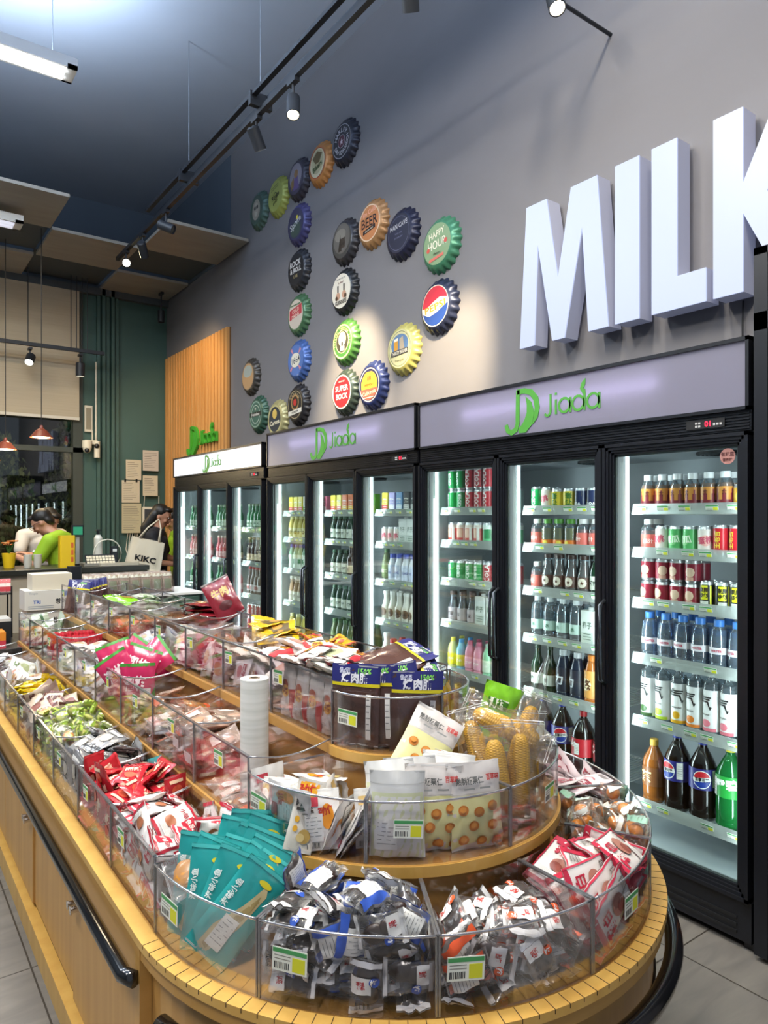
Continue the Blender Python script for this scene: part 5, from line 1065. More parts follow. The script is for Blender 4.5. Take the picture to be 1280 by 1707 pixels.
kind('fungus_front', [Pack('tripe_snack_pouch', .062, .15, .012, P('d8d2c6', .28, .3), [('r', -.8, .52, .6, .92, 'e0a020'), ('t', '劲仔', -.1, .72, .022, 'c03020', .1), ('t', '鲜菇素毛肚', 0, .33, .018, '1c1c1c', 0, .052), ('r', -.7, .12, .6, .2, '4a4038'), ('e', -.5, -.12, .18, .09, 'd8a028'), ('e', -.5, -.38, .18, .09, 'd8a028'), ('e', .25, -.55, .45, .2, 'a88a4a'), ('e', .0, -.6, .3, .12, 'c8b078')], 145)], 'cream pouch printed with black characters and mushrooms')
def yolk(i):
    sp = [(-.55, -.05), (.05, -.12), (.6, -.02), (-.2, -.42), (.55, -.45), (-.6, -.72), (.1, -.80), (.7, -.85)]
    ds = [('r', -1, -.95, 1, .28, 'dcd89a'), ('r', -1, .30, 1, .31, 'b8b4ac')] + [('e', a, b, .2, .12, 'c87a2c') for a, b in sp] + [('e', a - .03, b + .03, .12, .07, 'd8903c') for a, b in sp] + [('t', '熟制板栗仁', -.25, .62, .016, '5a5a58', 0, .065), ('t', '百草味', .62, .66, .014, 'c0302c', 0, .03), ('r', -.5, .42, -.1, .46, '8a8a88'), ('r', .1, .42, .5, .46, '8a8a88')]
    return Pack('chestnut_pouch', .125, .185, .028, P('d6d0cc', .3, .3), ds, 151 + i, seal=.08, taper=.3)
kind('yolk', V(3, yolk), 'stand-up pouch with round brown chestnuts on pale yellow')
kind('white_pouch', V(3, lambda i: Pack('white_standup_pouch', .12, .18, .030, P('dcdcda', .3, .3), [('r', -1, .70, 1, .71, 'b8b8b4'), ('r', -.95, -.98, .95, .5, 'd0d4b0'), ('r', -.85, -.98, .85, .42, 'dcdcd8'), ('l', .1, -.5, .8, -.15), ('l', -.8, -.8, 0, -.1, 'dcdcd8')], 155 + i, seal=.08, taper=.3)), 'white stand-up snack pouch')
def fish(i): return Pack('dried_fish_packet', .10, .205, .016, glossy('2a9e9c'), [('p', [(-.55, -.85), (-.1, -.95), (.45, -.2), (.6, .55), (.35, .75), (.05, .2), (-.5, -.4)], 'c8b88a'), ('p', [(-.4, -.8), (-.15, -.85), (.35, -.1), (.5, .45), (.4, .5), (.0, -.1)], 'a89460'), ('e', .25, .72, .3, .06, 'e0d030'), ('t', '海味小鱼', -.70, .25, .016, 'e4f2ee', R(90), .06)] + ([('l', -.35, -.75, .35, -.1, 'e8e8e2')] if i % 2 == 0 else []) + [('r', -1, .93, 1, 1, '48b8b4')], 161 + i, seal=.06)
kind('fish', V(4, fish), 'teal dried fish packet')
kind('clear_fish', [Pack('smoked_fish_packet', .10, .14, .02, clearf, [('r', -.95, .45, .95, .98, '8aa49c'), ('r', .0, .55, .8, .72, 'c8d020'), ('t', '东海', .4, .64, .016, '3a5a20'), ('e', -.6, .7, .2, .13, 'e8ece8')], 171, content=lumps('c8862c', 2, .03, .035, .008, .05, '8a4018'))], 'clear packet with a golden smoked fish fillet')
def jerky(i): return Pack('jerky_hanger_bag', .13, .20, .016, film('jerky_film', 'd8ccc4', .05, .14, .35, '7a5a52', k=.4), [('r', -1, .55, 1, 1, '26286a'), ('r', -1, .47, 1, .55, 'd8c820'), ('t', '佳必百', -.45, .85, .014, 'c8cce0', 0, .03), ('t', '150%', .35, .85, .018, '7ac850', 0, .035), ('t', '烤肉脯', .0, .68, .028, 'e8e8f0', 0, .075), ('l', .5, -.8, .7, .3)], 175 + i, seal=.05, content=lumps('4a2a24', 2, .045, .05, .005, .04))
kind('jerky', V(3, jerky), 'jerky bag with navy header and yellow stripe')
kind('green_bag', [Pack('green_crisps_bag', .11, .17, .04, glossy('7cc01e'), [('e', .2, -.3, .6, .35, '8a6a30'), ('r', -.7, .2, .4, .5, '3f7a1c'), ('t', '青豆', -.1, .35, .03, 'f0f8e0')], 181)], 'bright green crisps bag')
def twist(c):
    def f(s, root, rd): lumps(c, 1, .019, .019, .017, .04)(s, root, rd)
    return f
kind('kumquat', V(3, lambda i: Pack('candied_fruit_packet', .052, .075, .034, film('twist_film', 'fefdfa', .04, .14, .05, k=.45), [('r', -.9, -.98, .9, -.7, ['c8dcd0', 'e8e0d4', '9ac8b0'][i]), ('p', [(.3, .5), (.9, .5), (.9, -.6)], 'd8dcd8')], 185 + i, content=twist('e0861c'))), 'wrapped orange candied fruit ball')
kind('clear_pink', V(2, lambda i: Pack('pink_white_packet', .08, .12, .014, P('e0d4d6', .28, .3), [('e', 0, 0, .5, .3, 'b87078'), ('t', '魔芋', 0, .55, .024, 'a03848'), ('b', -.6, -.85, .4, -.6)], 191 + i)), 'pink and white snack packet')
# corn cob in a clear bag
def corn_pack(seed):
    rd = random.Random(seed); mb = MB(); L, Rr, nr, nk = .17, .024, 14, 30; su = 5; sv = 4; U = nr * su; Vn = nk * sv; vs = []
    for j in range(Vn + 1):
        f = j / Vn; rr = Rr * min(1, (max(0, 1 - abs(2 * f - 1) ** 5)) ** .5) * (1.05 - .25 * f) + .002; q = f * nk
        for i in range(U):
            a = 2 * PI * i / U; k = abs(math.sin(PI * (i / su))) ** .5 * abs(math.sin(PI * (q + .5 * (int(i / su) % 2)))) ** .5
            r = rr + .0022 * k; vs.append((r * math.cos(a), -L / 2 + L * f, r * math.sin(a)))
    mb.add(vs, [(j * U + i, (j + 1) * U + i, (j + 1) * U + (i + 1) % U, j * U + (i + 1) % U) for j in range(Vn) for i in range(U)], mat('corn_kernels', 'e8b01a', .35, coat=.3), None, True)
    p = Pack('bagged_corn_cob', .10, .24, .062, film('corn_film', 'fefdfa', .04, .14, .03, k=.45), [], seed, seal=.14, wr=1.6, pw=.5); mb.build('corn_cob', p.root, local=True); return p
def neck(p):
    mb = MB(); n = 14; vs = []; pr = [(.040, .080), (.034, .105), (.020, .135), (.013, .17), (.009, .20), (.004, .225)]
    for j, (r, y) in enumerate(pr):
        for i in range(n): a = 2 * PI * i / n; q = r * (1 + .25 * math.sin(5 * a + j)); vs.append((q * math.cos(a), y, q * math.sin(a) * .6))
    mb.add(vs, [(j * n + i, j * n + (i + 1) % n, (j + 1) * n + (i + 1) % n, (j + 1) * n + i) for j in range(len(pr) - 1) for i in range(n)], film('corn_film', 'fcfaf4'), None, False)
    mb.build('bag_neck', p.root, local=True); return p
kind('corn_neck', [neck(corn_pack(204))], 'yellow corn cob in a clear bag with a twisted neck', 'corn')
kind('corn', V(2, lambda i: corn_pack(201 + i)), 'yellow corn cob sealed in a clear bag', 'corn')

prnd = random.Random(5); COUNT = {}
SHORT = dict(prune_blue='dark prune packet, blue print', prune_orange='dark prune packet, orange print', meat='white and crimson meat pouch', card='white packet with crimson square', red='bright red snack packet', silver='silver packet, black strip', fruit_green='pale green fruit candy', fruit_orange='orange candied fruit', fruit_pale='pale plum candy', seafood='clear packet of orange slices', orange_crisp='clear packet of crisps', fungus='white pouch with orange print', jujube='white and red date packet')
def put(key, loc, rot, where, var=None, label=None, group=True, pos=''):
    ps, lab, cat, box = KINDS[key]; p = ps[prnd.randrange(len(ps)) if var is None else var % len(ps)]
    return p.put(loc, rot, label or '%s, %s%s' % (SHORT.get(key, lab), pos, where), cat, ('%s, %s' % (lab, where)) if group else None)
BAKED = '''
A1 prune_blue 840 1103 617 0 -180 52 743 1122 617 0 0 129 697 1188 617 0 0 -148 718 1116 638 0 180 55 816 1032 622 6 -4 -34 729 1055 652 90 0 138 710 1235 631 26 -180 -60 859 1135 629 0 141 -128 791 1196 617 0 0 49 758 1160 639 177 17 52 656 1187 631 0 -46 32 803 1094 641 -22 -3 124 865 1140 649 5 39 60 750 1212 647 17 4 147 795 1173 654 16 -172 -35 805 1036 647 -4 -22 61 811 1209 689 90 76 -46 710 1235 666 -1 0 -60 723 1243 689 -1 6 -60 790 1008 670 89 91 -36 809 1064 672 173 10 41 734 1108 659 0 180 51 737 1161 681 7 11 -152 775 1037 706 15 -41 -138 797 1174 684 -14 -46 -110 689 1144 683 0 21 -160 877 1090 699 -90 51 60 826 1096 687 12 6 166 646 1167 642 5 134 40 806 1185 731 -15 -17 49 736 1215 707 179 6 -65 628 1170 676 -92 -92 -54 869 1151 713 95 -24 149 841 1026 720 90 51 60 761 1120 703 -23 -3 177 749 1252 742 127 -10 44 664 1189 700 10 161 38 854 1096 732 -21 -70 -7 668 1173 726 13 6 -120 798 1092 716 11 -4 -31 824 1063 752 -46 60 128 699 1108 726 -103 74 -29 763 1199 736 10 -27 -29 750 1038 756 94 79 -36 647 1179 742 170 -11 37 779 1090 736 -3 17 175 705 1242 738 38 -41 -87 794 1027 763 83 113 -56 719 1082 737 -86 -12 163 778 1153 757 -1 -170 -69 728 1209 784 -10 3 104 709 1141 762 141 5 -74 752 1093 791 -5 15 -75 769 1113 771 -15 170 51 691 1247 789 93 -28 30 817 1140 783 149 32 -38 735 1197 755 32 -153 59 649 1199 766 13 169 -57
A2 prune_orange 1081 1047 617 0 0 -99 948 1066 617 0 0 154 1002 1002 617 0 0 64 884 995 617 0 180 -30 971 944 620 -5 0 73 1014 1039 634 10 -8 -165 1075 972 630 -12 -3 -80 933 976 636 -3 -15 -33 1081 921 617 0 0 -96 939 1075 639 0 179 -27 909 1006 648 -14 5 68 884 954 671 -85 73 -21 1133 990 638 -137 -90 -43 1102 1023 655 -10 -39 10 985 1034 665 0 17 -17 1080 1033 663 -1 140 -7 1033 1021 677 24 -5 0 940 1072 660 0 -1 -17 1023 1081 674 -90 -121 -17 1116 933 661 16 -58 -12 958 1034 688 -4 17 150 1080 942 662 -33 17 156 940 945 683 67 104 -62 920 1034 726 9 -50 -38 1099 1019 696 -172 -2 90 998 959 657 -163 -31 59 1024 908 668 88 -22 -10 886 1041 687 -90 81 60 979 951 688 -41 55 -162 1042 965 688 -1 172 40 977 1050 715 169 -14 25 1099 1029 717 8 -2 90 1026 977 709 0 172 49 895 983 697 65 -121 22 1087 930 695 35 25 0 1089 916 712 33 -28 66 926 1025 705 51 3 -118 1018 952 727 -8 1 146
A4 kumquat 1549 1073 622 180 0 36 1457 1061 622 -180 0 30 1466 1151 622 0 0 38 1651 1187 622 0 -180 59 1513 1041 632 -175 57 36 1586 1241 622 0 0 60 1414 1135 644 -90 0 -125 1585 1187 634 31 0 -102 1506 1188 622 0 180 44 1541 1267 644 -90 0 56 1505 1108 629 0 -130 128 1443 1086 651 -12 0 30 1536 1046 661 159 4 -53 1536 1202 651 0 180 -45 1486 1138 651 0 0 118 1589 1245 658 0 140 60 1660 1200 652 1 21 61 1557 1151 638 -47 0 134 1508 1099 665 0 -180 -62 1636 1151 636 -40 180 -31 1509 1199 691 33 73 -133 1461 1176 662 -5 -90 135 1581 1227 680 -10 141 45 1608 1115 637 40 2 -36 1467 1126 680 0 0 -62 1659 1204 691 -1 36 -120 1418 1108 702 -90 111 -60 1551 1220 711 -127 -30 -73 1577 1096 652 17 44 -142 1480 1021 652 -9 164 27 1537 1261 717 -90 0 53 1631 1158 678 7 -40 51 1470 1016 691 -90 99 -60 1619 1119 693 -47 30 110 1547 1155 684 -6 0 -43 1475 1008 753 -90 -9 120 1555 1047 698 -93 110 37 1492 1104 702 5 -146 -71 1577 1101 694 -44 -3 100 1440 1151 722 80 0 30 1645 1176 712 -175 7 55 1444 1081 729 -24 -27 -139 1570 1104 749 22 175 -30 1505 1060 697 -9 -111 121 1541 1113 719 -165 42 -4 1579 1159 719 -4 -59 -119 1501 1037 740 -33 49 -165 1508 1193 731 20 19 -133 1591 1208 708 -40 -178 -32 1666 1209 737 -90 91 -29 1487 1160 719 115 44 -25 1558 1064 734 -21 -11 -45
A5 clear_pink 1723 1390 613 -180 0 -31 1641 1438 613 0 0 162 1671 1457 627 3 -162 -26 1619 1312 614 0 -1 -120 1672 1468 640 -5 -163 0 1607 1457 672 -90 56 -98 1609 1345 630 1 -10 156 1679 1298 624 -7 -13 -141 1653 1383 643 8 -15 106 1747 1448 626 171 13 -7 1712 1361 638 -17 19 -103 1694 1332 644 16 -22 83 1612 1343 665 -5 -33 157 1705 1455 648 15 176 -76 1689 1487 663 14 3 90 1681 1276 644 23 4 62 1706 1287 650 -2 21 -24 1681 1307 672 1 4 21 1675 1408 672 -13 6 -80 1736 1459 666 10 -151 -19 1676 1279 685 -177 1 60 1775 1471 675 77 15 75 1634 1348 697 6 13 73 1658 1378 700 -10 10 6 1723 1361 683 -37 -144 47 1706 1288 704 180 22 -24 1666 1466 693 14 -5 175 1627 1307 730 164 -3 61 1621 1480 696 -100 7 88 1766 1371 692 86 -19 77 1714 1487 693 -30 0 -90 1694 1312 730 -11 -2 67 1729 1464 699 3 -30 174 1613 1351 733 162 -11 -13 1726 1463 716 -4 30 -8 1777 1458 710 70 46 59
A3 meat 1296 993 613 180 0 40 1362 1008 621 177 9 22 1239 944 621 -8 0 99 1233 992 630 -11 -9 3 1209 998 637 -12 -9 5 1211 1008 649 -12 -9 6 1365 977 636 -9 -3 -68 1384 1027 662 -15 -150 38 1347 1010 647 -14 1 -14 1332 1021 658 -14 1 -14 1246 1035 663 -7 12 101 1235 1033 686 8 12 -79 1213 1011 695 -22 6 -175 1422 1034 692 90 103 -60 1411 1028 703 90 -77 -60 1348 970 688 -175 10 -70 1240 900 697 95 -123 4 1334 995 705 8 -7 33 1236 1034 726 15 20 -75 1205 955 687 -40 1 179 1354 996 718 -170 -5 18 1227 944 727 -5 120 89 1248 970 715 -144 20 -15 1238 920 710 -49 -66 145 1343 994 739 -12 -11 -169 1360 970 751 10 -28 106
B0 fungus 873 1431 784 -3 4 -56 787 1420 779 0 0 17 799 1475 790 3 -9 -90 769 1511 850 -79 178 2 844 1521 816 21 90 -68 790 1408 799 -12 2 -162 822 1396 806 5 -13 119 873 1297 807 0 -128 134 830 1451 832 -9 153 101 868 1328 811 0 -60 -54 797 1475 841 -5 138 107 833 1430 833 -27 -172 15 810 1401 846 -39 1 -153 917 1465 828 32 88 -150 851 1416 853 17 -36 100 839 1372 853 35 74 -26 842 1451 853 -22 162 67 755 1395 864 95 -87 -76 856 1288 827 -120 0 -136 835 1315 830 -114 0 -150 874 1466 875 9 -11 -179 1279 1699 1056 -14 -19 28
B3 pale_pack 1461 1456 783 180 0 -81 1504 1399 820 24 -33 150 1431 1468 818 5 20 73 1427 1430 802 0 0 -120 1419 1321 808 0 48 52 1437 1457 840 20 -176 -20 1422 1459 862 20 -174 -15 1512 1459 830 39 9 87 1514 1516 818 -13 90 76 1516 1459 850 -37 -16 -102 1528 1463 878 50 17 78 1432 1485 886 16 -159 83
T1 clear_pink 1081 2180 940 0 -12 90 1048 2162 950 -20 0 -180 1076 2040 946 0 24 -136 974 2116 1001 36 68 -146 1075 1945 991 2 1 3 1137 2132 976 -90 -82 -90 1020 2199 1006 0 -61 -90 967 1954 991 90 62 90 1091 1943 1015 -179 39 1 1009 1944 1007 -4 27 178 1071 2026 1030 29 -156 -83 1117 2114 1024 118 55 -57
T1 pale_pack 1055 1947 938 0 0 -112 1025 2136 958 -20 176 12 1068 1952 957 0 0 119 1072 1931 975 -1 2 -87 1064 2143 976 -34 9 -94 1099 2146 997 -57 -147 60 1031 2026 955 18 -6 -91 989 2076 995 7 62 -179 1005 2042 965 6 18 -180 1068 2058 995 -3 167 59 1052 2061 1013 14 -1 -12 1124 1948 1011 3 -113 -3 1014 1945 992 -3 28 180 1021 2158 1051 -8 -172 0 1018 2055 1053 -157 26 15 1028 1929 1034 152 -2 90
T2 seafood 1018 2337 937 0 -180 13 1005 2505 942 0 -169 0 1059 2370 964 27 8 89 1070 2391 974 28 1 101 1084 2312 973 -162 29 6 1055 2242 992 -74 112 17 1069 2420 992 -27 -3 -90 1025 2512 1013 52 27 176 1123 2522 1002 105 0 -90 1090 2462 1025 -10 50 -4 1063 2294 999 -16 15 -94
T2 pale_pack 1025 2304 958 0 6 10 1036 2462 954 0 -32 -180 1049 2470 968 -32 7 -79 1105 2505 954 0 32 0 1134 2292 973 -180 90 0 984 2409 996 -74 13 88 1064 2468 1010 146 8 -53 1134 2413 999 -90 15 -90 1032 2545 1009 -42 57 53 974 2283 990 90 0 99 1070 2377 1014 27 -6 107
T3 pale_pack 1031 2752 938 0 0 -98 1086 2792 953 161 0 15 1038 2833 955 12 -15 -113 1098 2639 938 0 0 -180 1023 2870 964 -5 168 -91 1105 2848 973 13 -32 173 1103 2850 996 12 -148 -5 1005 2652 942 -176 0 0 1005 2587 996 -90 180 0 1018 2807 983 -159 -15 -8 970 2776 1002 88 -75 -88 1094 2671 985 -38 -4 90 1005 2657 961 -4 180 0 1090 2863 1024 -32 -11 -90 1099 2603 1005 69 180 0 1017 2660 979 4 1 -9 1022 2778 994 20 -16 -6 1087 2754 1012 -25 25 -90 1027 2670 999 -4 178 25
T4 blue_white 1052 3214 937 0 0 175 1113 3101 937 0 0 -180 1038 3029 937 0 0 -111 1018 2974 937 0 0 69 1039 3138 937 0 -180 73 1114 3016 939 0 7 0 1116 3141 975 129 -2 -90 1091 2933 958 -3 90 -93 1050 2991 953 -180 0 -51 999 3023 953 26 -9 -90 1094 3068 955 -11 164 -51 990 2965 954 28 -9 -5 1013 3211 947 18 0 -96 1113 3199 937 180 0 0 1114 3218 953 0 -180 0 1081 3147 953 180 -1 -89 1026 3081 948 -11 18 86 986 3046 964 -10 -33 6 1028 3143 964 4 37 -170 1004 2952 969 -4 -153 -88 1071 3017 970 -2 0 -169 1080 3134 969 179 0 1 1005 3234 959 17 -30 -99 986 3168 954 -167 -34 -7 986 3126 964 -31 30 163 1066 3217 964 3 52 3
T5 orange_crisp 1020 3514 939 0 0 -81 1076 3421 939 0 0 25 1019 3358 939 0 0 25 1021 3516 958 0 0 -90 1015 3438 954 -10 -2 91 1092 3462 963 -31 4 -83 1016 3296 962 0 55 -90 1109 3326 968 173 -90 0 1133 3328 968 0 -90 0 1015 3588 982 1 -63 -91 1015 3531 986 0 156 90 1015 3575 956 0 -140 90 1000 3399 969 -15 176 -1 1106 3551 955 11 -159 -4 1053 3355 967 -24 12 -97 995 3373 998 -9 32 175 1109 3435 974 -18 -31 -170 1109 3431 997 -18 -31 -170 1106 3551 976 169 21 -4 1078 3330 1012 -170 -2 -85
T6 pale_pack 1082 3888 938 0 -180 -7 1010 3680 938 0 0 180 1025 3866 950 165 0 83 1021 3767 948 168 0 0 1099 3822 974 14 53 17 1020 3823 968 15 1 -90 1067 3663 949 -14 0 -90 1084 3728 962 21 13 88 1084 3667 975 16 -24 90 1014 3805 985 -1 -15 8 1023 3910 960 12 -25 -92 1124 3860 975 11 -66 170 980 3686 989 -157 -65 -21 1032 3791 1009 -14 175 -69 1005 3895 1007 153 -10 4 1005 3895 986 27 10 -175
T7 clear_pink 1104 4198 936 180 -3 0 1018 4035 935 180 0 0 1082 4234 949 -6 -20 18 1104 4060 935 180 0 0 1000 4114 942 9 0 180 1051 4129 951 5 6 70 967 4242 968 -180 90 0 1042 4262 968 -162 0 -90 1005 4005 969 -138 0 -90 980 4231 968 -88 90 -88
T7 pale_pack 1026 4240 946 0 18 180 1058 4010 951 0 0 -90 1097 4028 972 15 -1 -178 1100 4122 974 13 167 3 1074 4165 979 -2 -17 -33 1029 4240 980 0 -18 0 1029 4237 999 0 18 180 1028 4077 980 -7 -27 39
U0 goldbag 1193 1611 941 180 10 0 1265 1742 937 0 0 7 1233 1835 940 -3 0 90 1286 1686 950 -15 177 18 1280 1577 940 177 0 -90 1166 1809 973 70 97 70 1212 1668 954 0 -10 -180 1233 1596 982 159 10 2 1314 1790 966 -177 -90 0 1329 1813 966 -3 90 0 1269 1805 979 -13 10 -180 1284 1634 980 21 27 90 1193 1618 990 20 166 5 1267 1836 1010 -7 165 -92 1304 1672 994 -29 19 -10 1213 1643 1007 -18 161 -90 1302 1721 1030 -169 6 1 1215 1577 1045 12 4 -90 1212 1722 1035 -165 -32 -40 1191 1804 997 53 130 47
U0 orange_crisp 1245 1833 959 -3 -3 90 1219 1783 974 -150 -15 -36 1215 1577 973 10 20 93 1302 1594 970 151 20 -11 1211 1714 979 3 -11 90 1302 1645 987 29 -19 170 1245 1736 1002 2 12 -51 1210 1579 1027 12 4 -90 1285 1735 1017 6 -169 -90 1218 1659 1023 -23 11 71
U1 goldbag 1215 2140 937 180 0 22 1302 2029 937 0 180 0 1269 1950 945 -178 -19 17 1225 2029 944 -2 166 -56 1197 2104 953 0 -2 -3 1285 2095 949 16 0 161 1215 1923 948 -170 8 -90 1302 2161 948 165 0 0 1215 1977 965 -10 -4 90 1269 2183 959 -1 15 90 1271 2101 974 -2 -6 67 1216 2041 968 7 18 -91 1302 2162 981 15 1 -180 1289 1990 977 33 -4 90 1221 1892 987 -90 79 0 1207 1943 993 -32 -12 90 1296 1978 1001 -135 -4 90 1216 2183 973 161 14 85
U3 orange_crisp 1205 2704 939 0 0 11 1274 2809 939 0 0 -40 1196 2665 958 0 0 0 1193 2692 987 0 -153 0 1287 2871 957 18 -15 -90 1249 2741 969 20 38 23 1303 2740 951 -180 31 -2 1196 2855 943 7 0 -180 1267 2632 949 0 27 0 1304 2632 951 -180 31 0 1235 2633 987 0 27 0 1304 2721 972 -1 -31 -179 1292 2617 981 -31 0 -90 1196 2859 962 7 180 0
U7 greenwhite 1261 4124 939 0 0 -43 1229 4162 982 -12 -10 -144 1229 4224 948 0 -21 7 1193 4174 953 -176 -26 -2 1299 4039 948 -8 -178 0 1272 4221 972 -21 -27 -131 1299 4039 969 8 2 0 1291 4262 987 -51 0 -90
M0 seafood 770 1642 782 0 0 180 819 1598 794 -14 0 -90 886 1582 794 14 0 90 778 1768 782 0 0 179 883 1699 782 180 0 89 867 1810 782 0 0 -179
M1 seafood 874 2022 782 0 0 -71 735 1928 835 -90 0 -89 770 2140 782 0 0 0 803 1929 798 165 -9 91 770 2158 799 0 0 0 883 1931 788 0 -168 -87 874 2144 786 0 7 -38 793 2026 790 0 -18 19 902 1944 807 12 1 0 879 2051 802 3 -5 -168 902 1944 825 -12 -1 -180 795 2034 809 -174 -17 -1 801 1950 818 11 -13 -9 806 2144 814 170 3 -76 823 1942 850 -156 13 -101 895 2065 816 4 -4 180 752 1949 843 68 83 -111 734 2021 838 90 5 -90 902 2146 819 161 4 -1 763 2046 847 130 -58 63 810 2141 835 8 -9 -179 885 1928 840 -4 -168 -90 794 2147 854 175 11 20 769 1995 912 -3 166 -1 879 2211 839 -90 -81 0 882 2041 838 -4 -171 95 885 2073 873 8 2 90 854 2033 865 -18 -2 -30 884 2160 864 159 -16 -84 899 2144 837 19 -4 -180 902 2062 888 2 -172 0 826 2161 866 -19 -19 -92
M2 orange_crisp 798 2508 784 0 0 -3 782 2512 811 0 21 0 765 2298 802 2 0 0 790 2374 784 0 -180 -1 736 2511 813 -180 90 0 872 2361 800 0 180 86 910 2286 821 0 -26 -180 801 2349 825 10 -26 -94 780 2420 807 162 14 86 909 2511 837 27 -161 -9 765 2378 848 134 0 90 895 2275 859 24 -154 -91
M2 seafood 787 2275 782 0 180 90 864 2275 793 13 0 90 873 2381 782 0 0 -2 890 2275 810 154 0 -90 787 2275 820 -1 0 -90 883 2504 782 0 0 -1 882 2426 805 0 15 87 820 2522 816 -159 0 90 777 2502 850 0 -159 0 828 2489 841 -29 -27 -130 849 2386 842 -163 2 92 904 2461 821 -27 19 -9 906 2343 842 0 26 0 904 2503 821 27 -19 171 874 2510 865 25 174 0 787 2275 845 -5 -6 91
M4 blue_white 845 3191 782 0 0 6 874 3046 782 -180 0 0 769 3226 782 -180 0 -87 912 3130 782 -180 0 0 817 3044 796 -5 -3 127 770 3003 782 0 180 24 800 3086 782 0 180 70 906 3051 793 -21 0 -90 799 3149 789 -12 -3 25 917 3052 806 -180 21 1 902 3215 782 180 0 6 917 3135 816 0 -180 0 903 2955 816 -26 3 -91 921 3217 801 174 36 -4 760 2954 801 -142 0 -90 753 3128 790 -1 -28 0 754 3044 800 167 -20 4 782 3231 798 0 0 90 771 3208 813 -25 180 0 933 3050 832 178 73 -2 847 3092 816 0 0 -6 734 3211 839 90 -39 -90 769 3133 832 2 -4 157 827 3213 815 15 -19 164 837 3141 834 5 -8 -24 869 3210 840 18 176 37 805 3065 852 -2 164 36 904 3231 856 0 15 90 753 3204 856 -27 -110 4 908 2956 832 26 -3 90 767 3144 856 -12 -176 -19 905 3163 862 -8 -4 -90 825 3236 854 -57 -3 0 760 2974 821 -143 -9 -90 888 3100 836 -169 21 -36 892 3015 837 -150 -5 92 829 2961 831 -33 175 0 919 2967 845 -178 26 1 888 3075 845 19 28 -20 750 3037 848 -11 -40 7
M4 pale_pack 885 2969 786 0 -174 -90 879 3150 799 -180 0 27 832 2973 804 -7 -174 -85 892 3196 829 175 -23 0 778 3125 815 -1 4 -8 816 3033 829 4 -9 25 828 3161 850 0 10 -171 761 2990 842 -11 -40 7
M5 blue_white 772 3369 782 0 -180 -80 771 3303 782 0 0 -92 734 3577 816 90 0 -90 906 3301 793 -21 0 -90 755 3491 805 0 16 0 859 3565 808 0 -14 0 900 3489 817 12 -175 18 823 3548 853 7 170 8 917 3424 826 -160 11 4 938 3343 814 -90 74 -90 808 3441 835 -19 0 165 849 3409 859 3 -161 -104
M5 pale_pack 876 3435 783 0 0 96 854 3334 788 3 4 -1 770 3360 799 0 0 0 786 3598 835 -90 0 -180 801 3520 783 0 0 126 903 3546 789 180 13 0 770 3333 823 0 -12 180 816 3316 827 -152 0 90 789 3483 813 -16 -1 -95 937 3546 833 176 90 -4 875 3422 808 -5 5 -72 806 3528 828 180 16 0 853 3305 855 36 39 114 869 3327 852 -48 18 -9 865 3534 834 6 -8 158 776 3362 865 -44 5 -13 922 3317 858 93 -2 98 797 3534 898 1 -177 -6 887 3529 859 2 14 -178 769 3513 873 179 -16 0 867 3346 861 -48 18 -9 887 3538 877 5 13 -168 860 3487 891 -19 1 90 768 3468 853 -1 -19 0 877 3425 848 3 -19 76 885 3402 876 20 -19 86
M7 greenwhite 849 4243 784 -180 0 -78 796 4094 784 0 0 29 870 4129 795 -9 -5 -97 865 4218 806 0 0 51 765 4146 806 11 11 -178 860 4038 800 -14 -6 180 862 4175 825 1 170 55 921 4055 827 90 78 76 930 4004 847 90 0 76 798 4005 806 -23 0 90 890 4038 839 -20 -103 5 833 4048 841 -3 23 158 827 4157 846 -170 -12 -52 885 4262 832 -42 -8 -83 782 4219 826 -33 -20 26 813 4238 853 32 -4 180 783 4038 839 140 15 90 747 4223 832 18 120 16 807 4118 864 -12 9 116
M8 greenwhite 835 4399 784 0 0 -8 765 4533 784 0 0 -180 907 4386 790 5 3 0 871 4507 788 3 1 88 827 4587 797 -13 0 -88 788 4396 799 8 -18 -25 877 4553 822 173 42 -2 907 4386 811 -5 -3 -180 935 4562 857 90 25 -90 825 4638 847 90 -180 0 766 4567 852 -59 0 90 915 4568 828 90 78 -90 807 4617 873 -90 73 0 764 4446 813 -180 -20 0 824 4539 855 152 -14 78 837 4542 817 2 13 11 842 4389 827 -9 -178 -5
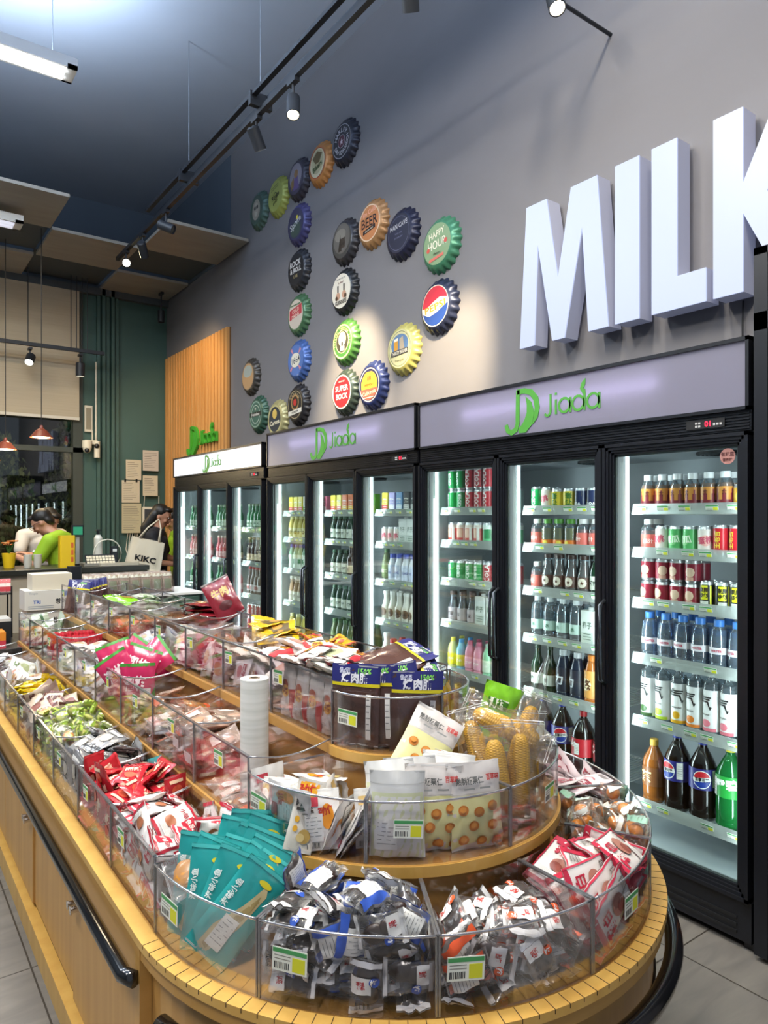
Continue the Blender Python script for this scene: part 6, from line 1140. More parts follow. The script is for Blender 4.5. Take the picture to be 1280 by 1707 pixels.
L0 card 575 1834 632 0 0 -90 571 1804 615 0 0 130 653 1834 635 30 0 90 651 1625 615 0 0 -32 566 1635 615 0 0 148 560 1809 649 0 177 92 560 1575 630 12 -13 88 658 1575 632 0 -8 90 623 1731 618 176 0 -76 603 1819 672 -3 15 -180 568 1725 631 -24 0 104 658 1672 632 0 0 -89 564 1842 696 -20 -142 -77 647 1649 649 0 10 -87 655 1748 636 29 0 103 542 1710 637 7 -23 -3 667 1817 654 0 -133 0 608 1591 654 -166 -18 -3 642 1702 670 176 7 -70 673 1608 658 -14 0 -180 560 1573 663 8 20 -87 545 1664 653 12 -27 -10 549 1548 713 87 -6 -2 656 1604 679 -165 13 0 514 1617 732 90 -31 90 525 1668 678 -161 -64 -19 573 1659 681 10 -4 -4 564 1814 695 -20 -38 103 651 1545 695 -90 102 0 563 1770 690 -38 -1 -167 654 1699 685 6 5 9 581 1751 695 -4 39 -72 703 1819 645 -32 -90 -148 578 1611 692 -9 6 170 632 1719 707 1 -10 37 656 1777 712 129 -21 -62 653 1831 703 137 -12 -83 604 1698 718 9 5 -78 650 1557 754 89 104 0 514 1745 700 90 -46 90 657 1591 693 -167 -14 87 546 1818 733 2 -179 -2 649 1582 740 62 11 3 670 1829 718 -41 0 -90 607 1700 736 -8 -6 96 566 1609 711 8 2 -6 571 1603 737 155 13 -90 544 1800 750 179 1 0 703 1602 750 -90 2 90 683 1645 748 -85 -23 -94 527 1690 758 -98 -47 -82 703 1694 704 -90 -77 90 626 1617 736 154 18 -93 581 1788 765 171 0 -76 576 1838 769 1 31 91 588 1712 752 -9 -5 105 670 1814 741 41 0 90 599 1671 760 11 49 -66
L1 red 656 1971 615 0 0 93 546 2020 615 0 0 176 639 2039 615 -180 0 -87 560 1932 619 174 -1 90 677 2150 615 180 0 0 540 1979 634 -4 0 0 677 2141 631 0 0 0 560 2024 647 -5 -7 -90 560 1961 657 -10 177 20 573 2165 617 -2 0 0 553 2185 637 -148 0 -90 659 1918 638 -161 -5 88 678 1939 650 -10 19 -3 555 1892 667 -90 -1 0 625 2157 640 1 22 -158 658 2026 639 -166 7 90 611 2146 650 -20 173 -53 674 2211 661 -90 0 0 639 2091 649 -5 152 89 556 1953 672 11 1 0 546 2069 650 30 -179 -4 536 2165 645 180 -32 0 677 2039 664 -7 6 -1 546 2093 675 -5 -4 -7 608 1946 681 0 6 -20 656 2109 673 5 0 88 514 1920 697 90 2 -90 607 2148 692 -3 5 -3 677 1938 671 9 -6 179 657 2042 681 2 7 90 647 1955 692 -6 9 -54 560 2185 672 176 0 90 667 2059 695 -8 1 -11 566 1983 698 -4 -7 -37 656 2062 711 3 8 92 540 2151 688 179 -4 0 563 2042 706 8 -178 30 677 2151 684 160 7 -2 568 2211 715 90 86 0 646 2169 707 5 -6 90 568 2117 711 11 178 46 664 2144 719 7 4 5 539 2189 749 90 0 19 564 2180 744 90 75 19 572 1956 720 7 17 -16 665 2168 745 161 3 0 567 2137 725 -174 -9 -72 685 2038 767 -9 -42 6 678 1899 740 -90 0 21 558 2104 745 12 5 -156 677 1998 717 17 6 2 514 2024 723 -90 -49 -90 529 2046 765 -77 -8 -76 677 1968 733 6 6 1 568 1974 742 -4 18 -51 596 1952 742 -137 6 40 664 2107 731 -7 -176 6 643 2026 757 -141 7 -121 596 2074 740 12 -12 -64 608 2054 766 -9 -172 -31 579 2141 755 13 168 -69 618 1924 729 -42 164 62
L1 teal_small 571 2083 622 -1 -18 -87 628 1957 633 2 -8 160 649 2028 655 -14 -7 -90 705 2146 730 89 -69 91
L2 silver 669 2304 616 0 0 0 669 2489 635 0 180 0 581 2505 616 -180 0 0 669 2455 616 0 -180 0 581 2381 616 0 0 -177 603 2273 626 -12 0 90 601 2371 635 -180 0 16 647 2360 648 -18 -3 -84 594 2502 638 0 -8 0 650 2525 661 5 -9 89 539 2502 635 0 -40 0 650 2273 654 171 0 -90 548 2350 638 -8 32 -178 640 2392 667 -17 7 -53 559 2318 661 31 10 -90 539 2460 659 0 40 180 669 2505 675 -9 -5 -179 555 2499 693 -3 -18 10 652 2403 684 -162 -1 90 543 2295 669 -169 -31 -6 606 2503 682 7 -21 3 515 2406 713 90 3 -90 515 2282 724 -90 -10 90 652 2523 708 15 -5 90 657 2462 715 -17 -11 -163 567 2375 712 -176 -3 -19 557 2504 716 4 -18 1 670 2357 688 -27 -14 -172 586 2401 733 4 3 -89 649 2324 701 19 -25 85 646 2268 693 -21 27 -100 674 2424 734 2 30 1 557 2298 740 -152 38 18 635 2280 728 19 -4 88 571 2489 739 -19 -1 100 617 2372 777 -10 -7 109 658 2524 752 149 -1 -90 633 2273 747 19 -4 89 702 2297 740 90 82 90 616 2414 761 -11 3 116 652 2306 760 22 -16 174
L3 fruit_orange 681 2888 618 0 0 90 592 2883 618 0 0 180 692 2833 626 0 -44 0 527 2844 637 -90 0 -143 517 2883 655 -4 -90 4 681 2764 642 0 163 90 616 2650 636 2 26 15 631 2597 649 0 -134 90 681 2600 676 0 -34 -90 536 2652 641 0 -180 90 694 2836 664 0 61 -180 580 2873 641 0 0 145 537 2821 643 82 -60 46 570 2603 661 14 0 90 630 2897 645 -72 -41 -26 631 2630 658 25 -179 -64 626 2761 646 -39 -157 13 622 2862 639 51 -20 71 684 2649 662 161 -5 -1 552 2763 674 25 -23 162 700 2627 709 -90 -71 90 576 2810 664 1 -1 -113 623 2807 679 39 -32 79 575 2600 718 -6 39 -96 579 2828 696 4 47 -43 517 2684 721 -90 -20 -90 667 2879 669 -90 -39 -3 700 2694 715 -90 -72 90 542 2788 720 20 41 49 556 2598 747 -4 140 88 668 2718 699 -145 -33 -21 531 2882 774 17 172 2 584 2859 734 -33 -4 -27 660 2683 739 -32 -6 133
L3 fruit_green 679 2625 618 180 0 90 681 2778 618 0 0 -90 686 2589 637 90 0 0 592 2751 618 0 0 147 587 2827 618 -180 0 90 531 2658 618 0 0 -180 634 2791 630 -35 0 147 653 2715 618 0 0 99 662 2833 628 0 127 0 517 2769 660 90 0 90 700 2709 632 53 90 53 536 2603 641 0 0 -90 557 2778 635 26 -144 -40 527 2794 700 29 -37 159 664 2705 641 0 0 0 547 2894 660 90 0 -134 696 2787 691 102 40 108 661 2862 719 -12 74 -163 699 2876 711 -87 -33 85 544 2723 644 -26 -16 -119 669 2832 673 133 -21 71 686 2730 666 6 12 -179 575 2721 652 27 -168 -67 592 2694 634 1 56 101 561 2608 687 0 -166 0 574 2877 671 0 45 -44 585 2700 672 160 24 -48 621 2660 668 149 -38 -44 517 2603 683 -90 0 -90 656 2902 715 -90 83 0 608 2752 674 13 -42 22 652 2622 691 -29 5 28 532 2712 678 -44 2 174 551 2717 721 20 0 -121 589 2861 681 -27 -38 175 530 2844 698 61 11 100 680 2751 694 -23 -41 70 574 2747 696 3 33 40 629 2844 702 147 3 -62 665 2766 722 12 17 152 632 2651 711 39 5 -174 539 2893 709 0 140 90 580 2642 712 -13 -167 -13 574 2675 699 -26 173 29 672 2590 727 81 -71 9 593 2808 718 -140 -21 -4 670 2638 721 44 50 -152 650 2841 733 10 -74 19 517 2750 737 90 -38 -90 579 2760 728 -46 -41 -5 581 2824 761 -44 25 172 549 2861 720 -146 7 44 643 2605 756 -116 129 20 608 2601 745 66 -10 68 602 2896 714 -80 -19 -30 600 2641 751 89 1 55 606 2694 717 162 14 -13 668 2862 758 144 2 -62 659 2704 717 32 -36 -16 699 2757 747 87 76 87 677 2902 767 -90 83 0 576 2880 766 -18 44 -9 690 2819 765 59 37 -144 661 2760 759 -31 -3 -90 682 2862 782 -26 28 0 613 2753 738 -12 -113 -14 538 2889 749 9 -18 -93 626 2722 747 -26 -44 179 624 2836 770 -93 -6 -31
L3 fruit_pale 531 2719 618 0 0 -180 537 2887 618 180 0 90 618 2603 618 0 0 -90 531 2780 618 0 0 180 587 2658 618 0 0 9 536 2603 618 -180 0 -90 686 2902 660 90 0 0 674 2662 629 -12 32 67 593 2804 641 -1 0 -1 525 2657 672 -7 43 -5 649 2788 681 -40 -167 33 632 2848 657 -129 -22 72 680 2679 676 -3 38 91 553 2663 677 42 23 71 610 2603 691 45 0 -90 528 2625 722 20 -42 160 639 2723 659 -29 34 135 687 2813 726 48 14 -164 623 2698 683 8 0 2 536 2825 743 -28 -41 -104 622 2752 703 -172 5 2 539 2646 756 -159 -14 -80 634 2798 738 60 -133 -42 621 2878 751 -63 46 -108 553 2706 748 -11 -17 3 692 2641 750 -26 43 -18 558 2652 738 7 157 4 642 2667 750 -152 -17 -10 579 2783 742 33 -38 -121
L4 brown 639 3121 619 0 0 -85 641 3030 619 0 -180 -88 658 3159 642 0 0 8 587 2937 651 -5 90 85 643 3017 642 0 0 180 699 2980 694 -90 -10 90 638 3210 619 180 0 -85 578 3239 659 -13 113 -102 562 3017 630 0 152 0 518 3044 651 180 -90 0 580 3191 659 -37 14 65 582 3140 643 -154 -1 -80 639 3079 680 4 -25 32 580 2954 694 -4 65 85 643 2969 717 115 0 0 679 3189 677 6 -133 -5 611 3044 685 -21 -14 99 663 3185 728 3 18 176 587 3248 745 90 -123 0 655 3080 738 -20 16 169 584 3217 756 48 -115 44 586 2987 715 -47 56 56 562 3173 688 -143 3 -89 544 3046 744 11 -32 -6 581 3043 728 -37 -157 -71 560 3144 716 -147 -35 -6 587 3096 736 -42 175 -38
L5 yellow 607 3323 618 0 0 97 627 3438 618 0 0 123 628 3513 626 0 20 125 548 3392 641 2 -2 0 669 3371 639 0 -174 0 669 3391 661 0 -6 180 633 3289 657 -26 73 -115 624 3566 634 12 -12 -93 602 3566 652 -12 12 87 669 3378 683 180 6 0 548 3379 664 -178 0 0 547 3533 670 10 168 2 669 3345 705 0 -6 180 582 3488 654 -14 32 83 640 3481 695 -16 -28 -90 571 3379 692 -21 29 -43 689 3345 743 179 62 -1 579 3565 692 11 13 91 579 3314 734 9 0 90 673 3531 698 -22 25 -9 571 3532 737 18 154 -16 605 3353 747 -5 -20 -101 673 3535 738 142 22 -16 576 3492 731 22 -151 93 598 3386 761 -4 -160 79 620 3423 732 -13 -18 125
L6 pale_pack 550 3692 616 0 0 0 647 3802 616 0 0 94 623 3910 616 180 0 90 594 3663 630 163 0 -90 636 3663 636 17 0 90 633 3681 659 18 16 94 651 3888 635 -175 -1 8 561 3889 636 13 -2 7 568 3823 640 -1 -13 91 656 3762 637 -27 0 175 702 3688 678 90 16 -90 640 3628 688 90 -73 0 600 3910 660 0 -13 91 570 3747 644 0 23 -85 567 3917 691 1 -144 -90 663 3773 683 -17 27 162 617 3856 673 -3 -25 97 636 3711 700 -158 -17 -93 693 3891 667 -8 69 -7 639 3852 709 3 170 5 553 3845 683 -26 161 -5 551 3673 679 -133 -4 -87 618 3756 699 -2 -27 -33 564 3871 723 -19 -13 90 625 3934 742 51 -54 44 552 3672 707 -47 5 94 515 3769 708 90 85 90 566 3782 703 177 -22 2 690 3869 737 65 -120 -72 643 3715 734 174 -7 -8 572 3789 742 -16 22 -174 552 3680 741 180 -57 0 523 3663 741 100 0 90 561 3841 735 -165 -22 8
L7 clear_pink 662 4146 613 0 0 -7 574 4014 613 0 -180 90 672 4025 613 0 0 0 560 4130 613 -180 0 -6 646 4069 626 174 -1 78 582 4094 636 -5 -176 -30 576 4151 626 -180 0 -57 565 4262 613 0 0 90 591 4068 646 -11 7 -113 621 4202 632 169 18 1 569 4192 644 27 14 -129 541 4182 644 -9 -29 4 637 4236 636 -8 32 6 642 4243 646 -26 -159 75 676 4160 671 -15 -29 -173 677 4239 641 -15 30 -7 513 4033 647 1 88 -179 648 4129 646 157 12 -66 561 4264 665 40 16 104 558 4019 643 -27 0 179 672 4243 658 168 31 -1 541 4166 661 9 151 4 647 4025 651 4 22 0 656 4092 661 -26 -12 -88 580 4002 649 -21 25 -99 660 4256 677 150 -13 -90
L8 pale_pack 636 4561 616 0 0 156 624 4423 616 0 0 -10 702 4374 651 0 -90 0 639 4549 635 180 0 74 644 4411 635 0 0 164 649 4606 641 7 22 92 568 4460 624 0 19 164 649 4374 653 0 0 0 565 4502 643 18 5 -90 573 4357 644 36 0 -90 548 4585 644 160 -20 7 651 4460 670 -2 -1 -18 648 4477 688 180 -3 -88 557 4362 655 -144 0 -90 557 4357 677 36 0 -90 567 4606 667 1 158 -90 557 4357 700 -144 0 -90 632 4606 679 27 162 -81 534 4464 667 41 -46 -32 652 4374 691 -177 2 0 670 4585 690 -6 25 -3 580 4495 696 -24 -27 45
N0 pale_pack 1398 1745 783 0 0 180 1530 1706 783 -180 0 0 1398 1616 783 0 0 180 1502 1733 802 0 0 90 1415 1817 793 0 22 90 1449 1582 795 -16 0 -90 1513 1862 818 0 -89 -90 1420 1656 807 -11 -18 -99 1526 1596 807 -162 17 0 1500 1674 813 -164 -5 45 1423 1820 811 -5 21 77 1522 1803 802 25 -180 0
N1 clear_pink 1553 1952 809 -180 60 0 1465 1943 780 0 180 0 1426 2066 780 0 0 -65 1496 1923 793 -179 0 90 1410 1947 793 -17 0 90 1442 2160 786 3 8 180 1508 1989 793 17 0 177 1425 2038 793 0 -1 111 1391 2146 789 0 160 0 1524 2154 780 0 0 9
R0 card 1666 1725 615 -180 0 75 1671 1831 615 180 0 -87 1656 1599 615 0 180 72 1756 1660 615 0 -180 0 1755 1691 632 0 0 0 1756 1589 625 14 0 0 1722 1588 646 -159 0 -106 1654 1807 632 -178 2 -38 1730 1800 631 9 -157 -64 1682 1672 634 14 -12 -57 1627 1589 636 23 -8 -3 1743 1782 640 -18 17 -90 1626 1675 634 1 -20 0 1640 1757 644 -15 -23 90
R1 pale_pack 1720 2030 616 0 180 42 1633 1945 616 0 0 180 1717 2170 616 -180 0 89 1739 2034 635 0 180 11 1632 2069 624 0 -17 0 1785 2126 651 180 -90 0 1655 2174 630 18 0 -91 1631 2105 647 7 162 2 1717 2052 654 -6 177 -54 1750 1940 635 -24 180 0 1650 1927 642 0 -16 90 1652 2176 659 160 23 84
'''
# resting places of the loose packets (bin: kind, then x y z in mm and turns in degrees)
WHERE = {}
for i in range(9):
    w_ = WORDN[i]; WHERE['L%d' % i] = '%s aisle bin' % w_; WHERE['M%d' % i] = '%s middle step bin' % w_
    WHERE['T%d' % i] = '%s top step bin' % w_; WHERE['U%d' % i] = '%s top right bin' % w_; WHERE['N%d' % i] = '%s fridge side bin' % w_; WHERE['R%d' % i] = '%s low fridge side bin' % w_
WHERE.update(A0=' teal packet bin', A1='front left curved bin', A2='front right curved bin', A3='lowest right curved bin', A4='low curved bin', A5='last low curved bin', B0='left middle curved bin', B1='front middle curved bin', B2='corn bin', B3='behind the corn bin', C0='navy jerky bin', C1='top right curved bin')
for line in BAKED.strip().splitlines():
    key, k, rest = line.split(' ', 2); v = [int(a) for a in rest.split()]
    for q in range(0, len(v), 6):
        x, y, z, a, b, c = v[q:q + 6]; B = BINS[key]
        if B[0] == 'box': across = ['near end', 'near', 'mid', 'far', 'far end'][min(4, max(0, int((y / 1000 - B[3]) / (B[4] - B[3]) * 5)))]; dep = ['front', 'centre', 'back'][min(2, max(0, int((x / 1000 - B[1]) / (B[2] - B[1]) * 3)))]
        else:
            an = math.degrees(math.atan2(y / 1000 - CY, x / 1000 - CX)) % 360; across = ['far left', 'left', 'mid', 'right', 'far right'][min(4, max(0, int((an - B[3]) / (B[4] - B[3]) * 5)))]; dep = ['back', 'centre', 'front'][min(2, max(0, int((math.hypot(x / 1000 - CX, y / 1000 - CY) - B[1]) / (B[2] - B[1]) * 3)))]
        lay = ['lowest', 'middle', 'upper', 'top'][min(3, max(0, int((z / 1000 - B[5]) / .034)))]
        put(k, (x / 1000, y / 1000, z / 1000), (R(a), R(b), R(c)), WHERE[key], pos='%s layer, %s %s, ' % (lay, across, dep))
# packets standing or leaning in order
def stand(key, x, y, z, face, lean, roll=0, where='', var=None, label=None, pos=''):
    f = Vector((math.cos(R(face)), math.sin(R(face)), 0)); up = Vector((0, 0, 1)); zz = f * math.cos(R(lean)) + up * math.sin(R(lean)); yy = up * math.cos(R(lean)) - f * math.sin(R(lean)); xx = yy.cross(zz)
    M = Matrix((xx, yy, zz)).transposed() @ Matrix.Rotation(R(roll), 3, 'Z'); return put(key, (x, y, z), M, where, var, label, pos=pos)
F = Vector((math.cos(R(246)), math.sin(R(246)))); S_ = Vector((-F.y, F.x))
for i, (a, b, dz, lean, roll) in enumerate([(-.065, .012, .03, 8, -8), (-.048, -.02, .02, 10, -14), (-.030, .025, .028, 12, -24), (-.012, -.01, .012, 14, -30), (.006, .015, .012, 16, -26), (.022, -.022, .0, 18, -20), (.038, .02, .0, 20, -30), (.052, .0, -.008, 24, -36)]):
    p = Vector((.650, 1.405)) + F * a * .85 + S_ * b
    stand('fish', p.x, p.y, .712 + dz, 246, lean, roll, 'leaning in the left curved bin', i, ['teal dried fish packet at the back of the left curved bin', 'teal dried fish packet, second from the back of the curved bin', 'teal dried fish packet with white label standing highest, right side', 'teal dried fish packet in the middle of the teal heap', 'teal dried fish packet with a white label in the middle', 'teal dried fish packet low at the left of the heap', 'teal dried fish packet with white label at the front right', 'frontmost teal dried fish packet against the curved panel'][i])
for i, (x, y, z, fa, le, ro, lab) in enumerate([(.572, 1.475, .71, 225, 10, -6, 'teal dried fish packet upright beside the straight bins'), (.580, 1.44, .712, 228, 12, -16, 'teal dried fish packet, second from the left wall'), (.574, 1.405, .708, 230, 14, -4, 'teal dried fish packet low at the left wall'), (.592, 1.37, .71, 235, 12, -22, 'teal dried fish packet at the left front of the curved panel'), (.60, 1.325, .706, 240, 10, -40, 'teal dried fish packet tilted low behind the front curved panel')]): stand('fish', x, y, z, fa, le, ro, '', i, lab)
stand('clear_fish', .575, 1.47, .745, 235, 42, -62, '', 0, 'clear packet with golden fish fillet on top of the teal packets')
# left middle curved bin
stand('fungus_front', .772, 1.352, .848, 240, 16, -14, '', 0, 'cream mushroom pouch standing at the front of the left middle curved bin')
for i, (x, y, z, fa, le, ro) in enumerate([(.752, 1.46, .838, 200, 20, 8), (.80, 1.33, .84, 235, 14, 5), (.90, 1.272, .84, 240, 12, 2)]): stand('fungus', x, y, z, fa, le, ro, 'upright against the left middle curved panel', i)
# front middle curved bin: stand-up pouches
for i, (k, ang, r, dz, fa, le, ro, lab) in enumerate([('white_pouch', 234, .396, .0, 232, 4, 0, 'white stand-up pouch at the front, behind the green and yellow price label'), ('yolk', 260, .392, .0, 250, 5, 2, 'stand-up chestnut pouch at the front right of the middle curved bin'), ('yolk', 246.5, .372, .0, 240, 5, 0, 'stand-up chestnut pouch half hidden between two front pouches'),
        ('white_pouch', 240, .33, .004, 225, 12, 6, 'white pouch behind the front one, leaning left'), ('white_pouch', 254, .325, .006, 240, 14, -8, 'white pouch behind the chestnut pouch'), ('white_pouch', 247, .29, .012, 235, 20, -16, 'white pouch at the back leaning right'), ('white_pouch', 232, .34, .0, 215, 16, 10, 'white pouch leaning on the bin divider'), ('yolk', 250, .252, .09, 245, 28, -34, 'chestnut pouch lying askew on top, against the jerky bin')]):
    stand(k, CX + r * math.cos(R(ang)), CY + r * math.sin(R(ang)), .866 + dz, fa, le, ro, '', i, lab)
# corn
for i, (x, y, z, fa, le, ro, k) in enumerate([(1.185, 1.175, .895, 250, 8, 4, 'corn'), (1.245, 1.165, .90, 255, 6, -6, 'corn'), (1.32, 1.205, .90, 270, 10, -10, 'corn'), (1.20, 1.255, .92, 240, 25, 10, 'corn'), (1.262, 1.225, .985, 235, 40, 62, 'corn'), (1.365, 1.262, .93, 250, 10, -24, 'corn_neck')]):
    stand(k, x, y, z, fa, le, ro, '', i, ['bagged corn cob upright at the left front of the corn bin', 'bagged corn cob upright in the middle front of the corn bin', 'bagged corn cob at the right front of the corn bin', 'bagged corn cob at the back left of the corn bin', 'bagged corn cob lying across the top of the others', 'bagged corn cob with a long twisted bag neck pointing up'][i])
stand('green_bag', 1.43, 1.42, .945, 225, 12, -16, '', 0, 'bright green crisps bag standing above the corn bin')
# jerky bags
for i, (ang, r, z, le, ro, lab) in enumerate([(199, .172, 1.03, 3, 0, 'navy headed jerky bag at the left front of its bin'), (214, .158, 1.032, 6, 2, 'navy headed jerky bag behind the left front one'), (252, .172, 1.018, 5, -2, 'navy headed jerky bag at the right front of its bin'), (236, .135, 1.03, 12, 10, 'navy headed jerky bag standing in the middle'), (205, .09, 1.05, 40, -30, 'jerky bag leaning back in the left half'), (225, .07, 1.085, 58, -60, 'jerky bag lying on the others, header to the right'), (245, .08, 1.105, 64, -75, 'topmost jerky bag lying across'), (232, .05, 1.125, 68, -50, 'jerky bag resting against the top divider')]):
    stand('jerky', CX + r * math.cos(R(ang)), CY + r * math.sin(R(ang)), z, 225 + (ang - 225) * .5, le, ro, '', i, lab)
for i, (x, y, z, fa, le, ro) in enumerate([(1.215, 1.40, .995, 300, 8, 4), (1.27, 1.44, .995, 310, 8, -6), (1.225, 1.45, 1.02, 290, 25, 20), (1.18, 1.46, 1.045, 270, 45, -30), (1.26, 1.49, 1.04, 320, 40, 30), (1.20, 1.50, 1.075, 250, 70, 60)]): stand('goldbag', x, y, z, fa, le, ro, WHERE['C1'], i)
# date packets: standing rows behind the nearest top bin's front, loose ones on top
for j, x in enumerate((.978, 1.004, 1.03, 1.056, 1.082)):
    for i in range(4): stand('jujube', x, 1.575 + .076 * i + (.01 if j % 2 else 0), 1.003, 180, 3, prnd.uniform(-3, 3), '', i, ['white and red date packet standing in the %s row, %s from left' % (['front', 'second', 'third', 'fourth', 'back'][j], ['4th', '3rd', '2nd', '1st'][i])][0])
for i in range(15):
    a = i % 5; b = i // 5
    put('jujube' if i % 3 else 'pale_pack', (.99 + .035 * b + prnd.uniform(-.01, .01), 1.58 + .066 * a, 1.096 + .012 * ((a + b) % 3)), (prnd.uniform(-.35, .35), prnd.uniform(-.3, .3), prnd.uniform(0, 6)), 'loose on the standing date packets', pos='%s column, %s, ' % (['nearest', 'second', 'third', 'fourth', 'farthest'][a], ['front', 'middle', 'back'][b]))
# pink bags
for i, (x, y, z, fa, le, ro) in enumerate([(.80, 2.63, .868, 232, 4, 2), (.77, 2.72, .90, 235, 10, 36), (.82, 2.70, .92, 235, 16, -18), (.78, 2.80, .93, 240, 20, 22), (.87, 2.74, .94, 230, 26, -48), (.84, 2.84, .93, 236, 22, -34), (.90, 2.82, .90, 225, 30, -62)]): stand('pink', x, y, z, fa, le, ro, '', i, 'pink plum bag, ' + ['standing upright against the near divider', 'leaning left at the front', 'leaning right in the middle', 'leaning left at the back', 'leaning far right with green corner', 'behind the middle ones', 'lowest at the right'][i])
for i in range(12): stand('red', .745 + .017 * i, 3.70 + .004 * (i % 3), .86, 200, 6, prnd.uniform(-4, 4), 'filed upright in the red row', pos='%s, ' % NTH[i]); stand('red', .745 + .017 * i, 3.86, .86, 200, 6, prnd.uniform(-4, 4), 'filed upright in the rear red row', pos='%s, ' % NTH[i])
for i in range(9): stand('yellow_flat', 1.25 + .01 * (i % 3), 2.26 + .036 * i, .985 + .008 * i, 265, 48, prnd.uniform(-25, 25), 'slanting in the third top right bin', i, pos='%s, ' % NTH[i])
for i in range(7): put('yellow_flat', (1.24 + prnd.uniform(-.03, .03), 2.33 + .04 * (i % 4), 1.05 + .014 * (i % 4)), (R(prnd.uniform(-20, 20)), R(prnd.uniform(-15, 15)), R(60 + prnd.uniform(-40, 40))), 'on top in the third top right bin', i, pos='%s, ' % NTH[i])
for i in range(10): put('goldbag', (1.25 + prnd.uniform(-.04, .04), 1.93 + .025 * i, 1.04 + .012 * (i % 4)), (R(prnd.uniform(-30, 30)), R(prnd.uniform(-30, 30)), R(prnd.uniform(0, 360))), 'on top in the second top right bin', i, pos='%s, ' % NTH[i])
for i in range(8): put('darkred', (1.245 + prnd.uniform(-.01, .01), 3.02 + .012 * i, .945 + .0225 * i), (R(prnd.uniform(-4, 4)), R(prnd.uniform(-4, 4)), R(85 + prnd.uniform(-18, 18))), 'in the flat stack on the top right', i, pos='%s from below, ' % NTH[i])
stand('darkred', 1.30, 3.02, 1.13, 235, 20, 30, '', 0, 'dark red bag sticking up from the right of its stack')
put('green_bag', (1.06, 3.76, 1.07), (R(8), R(5), R(40)), '', 0, 'bright green bag lying on the far top bins')
for i in range(5): put('greenwhite', (1.24, 3.74 + .05 * i, .96 + .025 * i), (R(5), R(-6), R(70 + 10 * i)), 'stacked on the far top right bins', i, pos='%s from below, ' % NTH[i])
for i in range(7): stand('jerky', .99 + .022 * i, 4.40 + .012 * i, 1.03, 235, 12, -6 + 3 * i, 'far corner of the top step', i, pos='%s, ' % NTH[i])
for ks in KINDS.values():
    for p in ks[0]:
        if not p.used: drop_tree(p.root)
# ---------------- checkout and things behind the island ----------------
t = thing('checkout_counter', (.8, 6.6, 0), 'checkout counter with a dark top and beige front, behind the bin island', 'counter')
MB().box((-1.2, 6.34, 0), (2.0, 6.86, 1.03), mat('counter_beige', 'a89c88', .6)).build('body', t)
MB().box((-1.22, 6.30, 1.03), (2.02, 6.90, 1.075), mat('counter_top_dark', '24241f', .3)).build('worktop', t, bevel=.004)
t = thing('display_cabinet', (1.5, 5.2, 0), 'dark green cabinet behind the far end of the island', 'cabinet'); cabm = mat('cabinet_green', '2f4a40', .5)
MB().box((1.09, 4.95, 0), (1.95, 5.40, .945), cabm).build('body', t); MB().box((1.07, 4.93, .945), (1.97, 5.42, .96), white).build('top_board', t)
for x in (1.10, 1.53): MB().box((x, 4.93, .06), (x + .41, 4.95, .93), cabm).build('door', t, bevel=.003)
t = thing('low_table', (.6, 5.1, 0), 'low dark display table left of the green cabinet', 'table')
MB().box((.1, 4.80, .66), (1.06, 5.45, .70), blackm).build('table_top', t)
for x in (.13, 1.0):
    for y in (4.83, 5.39): MB().box((x, y, 0), (x + .03, y + .03, .66), blackm).build('leg', t)
bx = mat('white_carton_board', 'cfcdc6', .6); bink = mat('box_blue_ink', '3a5fa8', .5); gink = mat('box_grey_ink', '8a929c', .5)
def tbox(x0, y0, z0, w_, d_, h, label, txt=True, m=None, rz=0):
    t = thing('carton_box', (x0 + w_ / 2, y0 + d_ / 2, z0), label, 'box', 'white cartons stacked behind the island')
    MB().box((x0, y0, z0), (x0 + w_, y0 + d_, z0 + h), m or bx).build('box_body', t, bevel=.002)
    if txt:
        mb = MB(); text(mb, 'Trispin', .018, gink, back_M(x0 + .05, y0 - .001, z0 + h - .02)); text(mb, '창이', .036, black, back_M(x0 + w_ - .07, y0 - .001, z0 + h * .42), .03); text(mb, 'TRI', .03, bink, back_M(x0 + .07, y0 - .001, z0 + h * .42), .03)
        mb.box((x0 + w_ - .06, y0 - .001, z0 + h - .04), (x0 + w_ - .01, y0, z0 + h - .012), bink)
        for k in range(2): mb.box((x0 + .02, y0 - .001, z0 + .012 + .012 * k), (x0 + w_ * .6, y0, z0 + .016 + .012 * k), gink)
        mb.build('printed_design', t)
tbox(.79, 4.86, .70, .26, .18, .10, 'white medicine style carton, lowest of its stack'); tbox(.80, 4.87, .80, .25, .18, .115, 'white carton, second from the bottom of its stack'); tbox(.785, 4.855, .915, .28, .19, .125, 'white carton with blue corner mark, third in its stack'); tbox(.83, 4.87, 1.04, .235, .17, .10, 'plain cream carton on top of the white stack', False, mat('cream_board', 'd8d0bc', .6))
tag(MB().box((.44, 4.84, .70), (.68, 5.0, .80), P('d8862a')).box((.55, 4.8385, .70), (.68, 4.84, .75), P('c03a4a')).build('orange_box'), 'orange box with a red patch at the far left edge', 'box')
o = tag(MB().box((.40, 5.06, .70), (.74, 5.25, .85), blackm).build('black_carton'), 'black box with a white top edge behind the orange box', 'box'); MB().box((.40, 5.058, .835), (.74, 5.25, .852), P('c8c8c4')).build('lid', o)
t = thing('wire_rack', (.55, 5.3, .70), 'black wire rack holding red packets at the left edge', 'rack'); mb = MB()
mb.box((.2, 5.27, .985), (.78, 5.45, .995), blackm)
for x in (.2, .77): mb.box((x, 5.27, .70), (x + .01, 5.28, 1.04), blackm).box((x, 5.44, .70), (x + .01, 5.45, 1.04), blackm)
mb.build('frame', t)
